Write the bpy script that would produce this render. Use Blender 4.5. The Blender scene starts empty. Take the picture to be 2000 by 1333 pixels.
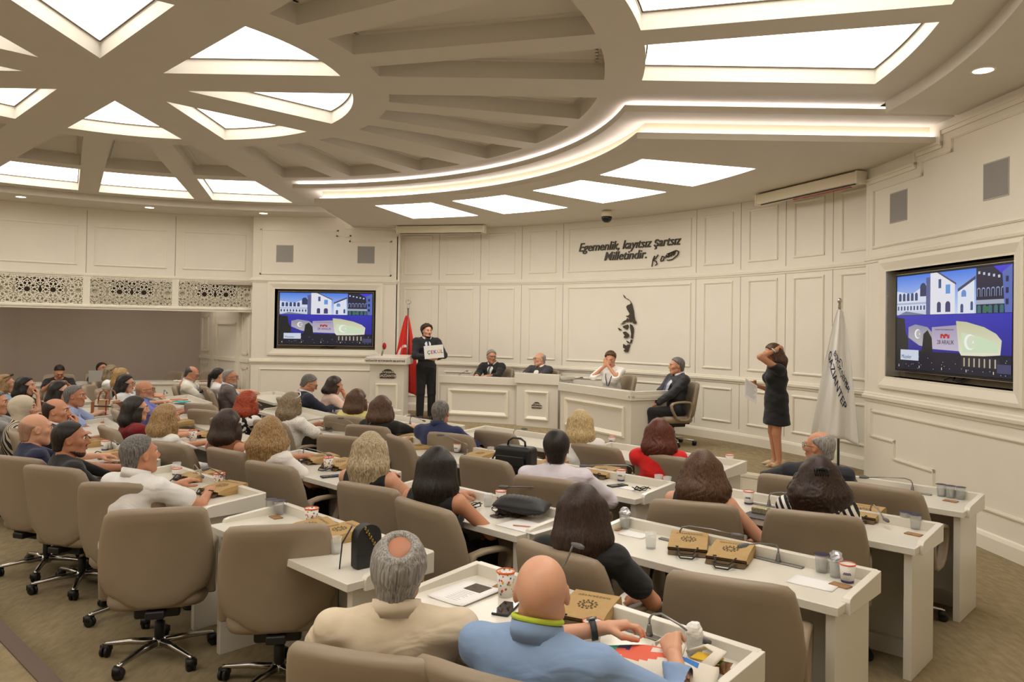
import bpy, bmesh, math, random
import numpy as np
from mathutils import Matrix, Vector
PI = math.pi
rad = math.radians
random.seed(7)
COL = bpy.context.scene.collection
SC = bpy.context.scene

# ------------------------------------------------------------------ camera
CAMZ = 1.93
cam_d = bpy.data.cameras.new('camera'); cam = bpy.data.objects.new('camera', cam_d); COL.objects.link(cam)
PITCH, ROLL = 0.013, 0.0155
fw = Vector((0, math.cos(PITCH), math.sin(PITCH))); up0 = Vector((0, -math.sin(PITCH), math.cos(PITCH))); rt0 = Vector((1, 0, 0))
upv = up0 * math.cos(ROLL) - rt0 * math.sin(ROLL); rtv = rt0 * math.cos(ROLL) + up0 * math.sin(ROLL)
m3 = Matrix((rtv, upv, -fw)).transposed()
cam.matrix_world = Matrix.Translation((0, 0, CAMZ)) @ m3.to_4x4()
cam_d.sensor_width = 36.0; cam_d.lens = 1510 * 36 / 2000
cam_d.shift_y = -45.4 / 2000
cam_d.clip_start = 0.05; cam_d.clip_end = 100
SC.camera = cam

# ------------------------------------------------------------------ world, exposure
w = bpy.data.worlds.new('world'); SC.world = w; w.use_nodes = True
w.node_tree.nodes['Background'].inputs[0].default_value = (1, 0.95, 0.88, 1)
w.node_tree.nodes['Background'].inputs[1].default_value = 0.02
SC.view_settings.view_transform = 'Standard'
SC.view_settings.look = 'None'
SC.view_settings.exposure = 0.0
SC.view_settings.gamma = 1.0
SC.view_settings.use_curve_mapping = False
SC.cycles.max_bounces = 5; SC.cycles.diffuse_bounces = 4; SC.cycles.glossy_bounces = 2; SC.cycles.transmission_bounces = 4; SC.cycles.transparent_max_bounces = 6
SC.cycles.caustics_reflective = False; SC.cycles.caustics_refractive = False
SC.cycles.adaptive_threshold = .08
E_PANEL = 4.6      # ceiling light panels (W/m2 radiance units)
E_COVE = 11.0      # cove strips
E_DOWN = 14.0

# ------------------------------------------------------------------ materials
def lin(c):
    return tuple(((x / 255) / 12.92 if x / 255 <= .04045 else ((x / 255 + .055) / 1.055) ** 2.4) for x in c[:3]) + (1.0,)
MATS = {}
def mat(name, rgb, rough=.5, metal=0, var=.0, scale=20, bump=0, bscale=80, stretch=None, spec=.5, coat=0, trans=0, sheen=0, alpha=1):
    if name in MATS: return MATS[name]
    m = bpy.data.materials.new(name); m.use_nodes = True
    nt = m.node_tree; b = nt.nodes['Principled BSDF']
    b.inputs['Base Color'].default_value = lin(rgb)
    b.inputs['Roughness'].default_value = rough; b.inputs['Metallic'].default_value = metal
    b.inputs['Specular IOR Level'].default_value = spec
    if coat: b.inputs['Coat Weight'].default_value = coat; b.inputs['Coat Roughness'].default_value = .15
    if trans: b.inputs['Transmission Weight'].default_value = trans; b.inputs['IOR'].default_value = 1.3
    if sheen: b.inputs['Sheen Weight'].default_value = sheen
    if alpha < 1: b.inputs['Alpha'].default_value = alpha
    if var or bump:
        tc = nt.nodes.new('ShaderNodeTexCoord'); mp = nt.nodes.new('ShaderNodeMapping')
        nt.links.new(tc.outputs['Object'], mp.inputs[0])
        if stretch: mp.inputs['Scale'].default_value = stretch
        if var:
            n = nt.nodes.new('ShaderNodeTexNoise'); n.inputs['Scale'].default_value = scale; n.inputs['Detail'].default_value = 4
            nt.links.new(mp.outputs[0], n.inputs['Vector'])
            r = nt.nodes.new('ShaderNodeValToRGB'); c = lin(rgb)
            r.color_ramp.elements[0].position = .3; r.color_ramp.elements[1].position = .7
            r.color_ramp.elements[0].color = tuple(x * (1 - var) for x in c[:3]) + (1,)
            r.color_ramp.elements[1].color = tuple(min(1, x * (1 + var)) for x in c[:3]) + (1,)
            nt.links.new(n.outputs[0], r.inputs[0]); nt.links.new(r.outputs[0], b.inputs['Base Color'])
        if bump:
            n2 = nt.nodes.new('ShaderNodeTexNoise'); n2.inputs['Scale'].default_value = bscale; n2.inputs['Detail'].default_value = 3
            nt.links.new(mp.outputs[0], n2.inputs['Vector'])
            bp = nt.nodes.new('ShaderNodeBump'); bp.inputs['Strength'].default_value = bump; bp.inputs['Distance'].default_value = .01
            nt.links.new(n2.outputs[0], bp.inputs['Height']); nt.links.new(bp.outputs[0], b.inputs['Normal'])
    MATS[name] = m
    return m
def emit(name, rgb, strength):
    if name in MATS: return MATS[name]
    m = bpy.data.materials.new(name); m.use_nodes = True; nt = m.node_tree
    nt.nodes.remove(nt.nodes['Principled BSDF'])
    e = nt.nodes.new('ShaderNodeEmission'); e.inputs[0].default_value = lin(rgb); e.inputs[1].default_value = strength
    nt.links.new(e.outputs[0], nt.nodes['Material Output'].inputs[0]); MATS[name] = m
    return m
WALL = mat('wall_paint', (232, 226, 212), .55, var=.015, scale=3)
TRIM = mat('trim_paint', (234, 228, 212), .45)
CEIL = mat('ceiling_paint', (210, 203, 190), .8, var=.01, scale=4)
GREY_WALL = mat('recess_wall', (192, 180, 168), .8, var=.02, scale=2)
DESKM = mat('desk_lacquer', (221, 216, 204), .3, coat=.25)
DESK_IN = mat('desk_inside', (206, 199, 182), .45)
CARPET = mat('carpet', (146, 131, 102), .95, var=.16, scale=26, bump=.35, bscale=220, stretch=(1, .35, 1), spec=.1)
NOSE = mat('step_nosing', (96, 78, 66), .6)
LEATHER = mat('taupe_leather', (146, 130, 109), .48, var=.03, scale=6, bump=.12, bscale=420)
CHROME = mat('chrome', (190, 186, 180), .22, 1)
STEEL = mat('steel', (140, 138, 134), .35, .9)
BLACK = mat('black_plastic', (22, 22, 23), .5)
DARKM = mat('dark_relief', (72, 64, 52), .5, .3)
GRILL = mat('speaker_grille', (158, 155, 150), .6, bump=.5, bscale=900)
LIGHTM = emit('light_panel', (255, 247, 236), E_PANEL)
LIGHT_ST = emit('light_panel_stage', (255, 247, 236), E_PANEL * 1.65)
LIGHTM2 = emit('light_panel_ring', (255, 247, 236), E_PANEL)
COVE = emit('cove_strip', (246, 238, 244), E_COVE)
DOWN = emit('downlight_lens', (255, 240, 214), E_DOWN)
SEAM = mat('dark_seam', (92, 80, 66), .8); WSEAM = mat('wall_seam', (150, 138, 116), .8)

# ------------------------------------------------------------------ mesh helpers
class MB:
    def __init__(s): s.v = []; s.f = []; s.mi = []; s.cm = 0
    def add(s, vs, fs, M=None):
        o = len(s.v)
        if M is not None: vs = [tuple(M @ Vector(p)) for p in vs]
        s.v += [tuple(p) for p in vs]; s.f += [tuple(i + o for i in f) for f in fs]; s.mi += [s.cm] * len(fs)
        return s
    def box(s, x0, x1, y0, y1, z0, z1, M=None):
        vs = [(x0, y0, z0), (x1, y0, z0), (x1, y1, z0), (x0, y1, z0), (x0, y0, z1), (x1, y0, z1), (x1, y1, z1), (x0, y1, z1)]
        return s.add(vs, [(3, 2, 1, 0), (4, 5, 6, 7), (0, 1, 5, 4), (1, 2, 6, 5), (2, 3, 7, 6), (3, 0, 4, 7)], M)
    def prism(s, poly, z0, z1, M=None):
        n = len(poly)
        vs = [(p[0], p[1], z0) for p in poly] + [(p[0], p[1], z1) for p in poly]
        fs = [tuple(range(n - 1, -1, -1)), tuple(range(n, 2 * n))] + [(i, (i + 1) % n, (i + 1) % n + n, i + n) for i in range(n)]
        return s.add(vs, fs, M)
    def grid(s, rows, closed_u=False, caps=False, M=None):      # rows: list of equal-length rings
        n = len(rows[0]); vs = [p for r in rows for p in r]; fs = []
        for i in range(len(rows) - 1):
            for j in range(n if closed_u else n - 1):
                a = i * n + j; b = i * n + (j + 1) % n
                fs.append((a, b, b + n, a + n))
        if caps:
            fs.append(tuple(range(n - 1, -1, -1))); k = (len(rows) - 1) * n; fs.append(tuple(range(k, k + n)))
        return s.add(vs, fs, M)
    def lathe(s, prof, n=16, M=None, caps=True):
        rows = [[(r * math.cos(2 * PI * j / n), r * math.sin(2 * PI * j / n), z) for j in range(n)] for r, z in prof]
        return s.grid(rows, True, caps, M)
    def tube(s, pts, r, n=8, M=None, caps=True, flat=None):
        P_ = [Vector(p) for p in pts]; rows = []; nrm = None
        rs = r if isinstance(r, (list, tuple)) else [r] * len(P_)
        for i, p in enumerate(P_):
            t = (P_[min(i + 1, len(P_) - 1)] - P_[max(i - 1, 0)]).normalized()
            if nrm is None:
                nrm = t.cross(Vector((0, 0, 1)))
                if nrm.length < 1e-3: nrm = t.cross(Vector((0, 1, 0)))
                nrm.normalize()
            else:
                nrm = (nrm - t * nrm.dot(t)); nrm.normalize()
            bn = t.cross(nrm)
            fx, fy = flat or (1, 1)
            rows.append([tuple(p + (nrm * math.cos(2 * PI * j / n) * fx + bn * math.sin(2 * PI * j / n) * fy) * rs[i]) for j in range(n)])
        return s.grid(rows, True, caps, M)
    def ell(s, c, r, nu=12, nv=8, M=None):
        rows = []
        for i in range(nv + 1):
            a = -PI / 2 + PI * i / nv
            k = max(math.cos(a), .02)
            rows.append([(c[0] + r[0] * k * math.cos(2 * PI * j / nu), c[1] + r[1] * k * math.sin(2 * PI * j / nu), c[2] + r[2] * math.sin(a)) for j in range(nu)])
        return s.grid(rows, True, True, M)
    def arc(s, prof, a0, a1, n=24, cx=None, cy=None, caps=True):   # sweep a closed (r,z) profile along an arc about the room centre
        cx = CX if cx is None else cx; cy = CY if cy is None else cy
        rows = []
        for i in range(n + 1):
            a = rad(a0 + (a1 - a0) * i / n)
            rows.append([(cx + r * math.cos(a), cy + r * math.sin(a), z) for r, z in prof])
        return s.grid(rows, True, caps)
    def abox(s, r0, r1, z0, z1, a0, a1, n=6):
        return s.arc([(r0, z0), (r1, z0), (r1, z1), (r0, z1)], a0, a1, n)
    def mesh(s, name):
        me = bpy.data.meshes.new(name); me.from_pydata(s.v, [], s.f); me.validate(); me.update()
        return me
    def build(s, name, m, parent=None, smooth=False, bevel=0, seg=2, normals=True):
        me = s.mesh(name)
        if normals:
            bm = bmesh.new(); bm.from_mesh(me); bmesh.ops.recalc_face_normals(bm, faces=bm.faces); bm.to_mesh(me); bm.free()
        return obj(name, me, m, parent, smooth, bevel, seg)
def obj(name, me, m, parent=None, smooth=False, bevel=0, seg=2):
    o = bpy.data.objects.new(name, me); COL.objects.link(o)
    for mm in (m if isinstance(m, (list, tuple)) else [m]): me.materials.append(mm)
    if smooth: me.polygons.foreach_set('use_smooth', [True] * len(me.polygons))
    if parent is not None: o.parent = parent
    if bevel:
        b = o.modifiers.new('bevel', 'BEVEL'); b.width = bevel; b.segments = seg; b.limit_method = 'ANGLE'
        me.polygons.foreach_set('use_smooth', [True] * len(me.polygons))
        b.harden_normals = True
    return o
def tag(o, label=None, cat=None, group=None, kind=None):
    if label: o['label'] = label
    if cat: o['category'] = cat
    if group: o['group'] = group
    if kind: o['kind'] = kind
    return o
def thing(name, label, cat, loc=(0, 0, 0), rz=0, group=None):
    o = bpy.data.objects.new(name, None); COL.objects.link(o); o.empty_display_size = .1
    o.location = loc; o.rotation_euler = (0, 0, rz)
    return tag(o, label, cat, group)
def copy_tree(o, parent=None):
    c = o.copy(); COL.objects.link(c); c.parent = parent
    for ch in o.children: copy_tree(ch, c)
    return c
def struct(o): o['kind'] = 'structure'; return o
def text_mesh(txt, size, extrude=.004, shear=0, offset=0, align='CENTER', spacing=1.0):
    cu = bpy.data.curves.new('t', 'FONT'); cu.body = txt; cu.size = size; cu.extrude = extrude; cu.shear = shear; cu.offset = offset
    cu.align_x = align; cu.align_y = 'CENTER'; cu.space_character = spacing; cu.resolution_u = 3
    o = bpy.data.objects.new('t', cu); COL.objects.link(o); dg = bpy.context.evaluated_depsgraph_get()
    me = bpy.data.meshes.new_from_object(o.evaluated_get(dg)); bpy.data.objects.remove(o); bpy.data.curves.remove(cu)
    return me
def curve_slab(outer, holes, z0, z1):
    cu = bpy.data.curves.new('c', 'CURVE'); cu.dimensions = '2D'; cu.fill_mode = 'BOTH'; cu.extrude = (z1 - z0) / 2
    for poly in [outer] + holes:
        sp = cu.splines.new('POLY'); sp.points.add(len(poly) - 1); sp.use_cyclic_u = True
        for q, p in zip(sp.points, poly): q.co = (p[0], p[1], 0, 1)
    o = bpy.data.objects.new('c', cu); COL.objects.link(o); dg = bpy.context.evaluated_depsgraph_get()
    me = bpy.data.meshes.new_from_object(o.evaluated_get(dg)); bpy.data.objects.remove(o); bpy.data.curves.remove(cu)
    me.transform(Matrix.Translation((0, 0, (z0 + z1) / 2)))
    return me
# ================================================================== the room
CX, CY, RW = -3.8, 7.18, 8.5
ZS = .25                      # stage floor
Z_DISC, Z_SOF, Z_ST = 4.17, 4.06, 3.87
A43 = rad(43.5)
ET = Vector((math.cos(A43), -math.sin(A43), 0)); ES = Vector((math.sin(A43), math.cos(A43), 0))
def TS(t, s, z=0): return ET * t + ES * s + Vector((0, 0, z))
def pol(r, a, z=0): return Vector((CX + r * math.cos(rad(a)), CY + r * math.sin(rad(a)), z))
def arcpts(r, a0, a1, n): return [tuple(pol(r, a0 + (a1 - a0) * i / n)[:2]) for i in range(n + 1)]

# floors
o = MB().prism([tuple(p) for p in arcpts(12.2, 0, 360, 72)[:-1]], -.2, 0).build('floor', CARPET); struct(o)
edge = [(4.6, 7.55), (3.15, 8.92), (2.82, 9.24), (1.2, 10.55), (-.6, 12.0), (-2.2, 13.05), (-3.05, 13.5), (-3.15, 15.6)]
st_poly = edge + arcpts(9.0, 85, 5, 30)
o = MB().prism(st_poly, .0, ZS).build('stage_floor', CARPET); struct(o)
b = MB()
e2 = edge[:-1]
for p, q in zip(e2[:-1], e2[1:]):
    p, q = Vector((*p, 0)), Vector((*q, 0)); d = (q - p); L = d.length; ang_ = math.atan2(d.y, d.x)
    M = Matrix.Translation(p) @ Matrix.Rotation(ang_, 4, 'Z')
    b.box(-.005, L + .005, -.01, .012, 0, ZS - .05, M); b.box(-.005, L + .005, -.01, .03, ZS - .05, ZS - .012, M); b.box(-.005, L + .005, -.01, .02, ZS - .012, ZS + .004, M)
    k = max(1, round(L / .45))
    for i in range(k):
        b.box(i * L / k + .05, (i + 1) * L / k - .05, .012, .02, .04, ZS - .08, M)
o = b.build('trim_1', TRIM); struct(o)
# raised perimeter step the photographer stands on
P0 = MB().prism([tuple(TS(t, s)[:2]) for t, s in [(-9.5, 1.25), (1.2, 1.25), (1.2, -3.2), (-9.5, -3.2)]], 0, .17).build('step_platform', CARPET); struct(P0)
b = MB(); q0, q1 = TS(-9.5, 1.25), TS(1.2, 1.25)
M = Matrix.Translation(q0) @ Matrix.Rotation(-A43, 4, 'Z')
b.box(0, 10.7, -.075, .008, .165, .178, M); b.box(0, 10.7, -.002, .008, .02, .17, M)
struct(b.build('trim_2', NOSE))

# ---------------------------------------------------------------- walls
def molding_arc(a0, a1, z0, z1, r, w=.035, d=.018, n=8):
    b = MB(); da = math.degrees(w / r)
    for (za, zb) in ((z0, z0 + w), (z1 - w, z1)):
        b.arc([(r + .01, za), (r - d * .55, za), (r - d, (za * 2 + zb) / 3), (r - d, (za + 2 * zb) / 3), (r - d * .55, zb), (r + .01, zb)], a0, a1, n)
    for (aa, ab) in ((a0, a0 + da), (a1 - da, a1)):
        b.abox(r - d * .6, r + .01, z0 + w * .3, z1 - w * .3, aa, ab, 1)
        b.abox(r - d, r + .01, z0 + w * .6, z1 - w * .6, aa + da * .28, ab - da * .28, 1)
    return b
def rail_prof(r, z, k=1.0):
    return [(r + .02, z - .05 * k), (r - .012, z - .05 * k), (r - .016, z - .028 * k), (r - .03 * k, z - .02 * k), (r - .034 * k, z + .005 * k), (r - .02, z + .015 * k), (r - .02, z + .03 * k), (r + .02, z + .04 * k)]
# curved wall behind the rostrum
wc = struct(MB().abox(RW, RW + .25, 0, 4.2, 13.2, 80.6, 64).build('wall_rostrum', WALL))
seams = [80.0, 74.04, 68.08, 62.14, 56.18, 37.57, 31.65, 25.86, 20.06, 14.6]
for a in seams[1:-1]:
    for (z0, z1) in ((.46, 1.14), (1.25, 2.76), (2.86, 4.0)):
        MB().abox(RW - .003, RW + .01, z0, z1, a - .022, a + .022, 1).build('panel_seam', WSEAM, wc)
for a1, a0 in zip(seams[:-1], seams[1:]):
    m_ = 1.0 if a1 - a0 < 8 else .65
    for (z0, z1) in ((.53, 1.06), (1.34, 2.70), (2.96, 3.75)):
        molding_arc(a0 + m_, a1 - m_, z0, z1, RW, n=6 if a1 - a0 < 8 else 16).build('panel_molding', TRIM, wc)
for z, k in ((2.805, 1.0), (1.2, 1.2)):
    MB().arc(rail_prof(RW, z, k), 13.6, 80.2, 64).build('rail_molding', TRIM, wc)
MB().arc([(RW + .02, ZS), (RW - .03, ZS), (RW - .03, ZS + .12), (RW - .018, ZS + .15), (RW + .02, ZS + .16)], 13.6, 80.2, 64).build('skirting_board', TRIM, wc)

# flat TV walls (local frame: x along the wall, y out of the room, z up)
def flat_wall(name, p, q, nx0, nx1, steps, tv_label, spk_xs, zf=0):
    p, q = Vector((*p, 0)), Vector((*q, 0)); L = (q - p).length; a = math.atan2(q.y - p.y, q.x - p.x)
    M = Matrix.Translation(p) @ Matrix.Rotation(a, 4, 'Z')
    NZ0, NZ1 = 1.45, 2.63
    b = MB()
    b.box(0, nx0, 0, .35, 0, 4.2); b.box(nx1, L, 0, .35, 0, 4.2); b.box(nx0, nx1, 0, .35, 0, NZ0); b.box(nx0, nx1, 0, .35, NZ1, 4.2)
    wl = b.build(name, WALL); wl.matrix_world = M; struct(wl)
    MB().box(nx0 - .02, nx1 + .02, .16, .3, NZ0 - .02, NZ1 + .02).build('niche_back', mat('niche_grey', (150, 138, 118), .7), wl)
    b = MB()   # bevelled niche frame
    fo, fi = .13, 0.0
    for i, (o_, d) in enumerate(((.13, .012), (.11, .03), (.03, .022))):
        pass
    prof = [(.135, 0), (.135, -.03), (.10, -.035), (.02, -.012), (0, -.012), (0, .16), (.005, .16), (.012, 0)]
    rows = []
    for (sx, sz, cx_, cz_) in ((-1, -1, nx0, NZ0), (1, -1, nx1, NZ0), (1, 1, nx1, NZ1), (-1, 1, nx0, NZ1), (-1, -1, nx0, NZ0)):
        rows.append([(cx_ + sx * u, v, cz_ + sz * u) for u, v in prof])
    b.grid(rows, True); b.build('niche_frame', TRIM, wl)
    def frame(x0, x1, z0, z1, w=.035, d=.018, nm='panel_molding'):
        b = MB(); pf = [(0, 0), (0, -d * .6), (w * .3, -d), (w * .7, -d), (w, -d * .6), (w, 0)]
        rows = []
        for (sx, sz, cx_, cz_) in ((1, 1, x0, z0), (-1, 1, x1, z0), (-1, -1, x1, z1), (1, -1, x0, z1), (1, 1, x0, z0)):
            rows.append([(cx_ + sx * u, v, cz_ + sz * u) for u, v in pf])
        b.grid(rows, True); b.build(nm, TRIM, wl)
    for z, k in ((2.805, 1.0), (1.2, 1.2)):
        pr = [(-.0, z - .05 * k), (-.012, z - .05 * k), (-.016, z - .028 * k), (-.03 * k, z - .02 * k), (-.034 * k, z + .005 * k), (-.02, z + .015 * k), (-.02, z + .03 * k), (0, z + .04 * k)]
        MB().grid([[(x, y, zz) for y, zz in pr] for x in (-.03, L + .03)], True, True).build('rail_molding', TRIM, wl)
    zb = zf + .02
    MB().grid([[(x, y, zz) for y, zz in [(0, 0), (-.03, 0), (-.03, zf + .12), (-.018, zf + .15), (0, zf + .16)]] for x in (-.03, L + .03)], True, True).build('skirting_board', TRIM, wl)
    # upper panel with a stepped top corner on the stage side, following the stepped ceiling
    def stepped(pts, w=.035, d=.018):
        b = MB(); n = len(pts)
        for i in range(n):
            (x0, z0), (x1, z1) = pts[i], pts[(i + 1) % n]
            b.box(min(x0, x1) - w / 2, max(x0, x1) + w / 2, -d * .6, 0, min(z0, z1) - w / 2, max(z0, z1) + w / 2)
            b.box(min(x0, x1) - w / 5, max(x0, x1) + w / 5, -d, 0, min(z0, z1) - w / 5, max(z0, z1) + w / 5)
        b.build('panel_molding', TRIM, wl)
    if steps == 1:
        stepped([(.16, 2.93), (L - .14, 2.93), (L - .14, 3.6), (L - .95, 3.6), (L - .95, 3.7), (L - 1.2, 3.7), (L - 1.2, 3.8), (.16, 3.8)])
        b = MB()
        for x0, z in ((L - 1.05, 3.9), (L - .75, 3.82), (L - .5, 3.76)): b.box(x0, L, -.012, 0, z - .06, z)
        b.build('wall_step_trim', TRIM, wl)
    else:
        stepped([(.14, 2.93), (L - .14, 2.93), (L - .14, 3.86), (1.6, 3.86), (1.6, 3.74), (1.1, 3.74), (1.1, 3.6), (.14, 3.6)])
        b = MB()
        for x0, x1, z in ((0, 1.0, 3.74), (1.0, 1.45, 3.86), (1.45, L, 3.99)): b.box(x0, x1, -.03, 0, z - .02, z + .01); b.box(x0, x1, -.018, 0, z - .06, z - .02)
        for x, z0, z1 in ((1.0, 3.7, 3.87), (1.45, 3.82, 4.0)): b.box(x - .03, x + .0, -.03, 0, z0, z1)
        b.build('wall_step_trim', TRIM, wl)
    if zf == 0 and steps == 2:      # lower panel follows the stage steps
        stepped([(1.35, .36), (L - .14, .36), (L - .14, 1.03), (.14, 1.03), (.14, .74), (.62, .74), (.62, .55), (1.35, .55)])
    else:
        frame(.16, L - .16, zf + .3, 1.06)
    # television
    tv = thing('television', tv_label, 'television')
    tv.matrix_world = M @ Matrix.Translation(((nx0 + nx1) / 2 + .0, .06, (NZ0 + NZ1) / 2 + .012))
    W, H = 1.88, 1.06
    MB().box(-W / 2, W / 2, .02, .09, -H / 2, H / 2).build('housing', BLACK, tv)
    b = MB()
    for (x0, x1, z0, z1) in ((-W / 2, W / 2, H / 2 - .018, H / 2), (-W / 2, W / 2, -H / 2, -H / 2 + .022), (-W / 2, -W / 2 + .018, -H / 2, H / 2), (W / 2 - .018, W / 2, -H / 2, H / 2)):
        b.box(x0, x1, -.004, .02, z0, z1)
    b.build('bezel', mat('tv_bezel', (40, 40, 42), .3, .4), tv)
    b = MB()
    for (x0, x1, z0, z1) in ((-W / 2 - .006, W / 2 + .006, H / 2, H / 2 + .006), (-W / 2 - .006, W / 2 + .006, -H / 2 - .006, -H / 2), (-W / 2 - .006, -W / 2, -H / 2, H / 2), (W / 2, W / 2 + .006, -H / 2, H / 2)):
        b.box(x0, x1, -.002, .05, z0, z1)
    b.build('metal_edge', CHROME, tv)
    b = MB(); b.tube([(.0, .08, -H / 2), (.05, .03, -H / 2 - .045), (.16, .03, -H / 2 - .03), (.22, .06, -H / 2 - .005)], .008, 6)
    b.tube([(-.1, .03, -H / 2 - .05), (0, .03, -H / 2 - .02), (.1, .03, -H / 2 - .05), (.18, .03, -H / 2 - .05)], .007, 6).build('cable', BLACK, tv, True)
    sx, sz = (W - .04) / 1.6, (H - .045) / .9
    so = bpy.data.objects.new('screen', SCREEN); COL.objects.link(so); so.parent = tv
    so.matrix_local = Matrix.Translation((0, 0, .002)) @ Matrix.Diagonal((sx, 1, sz, 1))
    for (x, lb) in spk_xs:
        sp = thing('wall_speaker', lb, 'speaker', group='recessed wall speakers'); sp.matrix_world = M @ Matrix.Translation((x, 0, 3.33))
        MB().box(-.17, .17, -.006, .02, -.17, .17).build('frame', mat('speaker_frame', (176, 172, 164), .5), sp)
        MB().box(-.158, .158, -.009, .0, -.158, .158).build('grille', GRILL, sp)
    return wl

# picture shown on both screens (1.6 x 0.9, x right, z up), vertex-coloured
def make_screen():
    polys = []
    def pg(col, *pts, col2=None): polys.append((col, col2 or col, pts))
    def rc(col, x0, z0, x1, z1, col2=None): pg(col, (x0, z0), (x1, z0), (x1, z1), (x0, z1), col2=col2)
    X = lambda u: -.8 + 1.6 * u
    Z = lambda v: .45 - .9 * v
    def R(col, u0, v0, u1, v1, col2=None): rc(col, X(u0), Z(v1), X(u1), Z(v0), col2)
    def G(col, *pts, col2=None): pg(col, *[(X(u), Z(v)) for u, v in pts], col2=col2)
    def arch(col, u, v0, v1, wd, n=6):
        pts = [(u - wd, v1), (u + wd, v1), (u + wd, v0 + wd * 1.2)]
        pts += [(u + wd * math.cos(PI * i / n), v0 + wd * 1.2 - wd * 1.5 * math.sin(PI * i / n)) for i in range(1, n)] + [(u - wd, v0 + wd * 1.2)]
        G(col, *pts)
    R((10, 12, 30), 0, 0, 1, 1)
    R((205, 225, 255), 0, 0, .74, .42, col2=(70, 130, 240))        # dawn sky
    R((60, 50, 190), .74, 0, 1, .42, col2=(70, 60, 220))
    G((225, 232, 250), (0, .16), (.16, .2), (.33, .08), (.33, .42), (0, .42))
    for i in range(5): arch((50, 70, 120), .035 + i * .042, .19, .27, .014)
    arch((40, 55, 100), .27, .1, .23, .03)
    R((175, 190, 225), 0, .29, .3, .31)
    for i in range(9): R((60, 80, 130), .01 + i * .033, .325, .026 + i * .033, .37)
    R((210, 215, 235), 0, .38, .3, .42)
    G((120, 130, 160), (.02, .42), (.1, .38), (.2, .4), (.3, .42))
    G((240, 240, 250), (.34, .0), (.41, .0), (.56, .12), (.56, .42), (.34, .42))
    G((90, 80, 110), (.40, .0), (.42, 0), (.57, .12), (.57, .14))
    R((90, 100, 150), .3, .04, .34, .42)
    R((70, 85, 140), .415, .07, .44, .16); R((100, 160, 230), .48, .13, .52, .22)
    arch((60, 65, 110), .42, .3, .4, .018); arch((60, 65, 110), .5, .3, .4, .022)
    G((235, 240, 252), (.585, .2), (.72, .1), (.72, .42), (.585, .42))
    G((70, 70, 100), (.585, .18), (.73, .07), (.73, .1), (.585, .21))
    arch((110, 150, 220), .635, .2, .26, .02); arch((60, 80, 140), .62, .33, .41, .012); arch((60, 80, 140), .7, .31, .39, .01)
    G((30, 30, 60), (.735, 0), (.86, 0), (1, .16), (1, .42), (.735, .42))
    for i in range(6): R((200, 210, 230), .75 + i * .037, .035 + i * .012, .766 + i * .037, .06 + i * .012)
    for i in range(7):
        arch((150, 170, 215), .755 + i * .036, .19, .27, .013); arch((15, 20, 45), .755 + i * .036, .2, .27, .009)
    R((170, 180, 200), .735, .3, 1, .34)
    for i in range(6): arch((60, 110, 120), .76 + i * .042, .35, .42, .014)
    R((40, 120, 70), .8, .36, .83, .41)
    G((90, 110, 190), (.93, .06), (1, 0), (1, .42), (.95, .42))
    for i in range(3): R((20, 30, 70), .955, .1 + i * .1, .975, .15 + i * .1)
    R((24, 22, 110), 0, .425, 1, 1, col2=(50, 50, 190))           # night museum
    R((16, 18, 40), 0, .8, 1, 1)
    G((14, 20, 26), (0, .44), (.09, .46), (.1, .6), (.13, .68), (.12, .9), (0, .92))
    G((195, 190, 190), (.13, .55), (.2, .52), (.32, .55), (.36, .6), (.36, .76), (.24, .74), (.13, .66), col2=(150, 150, 175))
    G((205, 195, 215), (.36, .55), (.58, .53), (.6, .78), (.36, .77), col2=(170, 160, 190))
    G((12, 18, 24), (.27, .75), (.28, .62), (.32, .58), (.36, .66), (.37, .82), (.25, .84))
    G((240, 238, 215), (.575, .49), (.66, .5), (.8, .55), (.89, .61), (.93, .67), (.92, .8), (.8, .815), (.62, .82), (.6, .78), col2=(205, 205, 165))
    G((215, 235, 200), (.62, .6), (.78, .64), (.9, .7), (.9, .78), (.63, .79))
    R((40, 36, 50), .62, .83, .92, .93)
    for i in range(7): R((200, 190, 160), .64 + i * .04, .84, .65 + i * .04, .92)
    def cres(u, v, r, col, bg):
        G(col, *[(u + r * .62 * math.cos(2 * PI * i / 14), v + r * math.sin(2 * PI * i / 14)) for i in range(14)])
        G(bg, *[(u + r * .16 + r * .5 * math.cos(2 * PI * i / 14), v + r * .82 * math.sin(2 * PI * i / 14)) for i in range(14)])
        G(col, *[(u + r * .35 + r * (.2 if i % 2 == 0 else .09) * .62 * math.cos(2 * PI * i / 10), v + r * (.26 if i % 2 == 0 else .11) * math.sin(2 * PI * i / 10)) for i in range(10)])
    cres(.69, .69, .075, (255, 255, 250), (222, 232, 205)); cres(.225, .62, .05, (255, 255, 250), (190, 186, 190))
    G((190, 40, 40), (.44, .66), (.44, .62), (.46, .615), (.47, .63), (.48, .615), (.5, .615), (.51, .63), (.52, .615), (.52, .66), (.5, .66), (.5, .64), (.485, .64), (.485, .66), (.465, .66), (.465, .64), (.455, .64), (.455, .66))
    R((215, 225, 240), .05, .79, .235, .9)
    for i in range(5): R((230, 225, 190), .03 + i * .21, .95, .036 + i * .21, .975)
    for i in range(26):
        random.seed(i); u, v = random.random(), .84 + .14 * random.random(); R((160, 170, 210), u, v, u + .006, v + .008)
    R((70, 70, 110), .9, .88, 1, .96)
    vs, fs, cs = [], [], []
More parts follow.
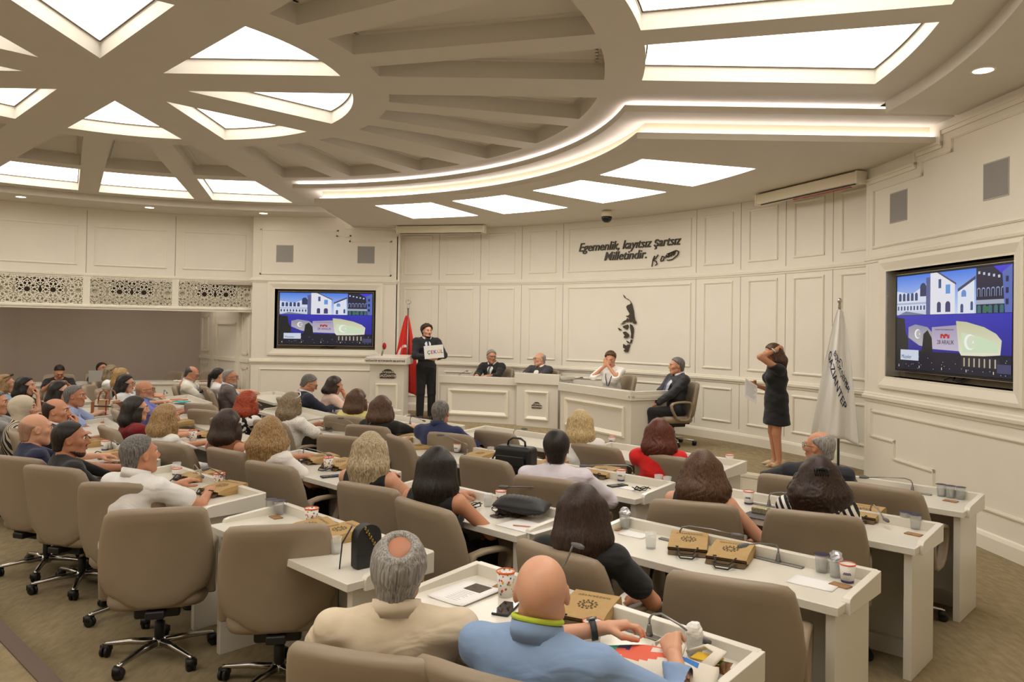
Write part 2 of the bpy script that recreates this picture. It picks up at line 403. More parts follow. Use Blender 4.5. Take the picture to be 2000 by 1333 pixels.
    for k, (c1, c2, pts) in enumerate(polys):
        o_ = len(vs); zs = [p[1] for p in pts]; zmin, zmax = min(zs), max(zs)
        for p in pts:
            vs.append((p[0], -.00008 * k, p[1])); t = (p[1] - zmin) / max(zmax - zmin, 1e-6)
            cs.append([lin(c1)[i] * (1 - t) + lin(c2)[i] * t for i in range(3)])
        fs.append(tuple(range(o_, o_ + len(pts))))
    me = bpy.data.meshes.new('screen_image'); me.from_pydata(vs, [], fs)
    ca = me.color_attributes.new('Col', 'FLOAT_COLOR', 'POINT')
    for i, c in enumerate(cs): ca.data[i].color = (*c, 1)
    # lettering on the projected building and on the caption plate
    for txt, sz, u, v, c in (('28 ARALIK', .052, .488, .7, (60, 40, 60)), ('Müzeler', .05, .115, .865, (60, 90, 150)), ('GAZIANTEP BÜYÜKSEHIR BELEDIYESI', .016, .475, .575, (90, 70, 90))):
        tm = text_mesh(txt, sz, 0.0005); bm = bmesh.new(); bm.from_mesh(me); n0 = len(bm.verts)
        tm.transform(Matrix.Translation((X(u), -.00008 * (len(polys) + 12), Z(v))) @ Matrix.Rotation(PI / 2, 4, 'X'))
        bm.from_mesh(tm); cl = bm.verts.layers.float_color['Col']; bm.verts.ensure_lookup_table()
        for vv in bm.verts[n0:]: vv[cl] = lin(c)
        bm.to_mesh(me); bm.free()
    m = bpy.data.materials.new('screen_glow'); m.use_nodes = True; nt = m.node_tree; bs = nt.nodes['Principled BSDF']
    at = nt.nodes.new('ShaderNodeVertexColor'); at.layer_name = 'Col'
    bs.inputs['Base Color'].default_value = (.01, .01, .012, 1); bs.inputs['Roughness'].default_value = .25
    nt.links.new(at.outputs[0], bs.inputs['Emission Color']); bs.inputs['Emission Strength'].default_value = .8
    me.materials.append(m)
    return me
SCREEN = make_screen()
flat_wall('wall_left', (-5.15, 15.3), (-2.28, 15.3), .45, 2.45, 1, 'flat television in the wall niche left of the lectern', [(.63, 'small square grey speaker high on left wall, farther from stage'), (2.24, 'small square grey speaker high on left wall, nearer the stage')])
flat_wall('wall_right', (4.2, 9.15), (4.42, 5.1), .43, 2.49, 2, 'flat television in the wall niche beside the white flag', [(.66, 'square grey speaker on right wall, nearer the stage'), (2.24, 'square grey speaker on right wall, nearest the camera')])
# short returns joining the flat walls to the curved one
b = MB(); b.box(-2.3, -2.24, 15.3, 15.75, 0, 4.2); struct(b.build('wall_return_left', WALL))
b = MB(); b.box(4.2, 4.62, 9.12, 9.19, 0, 4.2); struct(b.build('wall_return_right', WALL))

# left wall above the press recess
wu = struct(MB().abox(8.45, 8.7, 2.72, 4.2, 99.3, 150, 40).build('wall_gallery', WALL))
for a in (109.5, 119.9, 130.2):
    MB().abox(8.446, 8.46, 2.84, 4.02, a - .03, a + .03, 1).build('panel_seam', WSEAM, wu)
for a0, a1 in ((99.9, 109.2), (109.8, 119.6), (120.2, 129.9), (130.5, 140)):
    molding_arc(a0 + .7, a1 - .6, 2.98, 3.74, 8.45, n=14).build('panel_molding', TRIM, wu)
MB().arc(rail_prof(8.45, 2.805, 1.0), 99.3, 150, 40).build('rail_molding', TRIM, wu)
MB().arc([(8.43 + .05 * math.cos(t), 2.215 + .045 * math.sin(t)) for t in [2 * PI * i / 10 for i in range(10)]], 99.4, 150, 40).build('bead_molding', TRIM, wu, True)
MB().abox(8.4, 8.7, 2.16, 2.2, 99.4, 150, 40).build('soffit_board', TRIM, wu)
# pierced star-pattern screens
def girih(W, H):
    b = MB()
    def seg(p, q, w=.0068, d=.014):
        p, q = Vector(p), Vector(q); v = q - p; L = v.length
        if L < 1e-4: return
        c0 = max(-W / 2, min(W / 2, p.x)); c1 = max(-W / 2, min(W / 2, q.x))
        if (p.x < -W / 2 and q.x < -W / 2) or (p.x > W / 2 and q.x > W / 2) or (p.y < -H / 2 and q.y < -H / 2) or (p.y > H / 2 and q.y > H / 2): return
        # clip to the panel
        t0, t1 = 0.0, 1.0
        for d_, lo, hi, s0 in ((v.x, -W / 2, W / 2, p.x), (v.y, -H / 2, H / 2, p.y)):
            if abs(d_) < 1e-9: continue
            ta, tb = (lo - s0) / d_, (hi - s0) / d_
            if ta > tb: ta, tb = tb, ta
            t0, t1 = max(t0, ta), min(t1, tb)
        if t1 - t0 < .02: return
        q = p + v * t1; p = p + v * t0; v = q - p; L = v.length; a = math.atan2(v.y, v.x)
        b.add([(0, -w, 0), (L, -w, 0), (L, w, 0), (0, w, 0), (0, -w, d), (L, -w, d), (L, w, d), (0, w, d)], [(4, 5, 6, 7), (0, 1, 5, 4), (2, 3, 7, 6), (1, 2, 6, 5), (3, 0, 4, 7)], Matrix.Translation((p.x, p.y, 0)) @ Matrix.Rotation(a, 4, 'Z'))
    px, pz = .395, .27
    cs = []
    for j in range(-2, 3):
        for i in range(-4, 5):
            cs.append((i * px + (px / 2 if j % 2 else 0) + px / 2, j * pz))
    for (cx_, cz_) in cs:
        if abs(cx_) > W / 2 + .2 or abs(cz_) > H / 2 + .2: continue
        R1, R2, R3 = .062, .118, .19
        P1 = lambda k, r: (cx_ + r * math.cos(2 * PI * k / 20 + PI / 20 * 0), cz_ + r * math.sin(2 * PI * k / 20))
        for k in range(10):
            seg(P1(2 * k, R1), P1(2 * k + 1, R1 * .78), .005); seg(P1(2 * k + 1, R1 * .78), P1(2 * k + 2, R1), .005)
            seg(P1(2 * k, R1), P1(2 * k + 1, R2)); seg(P1(2 * k, R1), P1(2 * k - 1, R2))
            seg(P1(2 * k + 1, R2), P1(2 * k + 2, R3 * .82)); seg(P1(2 * k + 1, R2), P1(2 * k, R3 * .82))
            seg(P1(2 * k + 1, R2), P1(2 * k + 1, R3))
            seg(P1(2 * k, R3 * .82), P1(2 * k + 1, R3), .0062); seg(P1(2 * k, R3 * .82), P1(2 * k - 1, R3), .0062)
    return b
GW = 1.36
gm = girih(GW, .53).mesh('star_screen')
for i, (a0, a1) in enumerate(((99.7, 109.1), (109.7, 119.5), (120.1, 129.6), (130.2, 139.8))):
    am = (a0 + a1) / 2; L = 2 * 8.43 * math.sin(rad(a1 - a0) / 2)
    c = pol(8.415, am, 2.5)
    g = thing('lattice_screen', 'unused', 'screen', group='pierced star-pattern screens')
    g['label'] = ['pierced white star-pattern screen panel nearest the left television', 'middle pierced white star-pattern screen panel under the gallery wall', 'pierced white star-pattern screen panel at the left picture edge', 'pierced white star-pattern screen panel beyond the left picture edge'][i]
    M = Matrix.Translation(c) @ Matrix.Rotation(rad(am + 90), 4, 'Z') @ Matrix.Rotation(PI / 2, 4, 'X')
    g.matrix_world = M
    o = bpy.data.objects.new('star_fretwork', gm); COL.objects.link(o); o.parent = g; o['kind'] = 'stuff'
    if not gm.materials: gm.materials.append(TRIM)
    o.matrix_local = Matrix.Rotation(PI, 4, 'Y') @ Matrix.Diagonal((L / GW, 1, 1, 1))
    h = L / 2
    b = MB(); b.box(-h - .0, -.37, -.27, .27, .05, .06); b.box(.37, h, -.27, .27, .05, .06); b.box(-.37, .37, -.27, -.05, .05, .06)
    b.build('backing_board', mat('lattice_back', (216, 206, 180), .7), g)
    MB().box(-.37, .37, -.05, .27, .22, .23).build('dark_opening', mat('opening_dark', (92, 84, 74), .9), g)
    for s_ in (-1, 1): MB().box(s_ * (h + .015) - .03, s_ * (h + .015) + .03, -.3, .29, -.016, .06).build('stile', TRIM, g)
# press recess
b = MB()
rp = [(-5.12, 15.3), (-5.25, 15.5), (-7.0, 17.4), (-10.2, 16.0), (-11.6, 13.2), (-12.0, 10.4)]
def vwall(b, p, q, z0, z1, th=.12):
    p, q = Vector((*p, 0)), Vector((*q, 0)); d = q - p; M = Matrix.Translation(p) @ Matrix.Rotation(math.atan2(d.y, d.x), 4, 'Z')
    b.box(0, d.length, -th, 0, z0, z1, M); return M, d.length
b = MB()
for p, q in zip(rp[2:-1], rp[3:]): vwall(b, p, q, 0, 2.75)
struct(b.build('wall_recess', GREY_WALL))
b = MB(); M, L = vwall(b, rp[1], rp[2], 0, 2.75)
wr = struct(b.build('wall_recess_end', WALL))
for (x0, x1, z0, z1) in ((.06, .34, 1.3, 2.1), (.06, .34, .3, 1.05), (.62, 1.62, .2, 1.95), (2.1, 2.48, 1.3, 2.1), (2.1, 2.48, .3, 1.05)):
    b = MB()
    for (a0, a1, c0, c1) in ((x0, x1, z0, z0 + .04), (x0, x1, z1 - .04, z1), (x0, x0 + .04, z0, z1), (x1 - .04, x1, z0, z1)): b.box(a0, a1, 0, .025, c0, c1, M)
    b.build('panel_molding', TRIM, wr)
b = MB(); b.box(.4, .52, 0, .06, 0, 2.2, M); b.box(1.72, 1.84, 0, .06, 0, 2.2, M); b.box(0, L, 0, .03, 1.15, 1.22, M); b.build('pilaster_strip', TRIM, wr)
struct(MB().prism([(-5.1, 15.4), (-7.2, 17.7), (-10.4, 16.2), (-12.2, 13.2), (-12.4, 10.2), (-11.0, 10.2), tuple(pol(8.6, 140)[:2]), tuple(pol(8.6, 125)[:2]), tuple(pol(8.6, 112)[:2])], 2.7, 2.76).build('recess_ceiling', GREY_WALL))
# rest of the round wall, out of the picture
struct(MB().abox(RW, RW + .25, 0, 4.2, 150, 346.5, 80).build('wall_back', WALL))
# ================================================================== ceiling
def beam_half(k): return .27 if k % 3 == 0 else .155      # beams every 15 degrees, wide ones every 45
def sector(k, r0, r1, n=8, pull=0.0):
    """opening between beam k and beam k+1 (15 deg apart), parallel to the beams"""
    out = []
    def edge(kk, side, r):
        h = beam_half(kk) + pull; a = rad(15 * kk); dx = math.sqrt(max(r * r - h * h, 0))
        return (CX + dx * math.cos(a) - side * h * math.sin(a), CY + dx * math.sin(a) + side * h * math.cos(a))
    i0, i1 = edge(k, 1, r0 + pull), edge(k + 1, -1, r0 + pull); o0, o1 = edge(k, 1, r1 - pull), edge(k + 1, -1, r1 - pull)
    def arc_between(p, q, r):
        a = math.atan2(p[1] - CY, p[0] - CX); b_ = math.atan2(q[1] - CY, q[0] - CX)
        d = (b_ - a + PI) % (2 * PI) - PI
        return [(CX + r * math.cos(a + d * i / n), CY + r * math.sin(a + d * i / n)) for i in range(n + 1)]
    return arc_between(i0, i1, r0 + pull) + arc_between(o1, o0, r1 - pull)
def wedge(k, r1, pull=0.0):
    h = .262 + pull; a0, a1 = rad(45 * k), rad(45 * (k + 1)); am = (a0 + a1) / 2
    d = h / math.sin(rad(22.5)); ap = (CX + d * math.cos(am), CY + d * math.sin(am)); r = r1 - pull
    p0 = math.asin(h / r)
    return [ap] + [(CX + r * math.cos(a), CY + r * math.sin(a)) for a in [a0 + p0 + (a1 - a0 - 2 * p0) * i / 12 for i in range(13)]]
DEP = .15
holes = []; lights = []
for k in range(8):
    holes.append(wedge(k, 2.24)); lights.append(('w', k, wedge(k, 2.24, .012)))
for k in range(24): holes.append(sector(k, 2.59, 4.6))
for k in range(6, 24): holes.append(sector(k, 4.94, 7.03)); lights.append(('r', k, sector(k, 4.94, 7.03, pull=.012)))
me = curve_slab(arcpts(7.4, 0, 360, 96)[:-1], holes, Z_DISC, Z_DISC + DEP)
disc = struct(obj('ceiling', me, CEIL))
wl = ['kite-shaped skylight panel beside the long rounded one, pointing to the stage', 'triangular skylight panel pointing at the camera side, right of the left kite', 'arrow-shaped glowing ceiling panel at centre of the round ceiling', '', '', '', '', '']
names_w = {0: 'sliver-shaped glowing ceiling panel with rounded outer end', 1: 'small glowing kite ceiling panel below the rounded sliver one', 2: 'glowing triangular ceiling panel above the dark coffers at left', 3: 'glowing arrow ceiling panel cut by the left picture edge',
           4: 'thin glowing sliver at the left picture edge, lower one', 5: 'glowing sliver at the left picture edge, upper one', 6: 'large glowing V-shaped ceiling panel at the top picture edge', 7: 'large glowing arched-triangle ceiling panel left of the long dark coffers'}
names_r = {6: 'glowing ring ceiling panel nearest the stepped stage ceiling, far left', 7: 'glowing ring ceiling panel, middle of the three at far left', 8: 'glowing ring ceiling panel at far left picture edge',
           23: 'large glowing trapezoid ceiling panel above the right-hand cove steps', 22: 'glowing trapezoid ceiling panel cut by the top picture edge at right'}
for kind, k, poly in lights:
    lb = names_w[k] if kind == 'w' else names_r.get(k, 'glowing ring ceiling panel behind the camera view')
    t = thing('ceiling_light', lb, 'ceiling light', group='glowing ceiling panels')
    MB().prism(poly, Z_DISC + DEP - .012, Z_DISC + DEP - .004).build('diffuser', LIGHTM if kind == 'w' else LIGHTM2, t)
    n = len(poly); b = MB()
    for i in range(n):
        p, q = Vector((*poly[i], 0)), Vector((*poly[(i + 1) % n], 0)); d = q - p
        if d.length < 1e-4: continue
        M = Matrix.Translation(p) @ Matrix.Rotation(math.atan2(d.y, d.x), 4, 'Z')
        b.box(0, d.length, -.006, .006, Z_DISC + DEP - .02, Z_DISC + DEP - .011, M)
    b.build('seam_frame', SEAM, t)  # thin dark seam framing the diffuser
for k in range(24):      # blind coffers with an inner moulding
    pl = sector(k, 2.59, 4.6, pull=-.02)
    MB().prism(pl, Z_DISC + DEP, Z_DISC + DEP + .02).build('coffer_panel', CEIL, disc)
    b = MB(); pin = sector(k, 2.59, 4.6, pull=.07); n = len(pin)
    for i in range(n):
        p, q = Vector((*pin[i], 0)), Vector((*pin[(i + 1) % n], 0)); d = q - p
        if d.length < 1e-3: continue
        M = Matrix.Translation(p) @ Matrix.Rotation(math.atan2(d.y, d.x), 4, 'Z')
        b.box(-.01, d.length + .01, -.012, .012, Z_DISC + DEP - .014, Z_DISC + DEP + .002, M)
    b.build('coffer_molding', CEIL, disc)
# lower soffit ring with its fascia (runs from the right wall round the back to the gallery wall)
struct(MB().arc([(7.38, Z_SOF), (9.0, Z_SOF), (9.0, Z_DISC + .2), (7.38, Z_DISC + .2)], 88, 362, 120).build('ceiling_soffit', CEIL))
struct(MB().prism(arcpts(13, 0, 360, 48)[:-1], 4.36, 4.5).build('light_block_lid', CEIL))  # unseen lid over the whole ceiling, added to block out stray light
# stepped stage ceiling with two light coves
def quad_region(r, off, rout=9.0, n=40):
    a0 = math.degrees(math.asin(off / r)); b0 = math.degrees(math.asin(off / rout))
    return arcpts(r, a0, 90 - a0, n), arcpts(rout, 90 - b0, b0, n)
def cove(r, off, z0, zt, name):
    i, o_ = quad_region(r, off); inner, o2 = quad_region(r + .11, off + .11)
    b = MB().prism(i + o_, z0, z0 + .065); s1 = struct(b.build(name, CEIL))
    MB().prism(inner + o2, z0 + .065, zt + .01).build('cove_upstand', mat('cove_cream', (238, 226, 196), .8), s1)
    # strip light lying in the cove: one run along the arc, two straight runs out to the walls
    li, lo = quad_region(r + .075, off + .075, 8.45)
    path = [lo[-1]] + li + [lo[0]]
    b = MB()
    for p, q in zip(path[:-1], path[1:]):
        p, q = Vector((*p, 0)), Vector((*q, 0)); d = q - p; M = Matrix.Translation(p) @ Matrix.Rotation(math.atan2(d.y, d.x), 4, 'Z')
        b.box(0, d.length, -.012, .012, z0 + .066, z0 + .078, M)
    lp = b.build('cove_light', COVE); return lp
tag(cove(4.88, .34, Z_SOF, Z_DISC, 'ceiling_step_upper'), 'white light strip hidden in the upper stage-ceiling cove', 'cove light')
tag(cove(5.08, .64, Z_ST, Z_SOF, 'ceiling_step_lower'), 'white light strip hidden in the lower stage-ceiling cove', 'cove light')
for i, (a0, a1) in enumerate(((16.6, 27.0), (31.5, 42.0), (48.0, 58.5), (62.8, 73.3))):
    t = thing('stage_light', ['square flush stage ceiling light nearest the right wall', 'square flush stage ceiling light, second from the right wall', 'square flush stage ceiling light, second from the left', 'square flush stage ceiling light nearest the left television'][i], 'ceiling light', group='flush lights over the stage')
    MB().prism(arcpts(5.48, a0, a1, 5) + arcpts(6.95, a1, a0, 5), Z_ST - .006, Z_ST + .002).build('diffuser', LIGHT_ST, t)
    b = MB().prism(arcpts(5.46, a0 - .2, a1 + .2, 5) + arcpts(6.97, a1 + .2, a0 - .2, 5), Z_ST - .003, Z_ST + .001); b.build('rim', TRIM, t)
for i, (a, lb) in enumerate(((-7.5, 'round recessed downlight in the soffit above the right wall'), (97.5, 'round recessed downlight nearest the stage on the left soffit'), (112.5, 'middle round recessed downlight on the left soffit'), (127.5, 'round recessed downlight on the soffit at far left'), (142.5, 'round recessed downlight behind view'), (-22.5, 'round recessed downlight behind view'), (-52.5, 'round recessed downlight behind view'), (-82.5, 'round recessed downlight behind view'))):
    c = pol(7.72 if a > 0 else 7.62, a, Z_SOF); t = thing('downlight', lb, 'downlight', c, group='recessed downlights')
    MB().lathe([(.001, -.004), (.075, -.004), (.075, .0)], 24).build('lens', DOWN, t)
    MB().lathe([(.075, .0), (.075, -.006), (.092, -.004), (.095, .0)], 24, caps=False).build('trim_ring', TRIM, t, True)
# projector-screen cases under the stage ceiling
def screen_case(p, q, z, lb):
    p, q = Vector(p), Vector(q); d = q - p; t = thing('screen_case', lb, 'screen case', (p.x, p.y, z), math.atan2(d.y, d.x), group='roll-up screen cases')
    L = d.length
    MB().box(0, L, -.09, .07, -.14, 0).build('housing', mat('case_white', (226, 216, 190), .4), t, bevel=.012)
    MB().box(.02, L - .02, -.03, -.018, -.16, -.13).build('screen_bar', mat('case_bar', (210, 200, 180), .4), t)
    MB().box(.05, L * .97, -.05, -.034, -.15, -.138).build('slot', BLACK, t)
    for x in (-.02, L): MB().box(x - .005, x + .025, -.1, .08, -.15, .005).build('end_cap', TRIM, t, bevel=.01)
    return t
screen_case((-2.22, 14.95), (-.55, 14.6), Z_ST - .01, 'slim white roll-up screen case at ceiling near left speakers')
sc = screen_case((3.48, 10.85), (4.12, 9.15), Z_ST - .02, 'slim white roll-up screen case at ceiling by the right wall')
MB().box(.7, 1.7, -.055, -.03, -.175, -.165).build('red_cord', mat('red_cord', (170, 50, 36), .6), sc)
# dome camera
c = Vector((1.52, 12.6, Z_ST)); t = thing('dome_camera', 'white and black dome security camera hanging under the stage ceiling', 'security camera', c)
MB().lathe([(.06, 0), (.085, -.02), (.085, -.1), (.075, -.115)], 24).build('housing', mat('case_white', (226, 216, 190), .4), t, True)
MB().lathe([(.085, -.1), (.09, -.12), (.075, -.165), (.04, -.195), (.002, -.2)], 24).build('dome', mat('smoked_dome', (20, 20, 22), .1), t, True)

# lamps on the ceiling of the press recess (out of sight behind the star screens)
for i, (x, y) in enumerate(((-6.6, 16.2), (-8.1, 15.6), (-9.5, 14.7), (-10.6, 13.0))):
    t = thing('recess_lamp', 'square lamp on the press recess ceiling, hidden behind the star screens', 'ceiling light', (x, y, 2.7), rad(25), group='press recess lamps')
    MB().box(-.3, .3, -.3, .3, -.03, 0).build('housing', TRIM, t); MB().box(-.28, .28, -.28, .28, -.036, -.03).build('diffuser', emit('recess_diffuser', (255, 240, 226), 4.6), t)
# ================================================================== furniture
def rz_deg(o, d): o.rotation_euler[2] = rad(d); return o
# ---- council desk (origin on the floor at its centre, +y towards the stage)
def make_desk(W=1.43):
    t = thing('council_desk', 'x', 'desk'); h = W / 2
    MB().box(-h, h, -.25, .25, .71, .75).build('top', DESKM, t, bevel=.004)
    MB().box(-h, h, .222, .262, .70, .805).build('front_rim', DESKM, t, bevel=.004)
    for s in (-1, 1):
        b = MB(); x0, x1 = (s * h - .018, s * h + .018)
        prof = [(-.16, .70), (.25, .70), (.25, .805), (-.12, .775), (-.15, .768), (-.16, .752)]
        rows = [[(x, y, z) for y, z in prof] for x in (x0, x1)]
        b.grid(rows, True, True).build('side_rim', DESKM, t, bevel=.003)
        x = s * (h - .05)
        MB().box(x - .022, x + .022, -.2, .225, 0, .71).build('side_panel', DESKM, t, bevel=.003)
    MB().box(-h + .05, h - .05, .16, .18, .06, .71).build('modesty_panel', DESK_IN, t)
    MB().box(-h + .05, h - .05, .11, .16, 0, .1).build('kick_board', DESK_IN, t)
    return t
DESK0 = make_desk()
DESKS = []
def desk(tc, sc, rot, label, group='council desks in rows'):
    d = DESK0 if not DESKS else copy_tree(DESK0)
    d['label'] = label; d['group'] = group; d.location = TS(tc, sc); d.rotation_euler = (0, 0, rad(rot)); DESKS.append(d); return d
DK = {}
for key, tc, sc, rot, lb in [
    ('A1', -1.955, 2.36, -43.5, 'white council desk nearest the camera, under the bald man in blue'),
    ('A2', -3.675, 2.32, -44.3, 'white council desk with the small upright black bag on it'),
    ('A3', -5.46, 2.38, -43.5, 'white council desk in front of the man in white polo'),
    ('A4', -7.2, 2.42, -46, 'white council desk in front of the bald man in navy'),
    ('A5', -9.0, 2.95, -53, 'white council desk in front of the woman in a hijab'),
    ('A6', -10.75, 3.55, -55, 'white council desk carrying the checked tote bag'),
    ('A7', -12.5, 3.75, -57, 'white council desk at the far left picture edge'),
    ('B1', -1.98, 3.63, -43, 'white council desk with two kraft bags near the right aisle'),
    ('B2', -3.71, 3.47, -43.5, 'white council desk with the ribbed black clutch on it'),
    ('B3', -5.46, 3.52, -43.5, 'white council desk in front of the woman with long wavy hair'),
    ('B4', -7.2, 3.6, -45, 'white council desk in front of the woman in dark red'),
    ('B5', -9.0, 4.25, -52, 'white council desk behind the two empty chairs at far left'),
    ('B6', -11.4, 4.95, -55, 'white council desk beside the bald man in violet shirt'),
    ('C1', -2.03, 4.87, -43, 'white council desk beside the woman in striped top'),
    ('C2', -3.79, 4.76, -43.5, 'white council desk with the big black handbag at its end'),
    ('C3', -5.5, 4.8, -43.5, 'white council desk behind the man in navy jacket'),
    ('C4', -7.25, 4.85, -45, 'white council desk beside the woman in white lace top'),
    ('C5', -9.0, 5.4, -52, 'white council desk in front of the red-haired woman'),
    ('C6', -11.2, 6.35, -55, 'white council desk near the man with grey beard'),
    ('D1', -2.07, 6.06, -43.5, 'white front-row desk at the right, beside the white flag'),
    ('D2', -3.87, 6.05, -43.5, 'white front-row desk in front of the woman in red'),
    ('D3', -5.6, 6.0, -43.5, 'white front-row desk in front of the straight blonde woman'),
    ('D4', -7.22, 5.85, -45, 'white front-row desk in front of the man in navy jacket'),
    ('D5', -8.95, 6.35, -50, 'white front-row desk in front of the woman in yellow'),
]: DK[key] = desk(tc, sc, rot, lb)
def on_desk(key, x, y, z=.75):
    """a point on a desk, in its own frame (x right along the row, y towards the stage)"""
    d = DK[key]; return Matrix.Translation(d.location) @ Matrix.Rotation(d.rotation_euler[2], 4, 'Z') @ Vector((x, y, z))

# ---- swivel chair (origin on the floor below the column, +y = the way the sitter faces)
def make_chair():
    t = thing('swivel_chair', 'x', 'chair')
    half = [(.0, .345), (.09, .348), (.15, .372), (.2, .41), (.262, .44), (.292, .52), (.298, .62), (.288, .74), (.272, .83), (.258, .885), (.232, .912), (.17, .922), (.08, .926)]
    out = half + [(.0, .927)] + [(-x, z) for x, z in half[:0:-1]]
    def yb(x, z): return -.215 - .16 * (z - .42) - .10 * max(0, z - .7) ** 1.3 + .85 * x * x * (1.0 - .25 * (z - .35))
    rings = []; th = .042
    for s, dy in ((.001, -1), (.35, -1), (.7, -1), (.9, -.97), (.965, -.75), (.995, -.3), (.995, .3), (.965, .75), (.9, .97), (.7, 1), (.35, 1), (.001, 1)):
        rings.append([(x * s, yb(x * s, .64 + (z - .64) * s) + dy * th * (.8 if abs(dy) == 1 else 1), .64 + (z - .64) * s) for x, z in out])
    MB().grid(rings, True).build('backrest', LEATHER, t, True)
    # seat cushion
    rows = []
    for s, z in ((.001, .335), (.8, .335), (.95, .345), (1, .37), (1, .40), (.96, .425), (.85, .437), (.5, .432), (.001, .428)):
        rows.append([(s * .265 * (1 if abs(c) > .98 else 1) * (abs(c) ** .45) * (1 if c >= 0 else -1), .03 + s * .25 * (abs(sn) ** .45) * (1 if sn >= 0 else -1), z) for c, sn in [(math.cos(2 * PI * i / 28), math.sin(2 * PI * i / 28)) for i in range(28)]])
    MB().grid(rows, True).build('seat', LEATHER, t, True)
    for s in (-1, 1):
        loop = [(-.1, .40), (-.13, .5), (-.14, .6), (-.115, .642), (-.03, .65), (.08, .645), (.16, .63), (.19, .6), (.175, .53), (.11, .42), (.05, .385), (-.05, .378)]
        n = len(loop); cy = sum(p[0] for p in loop) / n; cz = sum(p[1] for p in loop) / n
        rows = []
        for k in range(n):
            y, z = loop[k]; dy, dz = y - cy, z - cz; L = math.hypot(dy, dz); ny, nz = dy / L, dz / L
            x = s * .272
            rows.append([(x + s * u, y + ny * v, z + nz * v) for u, v in ((-.03, -.012), (-.03, .006), (-.02, .014), (.02, .014), (.03, .006), (.03, -.012), (.02, -.018), (-.02, -.018))])
        rows.append(rows[0]); MB().grid(rows, True).build('armrest', LEATHER, t, True)
    MB().box(-.12, .12, -.14, .12, .27, .345).build('tilt_mechanism', BLACK, t, bevel=.015)
    MB().box(-.05, .05, -.25, -.1, .3, .345).build('back_bracket', BLACK, t, bevel=.01)
    MB().lathe([(.018, .2), (.018, .28)], 12).build('gas_spring', CHROME, t, True)
    MB().lathe([(.028, .075), (.028, .205), (.02, .21)], 14).build('column_sleeve', BLACK, t, True)
    MB().lathe([(.03, .06), (.042, .075), (.042, .1), (.03, .118)], 16).build('hub', CHROME, t, True)
    for k in range(5):
        a = 2 * PI * k / 5 + .35; M = Matrix.Rotation(a, 4, 'Z'); b = MB()
        rows = [[(x, y * wd, z + dz * hh) for y, dz in ((-1, -1), (1, -1), (1, .4), (.5, 1), (-.5, 1), (-1, .4))] for x, z, wd, hh in ((.03, .095, .022, .016), (.16, .092, .018, .013), (.29, .078, .013, .01), (.315, .072, .012, .009))]
        lg = b.grid(rows, True, True, M).build('base_leg', CHROME, t, True)
        c = MB(); Mc = Matrix.Translation(Vector((math.cos(a) * .305, math.sin(a) * .305, .03))) @ Matrix.Rotation(a + .7 * k, 4, 'Z')
        for sx in (-1, 1): c.lathe([(.008, -.009), (.026, -.009), (.031, -.004), (.031, .004), (.026, .009), (.008, .009)], 14, Mc @ Matrix.Translation((0, sx * .014, 0)) @ Matrix.Rotation(PI / 2, 4, 'X'))
        c.box(-.03, .012, -.026, .026, .004, .038, Mc); c.lathe([(.006, .03), (.006, .055)], 8, Mc)
        c.build('caster', BLACK, lg, True)
    return t
CHAIR0 = make_chair(); CHAIRS = []
def chair(x, y, rot, label, z=0, group='taupe swivel chairs'):
    c = CHAIR0 if not CHAIRS else copy_tree(CHAIR0)
    c['label'] = label; c['group'] = group; c.location = (x, y, z); c.rotation_euler = (0, 0, rad(rot)); CHAIRS.append(c); return c
def chair_back(u, v, rot, label, z=0):
    pass

# ---- rostrum
def facade(root, p, q, z0, ztop, fas, depth, name, panel=True, lip=.03):
    p, q = Vector((*p, 0)), Vector((*q, 0)); d = q - p; L = d.length
    M = Matrix.Translation(p) @ Matrix.Rotation(math.atan2(d.y, d.x), 4, 'Z')
    b = MB(); b.box(.03, L - .03, .03, .07, z0, ztop - fas, M); o = b.build(name, DESKM, root)
    b = MB(); b.box(-lip + .03, L + lip - .03, 0, .07, ztop - fas, ztop, M); b.build('fascia', DESKM, root, bevel=.006)
    b = MB(); b.box(0, L, .02, depth, ztop - .1, ztop - .06, M); b.build('worktop', DESKM, root, bevel=.004)
    if panel:
        x0, x1, za, zb = .18, L - .18, z0 + .12, ztop - fas - .1
        b = MB(); pf = [(0, .03), (0, .005), (.025, -.0), (.075, .03)]
        rows = []
        for (sx, sz, cx_, cz_) in ((1, 1, x0, za), (-1, 1, x1, za), (-1, -1, x1, zb), (1, -1, x0, zb), (1, 1, x0, za)):
            rows.append([(cx_ + sx * u, v, cz_ + sz * u) for u, v in pf])
        b.grid(rows, True, False, M).build('raised_frame', TRIM, root)
    return M, L
rs = thing('rostrum', 'long cream panelled rostrum desk on the stage with gold-edged panels', 'rostrum')
rs['label'] = 'long cream panelled rostrum desk across the stage with raised middle block'
R0, R1, R2, R3, R4, R5 = (-1.3, 13.88), (.12, 13.4), (.06, 13.34), (.80, 12.9), (.77, 12.66), (1.70, 10.95)
MA, LA = facade(rs, R0, R1, ZS, 1.062, .135, .5, 'left_front')
MC, LC = facade(rs, R2, R3, ZS, 1.16, .18, .6, 'middle_front', False)
b = MB(); pf = [(0, .03), (0, .005), (.02, 0), (.06, .03)]; rows = []
for (sx, sz, cx_, cz_) in ((1, 1, .2, ZS + .12), (-1, 1, LC - .2, ZS + .12), (-1, -1, LC - .2, .86), (1, -1, .2, .86), (1, 1, .2, ZS + .12)): rows.append([(cx_ + sx * u, v, cz_ + sz * u) for u, v in pf])
b.grid(rows, True, False, MC).build('raised_frame', TRIM, rs)
b = MB(); b.box(0.03, .07, .05, .6, ZS, 1.1, MC); b.box(LC - .07, LC - .03, .05, .6, ZS, 1.1, MC); b.build('middle_cheek', DESKM, rs)
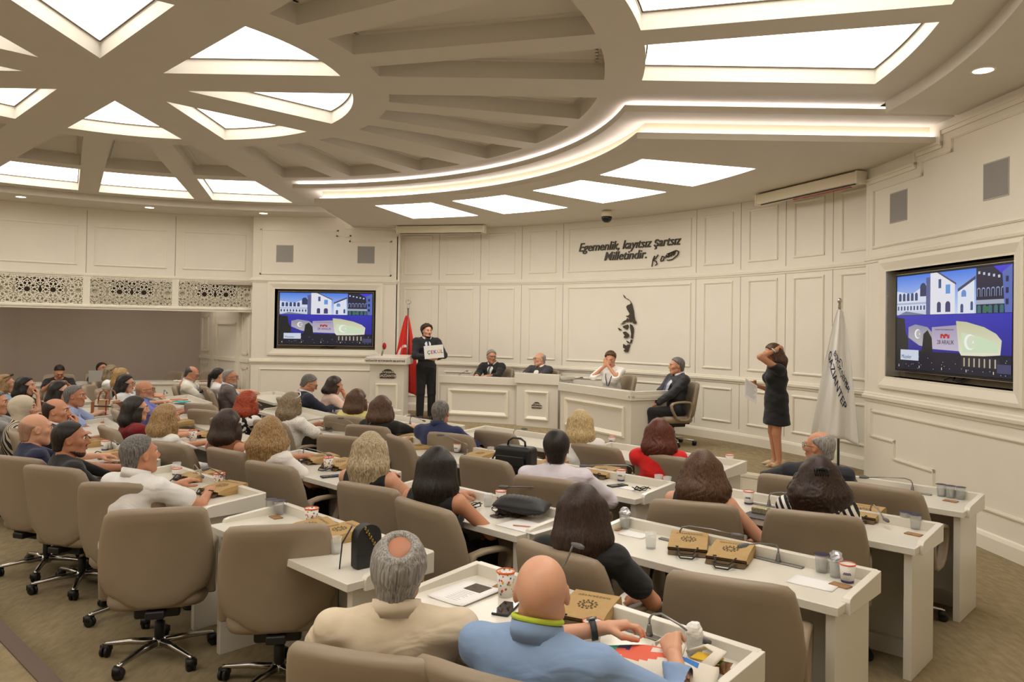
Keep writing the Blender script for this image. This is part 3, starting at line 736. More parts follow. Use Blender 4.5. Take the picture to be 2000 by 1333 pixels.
MR, LR = facade(rs, R4, R5, ZS, 1.05, .13, .62, 'right_front')
ME_, LE = facade(rs, R5, (2.32, 11.3), ZS, 1.05, .13, .1, 'right_end', False)
b = MB(); b.box(.0, .04, .05, .6, ZS, .95, MA); b.build('left_cheek', DESKM, rs)
# emblem used on rostrum and lectern: a fortress outline over two lines of letters
EMB = mat('emblem_dark', (58, 50, 38), .5)
def emblem(root, M, w):
    k = w / .26
    out = [(-.13, -.05), (-.12, -.07), (-.03, -.068), (.1, -.07), (.13, -.045), (.13, .0), (.105, .01), (.09, .045), (.06, .05), (.05, .066), (0, .075), (-.05, .066), (-.06, .052), (-.09, .045), (-.1, .012), (-.13, .0)]
    MB().prism([(x * k, z * k) for x, z in out], 0, .008, M).build('emblem_plate', EMB, root)
    for txt, sz, z in (('BÜYÜKŞEHİR', .036, .025), ('GAZİANTEP', .052, -.03)):
        tm = text_mesh(txt, sz * k, .001, offset=.0006); tm.transform(M @ Matrix.Translation((0, z * k, .0095))); obj('emblem_lettering', tm, DESKM, root)
F = Matrix.Rotation(PI / 2, 4, 'X')
emblem(rs, MC @ Matrix.Translation((LC / 2, .03, .62)) @ F, .2)

# ---- lectern
lc = thing('lectern', 'cream lectern with dark emblem and lettered top edge, beside the red flag', 'lectern', (-2.2, 13.72, ZS), rad(-6))
MB().box(-.31, .31, -.02, .34, 0, 1.0).build('body', DESKM, lc, bevel=.005)
MB().box(-.35, .35, -.05, .38, 0, .09).build('plinth', DESKM, lc, bevel=.005)
b = MB(); rows = [[(x, y, z) for y, z in ((-.09, 1.0), (.4, 1.0), (.4, 1.16), (.3, 1.16), (-.09, 1.12))] for x in (-.37, .37)]
b.grid(rows, True, True).build('reading_top', DESKM, lc, bevel=.006)
b = MB(); pf = [(0, -.02), (0, -.04), (.02, -.045), (.05, -.02)]; rows = []
for (sx, sz, cx_, cz_) in ((1, 1, -.2, .16), (-1, 1, .2, .16), (-1, -1, .2, .66), (1, -1, -.2, .66), (1, 1, -.2, .16)): rows.append([(cx_ + sx * u, v, cz_ + sz * u) for u, v in pf])
b.grid(rows, True).build('raised_frame', TRIM, lc)
emblem(lc, Matrix.Translation((.02, -.021, .83)) @ F, .3)
tm = text_mesh('GAZİANTEP BÜYÜKŞEHİR BELEDİYESİ', .042, .001, offset=.0008); tm.transform(Matrix.Translation((-.02, -.0915, 1.06)) @ F); obj('lettering', tm, EMB, lc)
mc = thing('hand_microphone', 'red foam-topped microphone standing on the lectern', 'microphone', (-2.27, 13.72, ZS + 1.15))
b = MB(); b.tube([(-.03, .0, 0), (-.02, .02, .06), (.0, .03, .13)], [.012, .015, .014], 10).build('handle', STEEL, mc, True)
MB().ell((.01, .03, .17), (.036, .036, .06), 14, 10).build('foam_cap', mat('red_foam', (170, 30, 40), .9, bump=.5, bscale=300), mc, True)

# ---- flags
def flag_pole(t, h, finial):
    MB().lathe([(.16, 0), (.16, .015), (.05, .03), (.02, .05)], 24).build('base', STEEL, t, True)
    MB().lathe([(.015, .03), (.015, h - .12)], 12).build('pole', STEEL, t, True)
    b = MB()
    if finial == 'moon':
        b.lathe([(.015, h - .12), (.026, h - .1), (.012, h - .08), (.02, h - .06), (.008, h - .04)], 12)
        b.tube([(.045 * math.sin(a), 0, h + .02 - .045 * math.cos(a)) for a in [rad(x) for x in range(-140, 141, 20)]], .008, 6)
        for k in range(5): b.box(-.004, .004, -.003, .003, 0, .022, Matrix.Translation((.0, 0, h + .045)) @ Matrix.Rotation(2 * PI * k / 5, 4, 'Y'))
    else: b.lathe([(.015, h - .12), (.02, h - .1), (.014, h - .06), (.028, h - .03), (.024, h), (.002, h + .015)], 12)
    b.build('finial', CHROME, t, True)
def draped(ztop, zbot, wtop, wbot, xo, folds, amp, nz=40, nx=60, skew=0, yaw=0, rag=.0):
    rows = []; th = []
    def pos(u, v):
        wdt = wtop + (wbot - wtop) * v ** .8; x = xo(v) + (u - .5) * wdt + skew * v * (u - .5)
        ph = u * folds * 2 * PI; y = amp * (.25 + .75 * v) * (math.sin(ph) + .35 * math.sin(2.3 * ph + 4 * v))
        z = ztop + (zbot - ztop) * v - .12 * v * (u - .35) ** 2 * 2 + rag * v * math.sin(u * 5)
        return (x, y, z)
    b = MB(); rows = [[pos(j / nx, i / nz) for j in range(nx + 1)] for i in range(nz + 1)]
    b.grid(rows); return b, pos
def on_flag(pos, polys):
    """flat sewn-on shapes (u,v polygons) laid on the cloth just off both faces"""
    b = MB()
    for pl in polys:
        n = len(pl); c = (sum(p[0] for p in pl) / n, sum(p[1] for p in pl) / n)
        vs = []
        for k in range(1, 7):
            vs.append([(c[0] + (p[0] - c[0]) * k / 6, c[1] + (p[1] - c[1]) * k / 6) for p in pl])
        for dy in (-.006,):
            rows = [[tuple(Vector(pos(*q)) + Vector((0, dy, 0))) for q in r] for r in vs]; b.grid(rows, True)
            b.add([tuple(Vector(pos(*q)) + Vector((0, dy, 0))) for q in vs[0]], [tuple(range(n))])
    return b
RED = mat('flag_red', (214, 30, 18), .6, sheen=.2); WHITE_SATIN = mat('flag_white', (238, 236, 232), .5, sheen=.3)
fl = thing('flag', 'red flag with white crescent and star on a steel pole behind the lectern', 'flag', (-1.95, 14.5, ZS), rad(-4), group='flags on poles')
flag_pole(fl, 2.12, 'moon')
b, ps = draped(1.88, .45, .05, .62, lambda v: -.02 - .02 * v, 2.0, .045)
cl = b.build('cloth', RED, fl, True); cl.modifiers.new('solid', 'SOLIDIFY').thickness = .004
cres = [(.33 + .17 * math.cos(a), .50 + .105 * math.sin(a)) for a in [rad(x) for x in range(50, 311, 20)]] + [(.38 + .125 * math.cos(a), .50 + .078 * math.sin(a)) for a in [rad(x) for x in range(300, 59, -20)]]
def strip_poly(outer, inner):
    return [[outer[i], outer[i + 1], inner[i + 1], inner[i]] for i in range(len(outer) - 1)]
oc = [(.42 + .36 * math.cos(rad(x)), .53 + .15 * math.sin(rad(x))) for x in range(60, 301, 15)]; ic = [(.48 + .30 * math.cos(rad(x)), .53 + .115 * math.sin(rad(x))) for x in range(60, 301, 15)]
on_flag(ps, strip_poly(oc, ic)).build('crescent', WHITE_SATIN, fl, True)
on_flag(ps, [[(.68 + (.12 if k % 2 == 0 else .05) * math.cos(PI * k / 5), .53 + (.055 if k % 2 == 0 else .022) * math.sin(PI * k / 5)) for k in range(10)]]).build('star', WHITE_SATIN, fl, True)
fw_ = thing('flag', 'white municipal flag with navy fortress and lettering beside the right television', 'flag', (4.06, 9.58, ZS), rad(-20), group='flags on poles')
flag_pole(fw_, 2.1, 'ball')
b, ps = draped(1.97, .40, .06, .56, lambda v: .0 - .05 * v, 1.6, .05, skew=.0)
_ps0 = ps
def ps(u, v, _f=_ps0):
    p = _f(u, v); return (p[0], p[1] - .05 - .03 * v, p[2])
b = MB().grid([[ps(j / 60, i / 40) for j in range(61)] for i in range(41)])
cl = b.build('cloth', WHITE_SATIN, fw_, True); cl.modifiers.new('solid', 'SOLIDIFY').thickness = .004
NAVY = mat('flag_navy', (28, 36, 76), .6)
def flag_text(txt, u0, v0, du, dv, hgt):
    """lettering running down the cloth"""
    tm = text_mesh(txt, 1.0, 0, offset=.012, align='LEFT'); bm = bmesh.new(); bm.from_mesh(tm)
    bmesh.ops.triangulate(bm, faces=bm.faces); bmesh.ops.subdivide_edges(bm, edges=[e for e in bm.edges if e.calc_length() > .15], cuts=1)
    for v in bm.verts:
        X_, Z_ = v.co.x, v.co.y
        u = u0 + du[0] * X_ + dv[0] * Z_; vv = v0 + du[1] * X_ + dv[1] * Z_
        v.co = Vector(ps(min(max(u, .01), .99), min(max(vv, .02), .99))) + Vector((0, -.012, 0))
    me = bpy.data.meshes.new('flag_lettering'); bm.to_mesh(me); bm.free(); return obj('lettering', me, NAVY, fw_)
flag_text('BÜYÜKŞEHİR', .34, .335, (.085, .046), (.085, -.05), 1)
flag_text('GAZIANTEP', .14, .335, (.112, .079), (.12, -.066), 1)
tw = [(.44, .36), (.50, .37), (.50, .40), (.58, .415), (.58, .385), (.66, .40), (.66, .44), (.74, .47), (.74, .52), (.80, .535), (.80, .60), (.84, .60)]
sk = []
for (u0, v0), (u1, v1) in zip(tw[:-1], tw[1:]):
    if abs(u1 - u0) > abs(v1 - v0) * .5: sk.append([(u0, v0 - .006), (u1, v1 - .006), (u1, v1 + .002), (u0, v0 + .002)])
    else: sk.append([(u0 - .01, v0), (u0 + .01, v0), (u1 + .01, v1), (u1 - .01, v1)])
on_flag(ps, sk).build('fortress_outline', NAVY, fw_)

# ---- lettering, signature and cut-out portrait on the curved wall
def on_wall(a, z, d=.012):   # frame on the curved wall: x to the viewer's right, y up, z out of the wall
    return Matrix.Translation(pol(RW - d, a, z)) @ Matrix.Rotation(rad(a - 90), 4, 'Z') @ Matrix.Rotation(PI / 2, 4, 'X')
def bend(me, a, z, d=.012):
    """wrap a flat mesh (x right, y up, z out) round the curved wall"""
    for v in me.vertices:
        aa = a - math.degrees(v.co.x / RW); q = pol(RW - d - v.co.z, aa, z + v.co.y); v.co = q
    me.update(); return me
wt = thing('wall_lettering', 'dark raised italic lettering on the curved wall above the portrait', 'lettering')
for txt, a, z in (('Egemenlik, kayıtsız şartsız', 46.9, 3.40), ('Milletindir.', 47.35, 3.215)):
    tm = text_mesh(txt, .235, .012, shear=.3, offset=.0015)
    w0 = max(v.co.x for v in tm.vertices) - min(v.co.x for v in tm.vertices); want = 2.12 if txt[0] == 'E' else .88
    tm.transform(Matrix.Diagonal((want / w0, .92, 1, 1))); bend(tm, a, z); obj('text_line', tm, DARKM, wt)
sg = MB()
for pts in ([(-.2, -.22), (-.17, -.05), (-.12, .04)], [(-.12, .04), (-.16, -.06), (-.09, -.02), (-.02, .06)], [(-.15, -.07), (-.08, -.09), (-.05, -.16), (-.1, -.19)], [(.05, -.08), (.1, .02), (.16, .0), (.14, -.08), (.05, -.1)],
            [(.2, -.04), (.22, .04), (.26, -.02), (.29, .06), (.31, -.01), (.35, .09), (.36, 0), (.42, .1), (.43, .02), (.5, .13)], [(.24, .06), (.5, .13), (.58, .1), (.55, .02), (.4, -.07), (.28, -.09), (.24, -.08)]):
    pp = []
    for p, q in zip(pts[:-1], pts[1:]):
        for k in range(4): pp.append((p[0] + (q[0] - p[0]) * k / 4, p[1] + (q[1] - p[1]) * k / 4, .012))
    pp.append((*pts[-1], .012)); sg.tube(pp, .013, 6)
me = sg.mesh('signature'); me.transform(Matrix.Rotation(rad(0), 4, 'Z') @ Matrix.Diagonal((.7, .7, 1, 1))); bend(me, 42.6, 3.15)
obj('signature', me, DARKM, wt, True)
pt = thing('wall_portrait', 'dark cut-out metal portrait relief on the curved wall behind the rostrum', 'wall art')
PX = [  # pieces of the relief, in photo-independent units of metres, origin at its centre, x right, y up
    [(-.10, .84), (-.06, .80), (-.03, .75), (.04, .72), (.10, .66), (.15, .57), (.17, .48), (.2, .36), (.22, .2), (.24, .12), (.28, .06), (.25, .01), (.2, .03), (.17, .09), (.12, .06), (.08, .1), (.04, .06), (0, .09), (-.05, .06), (-.13, .05), (-.06, .1), (0, .13), (.02, .18), (.05, .13), (.08, .17), (.06, .2), (0, .22), (-.02, .245), (.05, .25), (.09, .29), (.07, .34), (.02, .42), (-.01, .5), (.03, .55), (.08, .56), (.12, .6), (.1, .66), (.02, .72), (-.03, .74), (-.07, .77)],
    [(-.18, .0), (-.1, .04), (-.04, .05), (-.1, .01)], [(-.24, -.1), (-.19, -.12), (-.13, -.16), (-.2, -.17)],
    [(-.1, -.05), (-.02, -.02), (.04, .0), (.06, -.07), (.02, -.14), (-.04, -.12), (-.08, -.1)],
    [(.1, .01), (.16, -.02), (.2, -.1), (.2, -.2), (.18, -.4), (.13, -.39), (.14, -.26), (.11, -.1)],
    [(-.1, -.22), (-.02, -.2), (.07, -.28), (.08, -.34), (.02, -.38), (-.05, -.39), (-.07, -.36), (-.04, -.32)],
    [(.0, -.46), (.05, -.48), (.1, -.52), (.05, -.53)], [(.13, -.42), (.17, -.44), (.15, -.52), (.1, -.54), (.12, -.48)],
    [(-.08, -.56), (0, -.6), (.05, -.57), (.11, -.57), (.08, -.68), (.05, -.78), (.0, -.79), (-.07, -.75), (-.02, -.7), (-.08, -.66)]]
for pl in PX:
    me = MB().prism(pl, 0, .018).mesh('relief_piece'); bm = bmesh.new(); bm.from_mesh(me); bmesh.ops.triangulate(bm, faces=[f for f in bm.faces if len(f.verts) > 4]); bm.to_mesh(me); bm.free()
    me.transform(Matrix.Diagonal((.74, .61, 1, 1))); bend(me, 47.0, 2.02); obj('relief_piece', me, DARKM, pt)

# ---- press desk in the recess
pd = thing('press_desk', 'long cream press desk in the recess under the star screens', 'desk')
P1_, P2_, P3_ = (-8.95, 13.98), (-7.6, 14.85), (-5.55, 15.35)
for p, q in ((P1_, P2_), (P2_, P3_), ((-9.9, 13.2), P1_)):
    p_, q_ = Vector((*p, 0)), Vector((*q, 0)); d = q_ - p_; M = Matrix.Translation(p_) @ Matrix.Rotation(math.atan2(d.y, d.x), 4, 'Z'); L = d.length
    MB().box(0, L, 0, .03, 0, .72, M).build('front_panel', DESKM, pd); MB().box(-.02, L + .02, -.03, .5, .72, .77, M).build('top', DESKM, pd, bevel=.004)
    MB().box(0, L, -.02, 0, .44, .47, M).build('rail_molding', TRIM, pd); MB().box(0, L, -.025, 0, .02, .14, M).build('plinth', TRIM, pd)
# ================================================================== organic shapes: distance fields + surface nets
class Field:
    def __init__(s, xs, ys, zs):
        s.xs, s.ys, s.zs = [np.asarray(a, float) for a in (xs, ys, zs)]; s.f = np.full((len(xs), len(ys), len(zs)), .2)
    def block(s, lo, hi):
        sl = []
        for a, l, h in zip((s.xs, s.ys, s.zs), lo, hi):
            i0, i1 = np.searchsorted(a, l), np.searchsorted(a, h); sl.append(slice(max(i0 - 1, 0), i1 + 1))
        return tuple(sl), s.xs[sl[0]][:, None, None], s.ys[sl[1]][None, :, None], s.zs[sl[2]][None, None, :]
    def _mix(s, sl, d, k, sub=False):
        f = s.f[sl]
        if sub:
            h = np.clip(.5 - .5 * (f + d) / k, 0, 1); s.f[sl] = f * (1 - h) + (-d) * h + k * h * (1 - h)
        else:
            h = np.clip(.5 + .5 * (f - d) / k, 0, 1); s.f[sl] = f * (1 - h) + d * h - k * h * (1 - h)
    def cap(s, a, b, ra, rb, k=.02, sub=False, flat=None):
        a, b = np.array(a, float), np.array(b, float); m = max(ra, rb) + .05 + k
        sl, X, Y, Z = s.block(np.minimum(a, b) - m, np.maximum(a, b) + m); d = b - a; L = max(d @ d, 1e-9)
        t = np.clip(((X - a[0]) * d[0] + (Y - a[1]) * d[1] + (Z - a[2]) * d[2]) / L, 0, 1)
        dx, dy, dz = X - a[0] - t * d[0], Y - a[1] - t * d[1], Z - a[2] - t * d[2]
        if flat: dx, dy, dz = dx * flat[0], dy * flat[1], dz * flat[2]
        s._mix(sl, np.sqrt(dx * dx + dy * dy + dz * dz) - (ra + (rb - ra) * t), k, sub); return s
    def ell(s, c, r, k=.02, sub=False, rx=0):
        c = np.array(c, float); r = np.array(r, float); m = r.max() + .05 + k
        sl, X, Y, Z = s.block(c - m, c + m); x, y, z = X - c[0], Y - c[1], Z - c[2]
        if rx: y, z = y * math.cos(rx) + z * math.sin(rx), -y * math.sin(rx) + z * math.cos(rx)
        k0 = np.sqrt((x / r[0]) ** 2 + (y / r[1]) ** 2 + (z / r[2]) ** 2); k1 = np.sqrt((x / r[0] ** 2) ** 2 + (y / r[1] ** 2) ** 2 + (z / r[2] ** 2) ** 2)
        s._mix(sl, k0 * (k0 - 1) / np.maximum(k1, 1e-6), k, sub); return s
    def grids(s): return s.xs[:, None, None], s.ys[None, :, None], s.zs[None, None, :]
    def clip(s, g): s.f = np.maximum(s.f, g); return s
    def sclip(s, g, k):
        h = np.clip(.5 + .5 * (s.f - g) / k, 0, 1); s.f = g + (s.f - g) * h + k * h * (1 - h); return s
    def mesh(s):
        f = s.f; ins = f < 0; n = np.array(f.shape); cs = n - 1
        acc = np.zeros((*cs, 3)); cnt = np.zeros(tuple(cs)); quads = []
        cid = -np.ones(tuple(cs), int)
        for ax in range(3):
            sa = [slice(None)] * 3; sb = [slice(None)] * 3; sa[ax] = slice(None, -1); sb[ax] = slice(1, None)
            A, B = f[tuple(sa)], f[tuple(sb)]; I, J, K = np.nonzero(ins[tuple(sa)] != ins[tuple(sb)])
            if len(I) == 0: continue
            fa, fb = A[I, J, K], B[I, J, K]; p = np.stack([I, J, K], 1).astype(float); p[:, ax] += fa / (fa - fb)
            o = [a for a in range(3) if a != ax]; idx = np.stack([I, J, K], 1); cells = []
            for du, dv in ((-1, -1), (0, -1), (0, 0), (-1, 0)):
                q = idx.copy(); q[:, o[0]] += du; q[:, o[1]] += dv
                ok = np.all((q >= 0) & (q < cs), 1); qq = q[ok]
                np.add.at(acc, (qq[:, 0], qq[:, 1], qq[:, 2]), p[ok]); np.add.at(cnt, (qq[:, 0], qq[:, 1], qq[:, 2]), 1); cells.append((q, ok))
            okall = cells[0][1] & cells[1][1] & cells[2][1] & cells[3][1]
            quads.append(([c[0][okall] for c in cells], (fa[okall] < 0) ^ (ax == 1)))
        m = cnt > 0; nv = int(m.sum())
        if nv == 0: return np.zeros((0, 3)), np.zeros((0, 4), int)
        cid[m] = np.arange(nv); v = acc[m] / cnt[m][:, None]
        out = np.stack([np.interp(v[:, i], np.arange(n[i]), (s.xs, s.ys, s.zs)[i]) for i in range(3)], 1)
        F = []
        for cells, fl in quads:
            q = np.stack([cid[c[:, 0], c[:, 1], c[:, 2]] for c in cells], 1); q[~fl] = q[~fl][:, ::-1]; F.append(q)
        return out, np.concatenate(F)
def lin_axis(a, b, h): return np.arange(a, b + h, h)
def np_mesh(name, v, f, smooth=True):
    me = bpy.data.meshes.new(name); me.vertices.add(len(v)); me.vertices.foreach_set('co', np.asarray(v, np.float32).ravel())
    me.loops.add(f.size); me.loops.foreach_set('vertex_index', f.astype(np.int32).ravel()); me.polygons.add(len(f))
    me.polygons.foreach_set('loop_start', np.arange(0, f.size, 4, dtype=np.int32)); me.polygons.foreach_set('loop_total', np.full(len(f), 4, np.int32))
    me.polygons.foreach_set('use_smooth', np.full(len(f), smooth)); me.update(calc_edges=True); return me
def relax(v, f, it=1):
    for _ in range(it):
        s = np.zeros_like(v); c = np.zeros(len(v)); 
        for a, b in ((0, 1), (1, 2), (2, 3), (3, 0)):
            np.add.at(s, f[:, a], v[f[:, b]]); np.add.at(c, f[:, a], 1); np.add.at(s, f[:, b], v[f[:, a]]); np.add.at(c, f[:, b], 1)
        v = v * .5 + .5 * s / np.maximum(c, 1)[:, None]
    return v
def xf(v, M):
    M = np.array(M); return v @ M[:3, :3].T + M[:3, 3]

# ---- head (origin at the middle of the head, +y the way the face looks)
_heads = {}
def head_mesh(sex, h):
    if (sex, h) in _heads: return _heads[(sex, h)]
    F = Field(lin_axis(-.11, .11, h), lin_axis(-.15, .15, h), lin_axis(-.235, .14, h)); w = 1.0 if sex == 'm' else .94; j = 1.0 if sex == 'm' else .88
    F.ell((0, -.018, .032), (.077 * w, .099, .088), .01); F.ell((0, .022, -.02), (.064 * w, .07, .085), .03)
    F.cap((-.012, .064, -.096), (.012, .064, -.096), .022 * j, .022 * j, .03)
    for s in (-1, 1):
        F.cap((s * .05 * w * j, .004, -.062), (s * .018, .056, -.094), .022, .02, .025)
        F.ell((s * .043 * w, .058, -.012), (.024, .024, .02), .02); F.cap((s * .012, .088, .036), (s * .044, .074, .034), .011 * j, .01, .014)
        F.ell((s * .032 * w, .094, .014), (.017, .016, .011), .012, sub=True)
        F.ell((s * .079 * w, -.008, .0), (.011, .021, .032), .006); F.ell((s * .086 * w, -.004, .002), (.006, .012, .02), .005, sub=True)
        F.ell((s * .013, .098, -.028), (.009, .01, .008), .008)
    F.cap((0, .084, .03), (0, .112, -.02), .009, .0125, .012)
    F.cap((-.018, .086, -.052), (.018, .086, -.052), .007, .007, .008); F.cap((-.014, .085, -.064), (.014, .085, -.064), .008, .008, .008)
    F.cap((-.02, .096, -.058), (.02, .096, -.058), .0035, .0035, .004, sub=True)
    r = .056 if sex == 'm' else .047
    F.cap((0, -.03, -.06), (0, -.062, -.22), r, r * 1.12, .03)
    v, f = F.mesh(); v = relax(v, f, 1); _heads[(sex, h)] = (v, f); return v, f
# ---- hand (origin at the wrist, +y along the fingers, palm down, thumb towards +x)
_hands = {}
def hand_mesh(curl, h):
    if (curl, h) in _hands: return _hands[(curl, h)]
    F = Field(lin_axis(-.07, .1, h), lin_axis(-.07, .2, h), lin_axis(-.13, .04, h))
    F.cap((0, -.06, 0), (0, .01, 0), .027, .025, .012, flat=(1, 1, 1.15))
    F.cap((.012, .015, 0), (.024, .075, 0), .02, .017, .012); F.cap((-.012, .015, 0), (-.026, .07, 0), .02, .016, .012); F.cap((0, .02, 0), (0, .078, .002), .02, .017, .012)
    for x, L, c0 in ((.029, .068, 0), (.010, .078, .0), (-.010, .072, .04), (-.029, .056, .1)):
        p = np.array([x, .078 if abs(x) < .02 else .072, 0]); a = curl * .45 + c0; r = .0098
        for seg in (.5, .3, .24):
            q = p + np.array([x * .12 * seg, math.cos(a) * L * seg, -math.sin(a) * L * seg]); F.cap(p, q, r, r * .92, .004); p = q; r *= .92; a += curl * .75
    p = np.array([.026, .018, -.006]); 
    for q, r in ((np.array([.052, .05, -.016 - .02 * curl]), .0125), (np.array([.056 - .012 * curl, .084, -.022 - .03 * curl]), .0105), (np.array([.052 - .022 * curl, .108 - .006 * curl, -.026 - .038 * curl]), .009)):
        F.cap(p, q, r * 1.1, r, .008); p = q
    v, f = F.mesh(); v = relax(v, f, 1); _hands[(curl, h)] = (v, f); return v, f

# ---- hair, in head space
_hair = {}
def hair_mesh(st, h, **o):
    key = (st, h, tuple(sorted(o.items())))
    if key in _hair: return _hair[key]
    ln = o.get('len', .3); vol = o.get('vol', 1.0)
    F = Field(lin_axis(-.2, .2, h), lin_axis(-.24, .17, h), lin_axis(-.16 - (ln if st in ('long', 'bob', 'scarf', 'pony') else 0), .17, h))
    X, Y, Z = F.grids()
    th = o.get('th', .012)
    F.ell((0, -.02, .036), (.079 + th, .1 + th, .09 + th), .01)
    cut = lambda off: Y - (off - .02 + np.interp(Z, [-.12, .0, .018, .036, .046, .2], [-.058, -.036, -.03, .004, .012, .166]))
    if st in ('short', 'ring', 'buzz', 'curly', 'bun'): F.cap((0, -.056, .0), (0, -.06, -.1), .058 + th * .7, .05 + th * .5, .02)
    if st == 'short':
        F.sclip(cut(o.get('hl', .02)), .012); F.sclip(o.get('nape', -.075) - Z, .012)
        if 'bald' in o: F.ell((0, o['bald'], .13), (o.get('bw', .055), o.get('bl', .08), .062), .03, sub=True)
    elif st == 'ring':
        F.sclip(cut(.014), .01); F.sclip(-.08 - Z, .012); F.sclip(Z - o.get('top', .05) + .35 * (Y + .02), .02)
    elif st == 'buzz': F.clip(cut(.02, 1.1, .03)); F.clip(-.07 - Z)
    elif st in ('long', 'bob', 'pony'):
        if st != 'pony':
            for sx in (-1, -.5, 0, .5, 1):
                yb = -.07 - .03 * (1 - abs(sx)); zb = -ln * (1 - .08 * abs(sx))
                F.cap((sx * .07, yb * .8, .03), (sx * .078 * vol, yb - .015, -.1), .05, .048 * vol, .03)
                F.cap((sx * .078 * vol, yb - .015, -.1), (sx * .085 * vol * (.9 if st == 'long' else 1.0), yb - (.03 if st == 'long' else -.01), zb), .048 * vol, .022 if st == 'long' else .036 * vol, .03)
            for sx in (-1, 1):
                F.cap((sx * .072, .02, .04), (sx * .088 * vol, .0, -.08), .032, .034 * vol, .03)
                if st == 'bob': F.cap((sx * .088 * vol, .0, -.06), (sx * .086 * vol, .005, -ln + .02), .034, .032 * vol, .03)
                elif o.get('front'): F.cap((sx * .09, .0, -.08), (sx * .1, .02, -ln * .85), .032, .022, .03)
        F.ell((0, .115, -.045), (.066, .09, .1), .02, sub=True)
        F.sclip(np.where(Z > .02, Y - (.03 + 1.0 * (Z - .05)), -1), .015)
        if o.get('neck', True): F.cap((0, .0, -.1), (0, .02, -.5), .062, .1, .01, sub=True)
        if st == 'pony':
            F.clip(-.09 - Z); F.sclip(cut(.02), .012); F.ell((0, -.125, .02), (.035, .04, .04), .02); F.cap((0, -.14, .01), (0, -.17, -ln), .035, .02, .02)
        if o.get('bun'): F.ell((0, -.12, .03), (.05, .05, .05), .02)
    elif st == 'bun':
        F.clip(-.1 - Z); F.ell((.0, -.12, .05), (.048, .045, .05), .02); F.ell((0, -.02, .05), (.092, .11, .09), .02); F.sclip(cut(.02), .012)
    elif st == 'curly':
        F.ell((0, -.03, .05), (.1 * vol, .115 * vol, .092 * vol), .02); F.cap((0, -.07, .0), (0, -.075, -.09), .06 * vol, .045, .03)
        for sx in (-1, 1): F.ell((sx * .075, -.01, .0), (.035, .05, .06), .02)
        F.ell((0, .12, -.03), (.068, .09, .1), .015, sub=True); F.sclip(cut(.026), .012); F.sclip(-.095 - Z, .02)
    elif st == 'scarf':
        F.ell((0, -.02, .03), (.095, .118, .108), .02); F.cap((0, -.02, -.03), (0, -.03, -.16), .085, .1, .03); F.cap((-.1, -.03, -.22), (.1, -.03, -.22), .075, .075, .05); F.cap((0, .06, -.16), (0, .1, -.26), .06, .05, .04)
        F.ell((0, .13, -.01), (.058, .085, .088), .01, sub=True)
    a = np.arctan2(X, -(Y - .0)) + 0 * Z
    amp = o.get('amp', .0018); wv = o.get('wave', .3)
    if st in ('long', 'bob', 'pony'):
        ph = a + .22 * wv * np.sin(24 * Z + 2 * a) + .12 * wv * np.sin(41 * Z - 3 * a + 1)
        F.f = F.f + amp * (np.sin(31 * ph) * .6 + np.sin(47 * ph + 1.3) * .5 + .5 * np.sin(19 * ph + 9 * Z)) * np.clip((.1 - Z) / .1, .15, 1)
        F.clip(-ln - .045 + .03 * np.sin(13 * a + 1) * np.sin(29 * a) + .02 * np.abs(np.sin(3 * a)) - Z)
    if o.get('curl') or st == 'curly': c = o.get('curl', .006); F.f = F.f + c * np.sin(95 * X + 3 * np.sin(40 * Z)) * np.sin(88 * Y + 1) * np.sin(80 * Z + 2)
    v, f = F.mesh()
    if len(v): v = relax(v, f, 1)
    _hair[key] = (v, f); return v, f

def strand_mat(name, c1, c2, sc=1.0):
    if name in MATS: return MATS[name]
    m = bpy.data.materials.new(name); m.use_nodes = True; nt = m.node_tree; b = nt.nodes['Principled BSDF']
    tc = nt.nodes.new('ShaderNodeTexCoord'); mp = nt.nodes.new('ShaderNodeMapping'); mp.inputs['Scale'].default_value = (120 * sc, 120 * sc, 6 * sc)
    n = nt.nodes.new('ShaderNodeTexNoise'); n.inputs['Scale'].default_value = 1.6; n.inputs['Detail'].default_value = 5; n.inputs['Distortion'].default_value = .6
    r = nt.nodes.new('ShaderNodeValToRGB'); r.color_ramp.elements[0].position = .35; r.color_ramp.elements[1].position = .68; r.color_ramp.elements[0].color = lin(c1); r.color_ramp.elements[1].color = lin(c2)
    nt.links.new(tc.outputs['Object'], mp.inputs[0]); nt.links.new(mp.outputs[0], n.inputs['Vector']); nt.links.new(n.outputs[0], r.inputs[0]); nt.links.new(r.outputs[0], b.inputs['Base Color'])
    bp = nt.nodes.new('ShaderNodeBump'); bp.inputs['Strength'].default_value = .45; bp.inputs['Distance'].default_value = .004; nt.links.new(n.outputs[0], bp.inputs['Height']); nt.links.new(bp.outputs[0], b.inputs['Normal'])
    b.inputs['Roughness'].default_value = .42; b.inputs['Specular IOR Level'].default_value = .35; MATS[name] = m; return m
HAIR = {k: strand_mat('hair_' + k, *c) for k, c in {
    'black': ((14, 11, 10), (44, 36, 32)), 'darkbrown': ((30, 20, 16), (66, 46, 36)), 'brown': ((58, 38, 26), (104, 74, 52)), 'auburn': ((62, 26, 18), (112, 56, 36)), 'red': ((120, 40, 14), (176, 72, 30)),
    'blonde': ((150, 124, 84), (222, 200, 150)), 'ashblonde': ((120, 102, 76), (206, 190, 156)), 'honey': ((104, 76, 44), (186, 152, 104)), 'mousy': ((78, 66, 52), (168, 148, 116)), 'grey': ((104, 100, 96), (176, 172, 166)), 'saltpepper': ((66, 62, 60), (138, 134, 130)), 'white': ((150, 146, 140), (214, 210, 204)), 'darkgrey': ((44, 42, 42), (92, 88, 86)), 'golden': ((120, 92, 56), (196, 160, 100)), 'stubble': ((150, 116, 96), (172, 134, 112)), 'shadow': ((44, 34, 30), (84, 64, 54))}.items()}
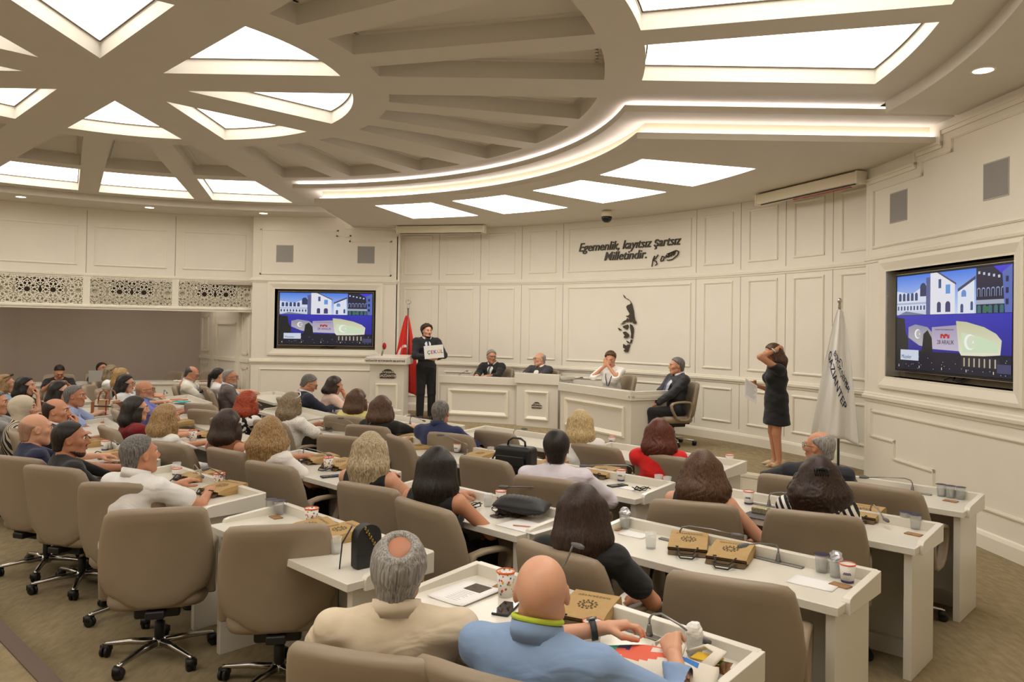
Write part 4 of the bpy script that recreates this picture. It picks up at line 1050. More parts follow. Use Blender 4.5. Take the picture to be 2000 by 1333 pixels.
def skin_mat(name, rgb):
    m = mat(name, rgb, .5, var=.05, scale=14, bump=.05, bscale=300); m.node_tree.nodes['Principled BSDF'].inputs['Subsurface Weight'].default_value = .08
    m.node_tree.nodes['Principled BSDF'].inputs['Subsurface Radius'].default_value = (.02, .008, .004); return m
SKIN = {'a': skin_mat('skin_a', (214, 160, 130)), 'b': skin_mat('skin_b', (198, 140, 108)), 'c': skin_mat('skin_c', (176, 118, 88)), 'd': skin_mat('skin_d', (224, 176, 150))}
_cl = {}
def cloth(rgb, rough=.85):
    if isinstance(rgb, str): return MATS[rgb]
    k = 'cloth_%d_%d_%d' % tuple(rgb)
    if k in MATS: return MATS[k]
    m = mat(k, rgb, rough, var=.07, scale=7, sheen=.12); nt = m.node_tree; b = nt.nodes['Principled BSDF']
    tc = nt.nodes.new('ShaderNodeTexCoord'); mp = nt.nodes.new('ShaderNodeMapping'); mp.inputs['Rotation'].default_value = (.3, .7, .2); mp.inputs['Scale'].default_value = (1.0, 1.0, 2.2); nt.links.new(tc.outputs['Object'], mp.inputs[0])
    n = nt.nodes.new('ShaderNodeTexNoise'); n.inputs['Scale'].default_value = 5; n.inputs['Detail'].default_value = 1.5; n.inputs['Distortion'].default_value = 1.2; nt.links.new(mp.outputs[0], n.inputs['Vector'])
    bp = nt.nodes.new('ShaderNodeBump'); bp.inputs['Strength'].default_value = .4; bp.inputs['Distance'].default_value = .03; nt.links.new(n.outputs[0], bp.inputs['Height']); nt.links.new(bp.outputs[0], b.inputs['Normal'])
    return m
def pattern(name, base, ink, kind, sc=30):
    m = bpy.data.materials.new(name); m.use_nodes = True; nt = m.node_tree; b = nt.nodes['Principled BSDF']; b.inputs['Roughness'].default_value = .8
    tc = nt.nodes.new('ShaderNodeTexCoord'); r = nt.nodes.new('ShaderNodeValToRGB'); r.color_ramp.interpolation = 'CONSTANT'
    mp = nt.nodes.new('ShaderNodeMapping'); nt.links.new(tc.outputs['Object'], mp.inputs[0])
    if kind == 'stripes':
        t = nt.nodes.new('ShaderNodeTexWave'); t.inputs['Scale'].default_value = sc; t.bands_direction = 'X'; mp.inputs['Rotation'].default_value = (0, rad(25), 0); o_ = t.outputs[0]; th = .5
    elif kind == 'floral':
        t = nt.nodes.new('ShaderNodeTexNoise'); t.inputs['Scale'].default_value = sc; t.inputs['Detail'].default_value = 1; o_ = t.outputs[0]; th = .53
    else:
        t = nt.nodes.new('ShaderNodeTexVoronoi'); t.inputs['Scale'].default_value = sc; o_ = t.outputs['Distance']; th = .2
    nt.links.new(mp.outputs[0], t.inputs['Vector']); nt.links.new(o_, r.inputs[0]); r.color_ramp.elements[0].color = lin(base if kind != 'dots' else ink); r.color_ramp.elements[1].position = th; r.color_ramp.elements[1].color = lin(ink if kind != 'dots' else base)
    nt.links.new(r.outputs[0], b.inputs['Base Color']); MATS[name] = m; return m
pattern('stripe_top', (236, 232, 226), (24, 22, 24), 'stripes', 9); pattern('hijab_stripe', (214, 204, 184), (40, 36, 34), 'stripes', 11)
pattern('floral_top', (236, 232, 226), (18, 18, 20), 'floral', 16); pattern('lace_top', (238, 234, 228), (150, 140, 130), 'dots', 55); pattern('grey_stripe_top', (214, 212, 208), (150, 150, 150), 'stripes', 22)

# ---- shared lower bodies
def legs_seated():
    F = Field(lin_axis(-.26, .26, .016), lin_axis(-.3, .52, .016), lin_axis(-.02, .64, .016))
    F.ell((0, -.09, .5), (.18, .15, .11), .03)
    for s in (-1, 1):
        F.cap((s * .09, -.06, .495), (s * .12, .34, .5), .088, .066, .03); F.cap((s * .12, .34, .5), (s * .125, .33, .1), .062, .05, .03)
    F.clip(.055 - F.grids()[2]); v, f = F.mesh(); return np_mesh('trousers', relax(v, f), f)
TROUS = legs_seated()
def shoe_mesh():
    F = Field(lin_axis(-.08, .08, .01), lin_axis(-.12, .24, .01), lin_axis(-.02, .14, .01))
    F.ell((0, -.03, .05), (.042, .06, .05), .02); F.cap((0, 0, .04), (0, .15, .032), .042, .036, .02); F.clip(-F.grids()[2] + 0.0)
    v, f = F.mesh(); return np_mesh('shoe', relax(v, f), f)
SHOE = shoe_mesh()
def slot_obj(name, me, m, parent, M=None):
    if not me.materials: me.materials.append(None)
    o = bpy.data.objects.new(name, me); COL.objects.link(o); o.parent = parent
    o.material_slots[0].link = 'OBJECT'; o.material_slots[0].material = m
    if M is not None: o.matrix_local = M
    return o
def ik(S, T, l1, l2, hint):
    S, T = Vector(S), Vector(T); d = T - S; L = min(max(d.length, .05), l1 + l2 - .005); d.normalize(); T = S + d * L
    a = (l1 * l1 - l2 * l2 + L * L) / (2 * L); hh = math.sqrt(max(l1 * l1 - a * a, 0)); h = Vector(hint); h = h - d * h.dot(d); h.normalize()
    return S + d * a + h * hh, T
ARM = {  # hand target (x outward positive), elbow hint, palm normal, curl
    'desk': ((.12, .40, .80), (.6, -.3, -.8), (0, 0, -1), .5), 'lap': ((.08, .26, .60), (.7, -.6, -.3), (0, 0, -1), .5), 'side': ((.27, .14, .68), (.3, -1, -.2), (0, 0, -1), .5),
    'chin': ((.05, .13, .93), (.5, .3, -1), (0, -1, .3), 1.1), 'deskwide': ((.24, .36, .79), (.8, -.3, -.5), (0, 0, -1), .4), 'rest': ((.2, .30, .63), (.8, -.5, -.3), (0, 0, -1), .5)}
EYE_W = mat('eye_white', (232, 228, 222), .25); IRIS = mat('iris', (40, 26, 18), .2); LIPS = mat('lips', (166, 92, 84), .5); LIPS2 = mat('lips_red', (170, 60, 60), .45)
GLASS_FR = mat('glasses_frame', (26, 24, 24), .35)
PEOPLE = {}
def person(key, label, xy, zh=1.07, rot=-20, hrot=None, pitch=0, hroll=0, lean=-8, sex='m', skin='a', top=(200, 200, 200), sleeve='long', neckc=None, pants=(30, 30, 34), shoes=(24, 22, 22),
           L='desk', R='desk', hair=None, hcol='black', face=True, glasses=None, zf=0, near=0, stand=False, shirt=None, tie=None, beard=None, lanyard=None, hs=1.0, extra=None, bulk=1.0, brow=None, slump=0, dress=None, lips=None):
    """rot / hrot: heading of body / head in degrees, 0 = away from the camera, negative = to the picture's right"""
    hrot = rot if hrot is None else hrot
    hv = .006 if near == 2 else (.0075 if near else .0105); bv = .0125 if near == 2 else (.0165 if near else .02); gv = .0105 if near == 2 else (.0125 if near else .016)
    sh = (.182 if sex == 'm' else .158) * (bulk * .5 + .5); fem = sex == 'f'
    th = rad(lean); hipz = .5 if not stand else .925 * (zh - zf) / 1.58; ks = hipz / .925
    Nz = zh - zf - .135; Ln = (Nz - hipz) / math.cos(th); hy = -.1 if not stand else 0
    ax = Vector((0, math.sin(th), math.cos(th))); H = Vector((0, hy, hipz)); N = H + ax * Ln
    HC = N + Vector((0, .035 + .1 * math.sin(rad(pitch)) * .4, .135))
    t = thing('person', label, 'person'); Rz = Matrix.Rotation(rad(rot), 3, 'Z'); off = Rz @ HC
    t.location = (xy[0] - off.x, xy[1] - off.y, zf); t.rotation_euler = (0, 0, rad(rot)); PEOPLE[key] = t
    MH = Matrix.Translation(HC) @ Matrix.Rotation(rad(hrot - rot), 4, 'Z') @ Matrix.Rotation(-rad(pitch), 4, 'X') @ Matrix.Rotation(rad(hroll), 4, 'Y') @ Matrix.Diagonal((hs, hs, hs, 1))
    # --- arms
    arms = {}
    for s, spec in ((-1, L), (1, R)):
        tg, hint, pn, curl = (ARM[spec] if isinstance(spec, str) else spec)
        S = N - ax * .055 + Vector((s * (sh + .015), 0, 0)); T = Vector((s * tg[0], tg[1], tg[2])) if not stand or not isinstance(spec, str) else Vector((s * .27, .05, .8))
        hb = Vector((s * hint[0], hint[1], hint[2])); E, T = ik(S, T, .285, .245, hb); arms[s] = (S, E, T, pn, curl)
    zs0 = .05 if stand else .30
    F = Field(lin_axis(-.45, .45, bv), lin_axis(-.42, .62, bv), lin_axis(-.02 if stand else .28, max(Nz + .1, max(a[2].z for a in arms.values()) + .1), bv))
    G = Field(lin_axis(-.45, .45, gv), lin_axis(-.42, .62, gv), lin_axis(F.zs[0], F.zs[-1], gv))
    def torso(Q, i, k=.035):
        b_ = bulk
        Q.ell(H + ax * .02, (.165 * b_ + i, .125 * b_ + i, .12 + i), k); Q.ell(H + ax * Ln * .4, (.15 * b_ + i, .11 * b_ + i, .15 + i), k); Q.ell(H + ax * Ln * .72, ((.162 if not fem else .142) * b_ + i, .11 + i, .14 + i), k)
        Q.cap(N - ax * .055 + Vector((-sh, -.005, 0)), N - ax * .055 + Vector((sh, -.005, 0)), .058 + i, .058 + i, .04)
        Q.cap(N - ax * .045 + Vector((-sh * .55, -.01, 0)), N + ax * .01 + Vector((0, -.005, 0)), .045 + i, .05 + i, .04); Q.cap(N - ax * .045 + Vector((sh * .55, -.01, 0)), N + ax * .01 + Vector((0, -.005, 0)), .045 + i, .05 + i, .04)
        Q.cap(H + ax * Ln * .6 + Vector((-.05, -.06, 0)), N - ax * .06 + Vector((-.06, -.045, 0)), .06 + i, .05 + i, .04); Q.cap(H + ax * Ln * .6 + Vector((.05, -.06, 0)), N - ax * .06 + Vector((.06, -.045, 0)), .06 + i, .05 + i, .04)
        Q.cap(H + ax * Ln * .6 + Vector((0, -.06, 0)), N - ax * .01 + Vector((0, -.03, 0)), .06 + i, .045 + i, .04)
        if fem:
            for s in (-1, 1): Q.ell(H + ax * Ln * .62 + Vector((s * .07, .085, 0)), (.06 + i, .055 + i, .06 + i), .03)
    torso(F, 0); F.cap(N - ax * .05, HC + Vector((0, -.045, -.1)), .056 if not fem else .048, .054 if not fem else .046, .02)
    for s, (S, E, T, pn, curl) in arms.items():
        F.cap(S, E, .05 * (1 if not fem else .9), .039, .025); d = (T - E); F.cap(E, T, .039 * (1 if not fem else .9), .026, .02)
    if stand:
        for s in (-1, 1): F.cap((s * .085, 0, .9 * ks), (s * .09, .02, .48 * ks), .085, .056, .03); F.cap((s * .09, .02, .48 * ks), (s * .09, -.02, .07), .055, .034, .02); F.cap((s * .09, -.03, .05), (s * .1, .1, .025), .032, .026, .02)
    else:
        for s in (-1, 1): F.cap((s * .09, -.06, .49), (s * .12, .33, .49), .075, .055, .03)
    V, Q = F.mesh(); V = relax(V, Q)
    vs, qs = [V], [Q]; n0 = len(V)
    v, q = head_mesh(sex, hv); vs.append(xf(v, MH)); qs.append(q + n0); n0 += len(v)
    hands = []
    for s, (S, E, T, pn, curl) in arms.items():
        y = (T - E).normalized(); z = -Vector((s * pn[0], pn[1], pn[2])); z = (z - y * z.dot(y)).normalized(); x = y.cross(z)
        mir = 1 if s < 0 else -1      # thumbs point inwards
        M = Matrix((x * mir, y, z)).transposed().to_4x4(); M.translation = T
        v, q = hand_mesh(curl, .0055 if near == 2 else .009); v = xf(v, M)
        # face orientation follows the mirror
        if M.to_3x3().determinant() < 0: q = q[:, ::-1]
        vs.append(v); qs.append(q + n0); n0 += len(v); hands.append(M)
    body = np_mesh('body', np.concatenate(vs), np.concatenate(qs)); bo = obj('body', body, SKIN[skin], t)
    # --- top garment
    inf = .013 if sleeve != 'jacket' else .02
    torso(G, inf); X, Y, Z = G.grids()
    if sleeve in ('long', 'jacket', 'short', 'cap'):
        for s, (S, E, T, pn, curl) in arms.items():
            e = {'short': .62, 'cap': .3}.get(sleeve, 1.0); P_ = S + (E - S) * e; r0 = .05 + inf
            G.cap(S, P_, r0, r0 + .004 if e < 1 else .039 + inf + .004, .03)
            if e == 1.0: G.cap(E, E + (T - E) * (.93 if sleeve == 'long' else .9), .041 + inf, .03 + inf, .02)
    if dress: G.cap((0, 0, hipz + .02), (0, -.005, dress), .165, .205, .05, flat=(1, 1.25, 1)); G.clip(dress - Z)
    G.f = G.f + .0035 * np.sin(38 * Z + 14 * X) * np.sin(21 * X + 9 * Y) + .002 * np.sin(70 * Z - 30 * Y)
    if sleeve == 'sleeveless':
        for s, (S, E, T, pn, curl) in arms.items():
            d = (E - S).normalized(); c = S + Vector((s * .012, 0, .03)); G.clip((np.abs(X) - sh - .0) * 1.0)
    # neckline
    nk = {None: .0}.get(neckc, 0.0)
    G.clip((Z - (N.z + .028)) + .55 * (Y - N.y - .02))
    G.cap(N - ax * .02 + Vector((0, 0, 0)), N + ax * .2, .058 if not fem else .054, .08, .006, sub=True)
    if fem and sleeve in ('sleeveless', 'cap'): G.ell(N + Vector((0, .02, .01)), (.1, .1, .06), .01, sub=True)
    if not stand or dress is None: G.clip((.36 if not stand else .72) - Z)
    v, q = G.mesh(); v = relax(v, q)
    nm = 'jacket' if sleeve == 'jacket' else ('blouse' if fem else 'shirt')
    if dress: nm = 'dress'
    obj(nm, np_mesh(nm, v, q), cloth(top), t)
    # --- trousers, shoes
    if not stand:
        slot_obj('trousers', TROUS, cloth(pants), t)
        for s in (-1, 1): slot_obj('shoe', SHOE, cloth(shoes, .4), t, Matrix.Translation((s * .125, .32, 0)))
    elif not dress:
        T2 = Field(lin_axis(-.26, .26, .014), lin_axis(-.2, .22, .014), lin_axis(-.02, 1.05, .014)); T2.ell((0, 0, hipz + .02), (.175, .13, .12), .03)
        for s in (-1, 1): T2.cap((s * .085, 0, .9 * ks), (s * .1, .015, .48 * ks), .1, .078, .03); T2.cap((s * .1, .015, .48 * ks), (s * .105, -.01, .05), .076, .068, .02)
        T2.clip(.05 - T2.grids()[2]); v, q = T2.mesh(); obj('trousers', np_mesh('trousers', relax(v, q), q), cloth(pants), t)
        for s in (-1, 1): slot_obj('shoe', SHOE, cloth(shoes, .4), t, Matrix.Translation((s * .105, -.0, 0)))
    # --- collar
    if sleeve in ('jacket',) or neckc:
        cm = cloth(shirt or neckc or top); b = MB(); rr = (.076 if not fem else .066)
        rows = []
        for a in range(-150, 151, 15):
            A = rad(a - 90); cx_, cy_ = rr * math.cos(A), rr * math.sin(A) * 1.05
            base = N + Vector((cx_, cy_ + .0, .022 - .35 * (cy_ + .01)))
            rows.append([tuple(base + Vector((0, 0, -.02))), tuple(base + Vector((0, 0, .03))), tuple(base + Vector((cx_ * .1, cy_ * .1, .032))), tuple(base + Vector((cx_ * .22, cy_ * .22, -.028)))])
        b.grid(rows, True, True).build('collar', cm, t, True)
    if shirt:      # shirt front showing in the jacket opening
        b = MB(); cm = cloth(shirt); top_z = N + Vector((0, .05, -.02)); bot = H + ax * (Ln * .45) + Vector((0, .135 * bulk, 0))
        rows = []
        for i in range(9):
            u = i / 8; c = top_z.lerp(bot, u) + Vector((0, .105 * math.sin(min(1, u * 2.2) * PI / 2) * (1 - .3 * u), 0)); wd = .07 * (1 - u) + .005
            rows.append([(c.x - wd, c.y - .03, c.z), (c.x - wd * .5, c.y + .004, c.z), (c.x, c.y + .01, c.z), (c.x + wd * .5, c.y + .004, c.z), (c.x + wd, c.y - .03, c.z)])
        b.grid(rows).build('shirt_front', cm, t, True)
        if tie:
            b = MB(); pts = [Vector(r[2]) + Vector((0, .006, 0)) for r in rows]; ws = [.016, .02, .017, .02, .024, .027, .03, .03, .004]
            b.grid([[(p.x - w_, p.y - .003, p.z), (p.x - w_ * .5, p.y + .004, p.z), (p.x + w_ * .5, p.y + .004, p.z), (p.x + w_, p.y - .003, p.z)] for p, w_ in zip(pts, ws)]).build('tie', cloth(tie, .5), t, True)
    if lanyard:
        b = MB(); rr = .075
        for s in (-1, 1):
            b.tube([tuple(N + Vector((s * rr * math.sin(rad(a)), -rr * math.cos(rad(a)) * 1.0, .012 - .02 * (1 - math.cos(rad(a)))))) for a in range(0, 100, 15)] + [tuple(N + Vector((s * .07, .06, -.05))), tuple(N + Vector((s * .05, .125, -.15))), tuple(N + Vector((s * .01, .145, -.3)))], .007, 6, flat=(1, .5))
        b.build('lanyard', cloth(lanyard, .6), t, True)
    # --- hair
    if hair:
        st, kw = hair[0], dict(hair[1]) if len(hair) > 1 else {}
        v, q = hair_mesh(st, .006 if near == 2 else (.0075 if near else .0105), **kw); me = np_mesh('hair', v, q)
        o = obj('headscarf' if st == 'scarf' else 'hair', me, HAIR[hcol] if hcol in HAIR else cloth(hcol), t); o.matrix_local = MH
        if hasattr(me, 'set_sharp_from_angle') and False: pass
    if beard:
        Fb = Field(lin_axis(-.09, .09, .008), lin_axis(-.06, .13, .008), lin_axis(-.15, .03, .008)); Xb, Yb, Zb = Fb.grids()
        Fb.ell((0, .022, -.02), (.067, .0725, .0875), .03); Fb.cap((-.012, .065, -.097), (.012, .065, -.097), .0245, .0245, .03)
        for s in (-1, 1): Fb.cap((s * .05, .004, -.062), (s * .018, .057, -.095), .0245, .0225, .02)
        Fb.clip(Zb + .066 + .3 * np.maximum(Yb - .02, 0)); Fb.cap((-.014, .1, -.058), (.014, .1, -.058), .011, .011, .006, sub=True); Fb.cap((-.024, .086, -.046), (0, .096, -.041), .005, .005, .006); Fb.cap((.024, .086, -.046), (0, .096, -.041), .005, .005, .006); Fb.clip(.0 - Yb - .012 + 0)
        v, q = Fb.mesh(); o = obj('beard', np_mesh('beard', relax(v, q), q), HAIR[beard], t); o.matrix_local = MH
    if face:
        w_ = 1.0 if not fem else .94
        for s in (-1, 1):
            e = MB(); e.ell((0, 0, 0), (.0125, .0125, .0125), 10, 8); me = e.mesh('eye'); me.materials.append(EYE_W); me.materials.append(IRIS)
            for p in me.polygons: p.material_index = 1 if p.center.y > .0085 else 0
            o = bpy.data.objects.new('eye', me); COL.objects.link(o); o.parent = bo; me.polygons.foreach_set('use_smooth', [True] * len(me.polygons)); o.matrix_local = MH @ Matrix.Translation((s * .032 * w_, .077, .013))
            b = MB(); b.tube([(s * .014, .096, .032), (s * .03, .0955, .037), (s * .048, .08, .033)], [.0028, .0036, .002], 6); o = b.build('eyebrow', HAIR[brow or (hcol if hcol in HAIR and hcol not in ('stubble', 'red') else 'darkbrown')], bo, True); o.matrix_local = MH
        b = MB(); b.tube([(-.021, .086, -.057), (-.01, .0955, -.053), (0, .0965, -.054), (.01, .0955, -.053), (.021, .086, -.057)], [.002, .0045, .005, .0045, .002], 6)
        b.tube([(-.018, .086, -.059), (0, .0945, -.065), (.018, .086, -.059)], [.002, .0055, .002], 6); o = b.build('lips', lips or (LIPS2 if fem else LIPS), bo, True); o.matrix_local = MH
    if glasses:
        b = MB(); w_ = .034
        for s in (-1, 1):
            b.tube([(s * .034 + .024 * math.cos(a), .106 - .012 * abs(math.cos(a)) * (1 if math.cos(a) * s > 0 else 0), .012 + .019 * math.sin(a)) for a in [2 * PI * i / 16 for i in range(17)]], .0022, 5, caps=False)
            b.tube([(s * .058, .095, .016), (s * .08, .04, .016), (s * .082, -.015, .012)], .0022, 5)
        b.tube([(-.01, .107, .016), (.01, .107, .016)], .002, 5)
        o = b.build('glasses', GLASS_FR if glasses == 'dark' else mat('glasses_thin', (120, 110, 100), .3, .6), t, True); o.matrix_local = MH
    t['_n'] = 0; del t['_n']
    return dict(t=t, MH=MH, N=N, H=H, ax=ax, Ln=Ln, arms=arms, hands=hands, HC=HC)
# ================================================================== the people
CH = {'B13': (0.19, 3.56, -46), 'B6': (-0.53, 4.44, -46), 'B5': (-0.93, 4.91, -32), 'B4': (-1.78, 5.63, -32), 'B3': (-2.31, 6.21, -36), 'B7': (0.23, 5.23, -30), 'B10': (1.08, 4.56, -18), 'B12': (1.70, 4.33, -24), 'B8': (0.71, 6.74, -38), 'B9': (1.22, 6.25, -38), 'B15': (-0.47, 2.39, -16), 'B14': (-0.09, 2.26, -30), 'B16': (-2.47, 4.84, -4), 'L6': (-3.20, 5.36, -18), 'L5': (-3.68, 5.72, -20), 'M11': (-0.60, 7.34, -30), 'B2': (-2.90, 6.51, -30)}
def seat_chair(k, who, drot=0, z=0, dx=0, dy=0):
    if k in CH:
        x, y, r = CH[k]; d = Matrix.Rotation(rad(r), 3, 'Z') @ Vector((0, .31, 0)); chair(x + d.x, y + d.y, r, 'taupe swivel chair seating ' + who, z); return
    t = PEOPLE[k]; d = Matrix.Rotation(t.rotation_euler[2] + rad(drot), 3, 'Z') @ Vector((0, -.08, 0)); chair(t.location.x + dx + d.x, t.location.y + dy + d.y, math.degrees(t.rotation_euler[2]) + drot, 'taupe swivel chair seating ' + who, z)
W_, K_ = (232, 230, 226), (24, 23, 25)
def P_(key, label, who, **kw):
    ch = kw.pop('chair', True); dr = kw.pop('drot', 0); r = person(key, label, **kw)
    if ch: seat_chair(key, who, dr, kw.get('zf', 0))
    return r
RES = {}
# --- nearest rows (right wing)
RES['B14'] = P_('B14', 'bald man in blue linen shirt with a lime collar, holding a colourful tote', 'the bald man in blue shirt', xy=(.11, 2.52), rot=-26, hrot=-6, pitch=-8, lean=4, skin='a', top=(132, 158, 196), sleeve='long', neckc=(132, 158, 196),
    L=((-.1, .30, .86), (1.2, .1, -.5), (0, -.3, -1), .7), R=((.37, .22, .85), (1, -.3, -.5), (.6, -.3, -.7), 1.3), hair=None, hcol='darkgrey', near=2, hs=1.06, bulk=1.18, drot=8, brow='darkgrey', lanyard=(30, 32, 40))
RES['B15'] = P_('B15', 'grey-haired man with a bald crown in cream polo shirt, nearest the camera', 'the man in cream polo', xy=(-.385, 2.72), rot=2, hrot=4, pitch=-6, lean=-4, hroll=4, skin='c', top=(214, 198, 172), sleeve='short', neckc=(218, 204, 180),
    L=((.22, .30, .64), (.9, -.5, -.2), (0, 0, -1), .5), R='rest', hair=('short', {'th': .014, 'bald': -.055, 'bw': .038, 'bl': .055, 'curl': .003, 'nape': -.07}), hcol='grey', near=2, hs=1.06, bulk=1.25, drot=-2)
RES['B13'] = P_('B13', 'woman with long straight dark hair in black top and white trousers', 'the long-haired woman in black tee', xy=(.34, 3.65), rot=-24, hrot=0, lean=-8, sex='f', skin='b', top=(20, 20, 22), sleeve='short', pants=(232, 226, 214), L='desk', R=((.2, .16, .60), (.9, -.6, -.2), (0, 0, -1), .5), hair=('long', {'len': .36, 'vol': 1.08, 'wave': .2}), hcol='darkbrown', near=2, hs=1.02)
RES['B6'] = P_('B6', 'woman with very long black hair in sleeveless black dress', 'the woman in sleeveless black', xy=(-.44, 4.71), rot=-26, hrot=0, lean=-9, sex='f', skin='b', top=(20, 20, 22), sleeve='sleeveless', pants=(18, 18, 20), L='desk', R=((.2, .2, .62), (.9, -.6, -.2), (0, 0, -1), .5), hair=('long', {'len': .36, 'vol': 1.05, 'wave': .2}), hcol='black', near=2, hs=1.02)
RES['B5'] = P_('B5', 'woman with long blonde hair and black sleeveless top', 'the long-haired blonde in black', xy=(-.96, 5.34), rot=-18, hrot=0, lean=-8, sex='f', skin='a', top=(22, 22, 24), sleeve='sleeveless', L='desk', R='rest', hair=('long', {'len': .34, 'vol': 1.12, 'wave': .8, 'amp': .0035}), hcol='ashblonde', near=1)
RES['B4'] = P_('B4', 'woman with long wavy brown-blonde hair in white tee', 'the wavy-haired woman in white tee', xy=(-1.9, 6.15), rot=-30, hrot=-6, lean=-6, sex='f', skin='b', top=(236, 232, 228), sleeve='short', L='desk', R=((.2, .22, .62), (.9, -.6, -.2), (0, 0, -1), .5), hair=('long', {'len': .36, 'vol': 1.3, 'wave': 1.6, 'amp': .0035, 'fr': 18}), hcol='honey', near=1)
RES['B3'] = P_('B3', 'woman with dark brown shoulder hair and rust-brown top', 'the woman in rust-brown top', xy=(-2.39, 6.58), rot=-28, hrot=-25, lean=-6, sex='f', skin='b', top=(128, 74, 44), sleeve='sleeveless', L='desk', R='rest', hair=('bob', {'len': .2, 'vol': 1.05}), hcol='darkbrown', near=1)
RES['B2'] = P_('B2', 'woman with dark blonde bob in white blouse', 'the dark blonde woman in white blouse', xy=(-3.07, 6.93), rot=-40, hrot=-38, lean=0, sex='f', skin='b', top=(230, 228, 226), sleeve='long', L='desk', R='lap', hair=('bob', {'len': .14, 'vol': 1.15}), hcol='honey', near=1)
RES['B1'] = P_('B1', 'woman with straight black shoulder hair in dark red blouse', 'the woman in dark red', xy=(-3.68, 7.62), rot=-48, hrot=-60, lean=-4, sex='f', skin='a', top=(120, 16, 22), sleeve='long', L='desk', R='desk', hair=('bob', {'len': .22, 'vol': 1.02}), hcol='black', near=1)
RES['B16'] = P_('B16', 'grey-haired man in white polo shirt with black lanyard', 'the man in white polo', xy=(-2.38, 5.0), rot=-24, hrot=-38, pitch=-4, lean=6, skin='b', top=(232, 230, 228), sleeve='short', neckc=(236, 234, 232), L='desk', R=((.2, .36, .78), (1, -.3, -.5), (0, 0, -1), .6), hair=('short', {'th': .01, 'hl': .015}), hcol='saltpepper', near=1, hs=1.04, bulk=1.12, drot=32, lanyard=(26, 28, 32))
RES['L6'] = P_('L6', 'man with short black hair and beard in black pullover', 'the bearded man in black', xy=(-3.17, 5.6), rot=-48, hrot=-66, lean=-6, skin='c', top=(22, 22, 25), sleeve='long', L='desk', R='lap', hair=('short', {'th': .008}), hcol='black', beard='shadow', near=1, hs=1.04, bulk=1.12, drot=25)
RES['L5'] = P_('L5', 'bald man in navy shirt', 'the bald man in navy', xy=(-3.72, 6.09), rot=-48, hrot=-50, lean=-4, skin='a', top=(28, 34, 66), sleeve='long', L='desk', R='lap', hair=('ring', {'th': .003, 'top': .04}), hcol='stubble', near=1, hs=1.04, bulk=1.1, drot=20)
RES['L4'] = P_('L4', 'bald-topped man in black suit and white shirt, hand on chin', 'the man in black suit, hand on chin', xy=(-4.28, 7.31), rot=-58, hrot=-76, lean=4, skin='b', top=(26, 26, 30), sleeve='jacket', shirt=(226, 222, 216), L='desk', R='chin', hair=('ring', {'th': .006, 'top': .07}), hcol='darkbrown', near=1, hs=1.03)
RES['L3'] = P_('L3', 'woman in beige headscarf and dark striped top, hand at chin', 'the woman in a headscarf', xy=(-4.69, 7.47), rot=-60, hrot=-72, pitch=-6, lean=4, sex='f', skin='a', top='hijab_stripe', sleeve='long', L='desk', R='chin', hair=('scarf', {'len': .18}), hcol=(198, 186, 164), near=1)
RES['L7'] = P_('L7', 'person half cut off by the left picture edge', 'the person cut off at left edge', xy=(-5.3, 7.99), rot=-65, hrot=-75, skin='b', top=(150, 150, 150), sleeve='long', hair=('short', {}), hcol='saltpepper')
RES['L2'] = P_('L2', 'moustached man with cropped grey hair in light blue shirt, hands clasped', 'the man in light blue shirt', xy=(-4.96, 8.82), rot=-72, hrot=-80, lean=14, skin='c', top=(150, 166, 206), sleeve='short', pants=(226, 220, 208), L=((.03, .42, .74), (.8, -.3, -.5), (0, 0, -1), 1.1), R=((.04, .40, .73), (.8, -.3, -.5), (0, 0, -1), 1.1), hair=('short', {'th': .008}), hcol='saltpepper', near=1, lanyard=(30, 34, 44))
RES['L1'] = P_('L1', 'woman with long black hair, in profile, between the blue-shirted man and the bob-haired woman', 'the black-haired woman in profile', xy=(-5.49, 9.43), rot=-68, hrot=-76, lean=8, sex='f', skin='d', top=(214, 208, 202), sleeve='long', L='desk', R='desk', hair=('long', {'len': .26, 'vol': 1.05}), hcol='black')
RES['N2'] = P_('N2', 'woman with dark bob in dark brown top, hand by her mouth', 'the woman in dark brown', xy=(-6.31, 10.08), rot=-72, hrot=-82, lean=6, sex='f', skin='a', top=(60, 36, 36), sleeve='short', L='desk', R='chin', hair=('bob', {'len': .15, 'vol': 1.05}), hcol='black')
RES['N1'] = P_('N1', 'woman with curly dark blonde hair and sunglasses on her head', 'the curly blonde woman', xy=(-6.75, 10.35), rot=-62, hrot=-68, lean=-2, sex='f', skin='a', top=(180, 206, 226), sleeve='short', L='desk', R='lap', hair=('long', {'len': .2, 'vol': 1.25, 'wave': 1.5, 'amp': .0035, 'fr': 16}), hcol='honey')
RES['N3'] = P_('N3', 'man in black with dark cropped hair looking down at the press desk', 'the man in black at press desk', xy=(-8.35, 14.3), zh=.98, rot=-150, hrot=-140, pitch=38, lean=14, skin='b', top=(22, 22, 24), sleeve='short', hair=('short', {'th': .01}), hcol='black', L='desk', R='desk')
RES['N4'] = P_('N4', 'young bearded man with glasses behind the laptop at press desk', 'the bearded man behind the laptop', xy=(-7.95, 15.05), zh=1.0, rot=-140, hrot=-122, pitch=-12, lean=-12, skin='b', top=(40, 40, 46), sleeve='short', hair=('short', {'th': .016}), hcol='black', beard='black', glasses='dark', L='desk', R='desk')
RES['M1a'] = P_('M1a', 'brown-haired woman in white and turquoise seen in profile by the press desk', 'the woman in white and turquoise', xy=(-6.75, 13.1), rot=-80, hrot=-84, sex='f', skin='a', top=(224, 226, 226), sleeve='long', hair=('bob', {'len': .16}), hcol='mousy', lanyard=(60, 180, 190))
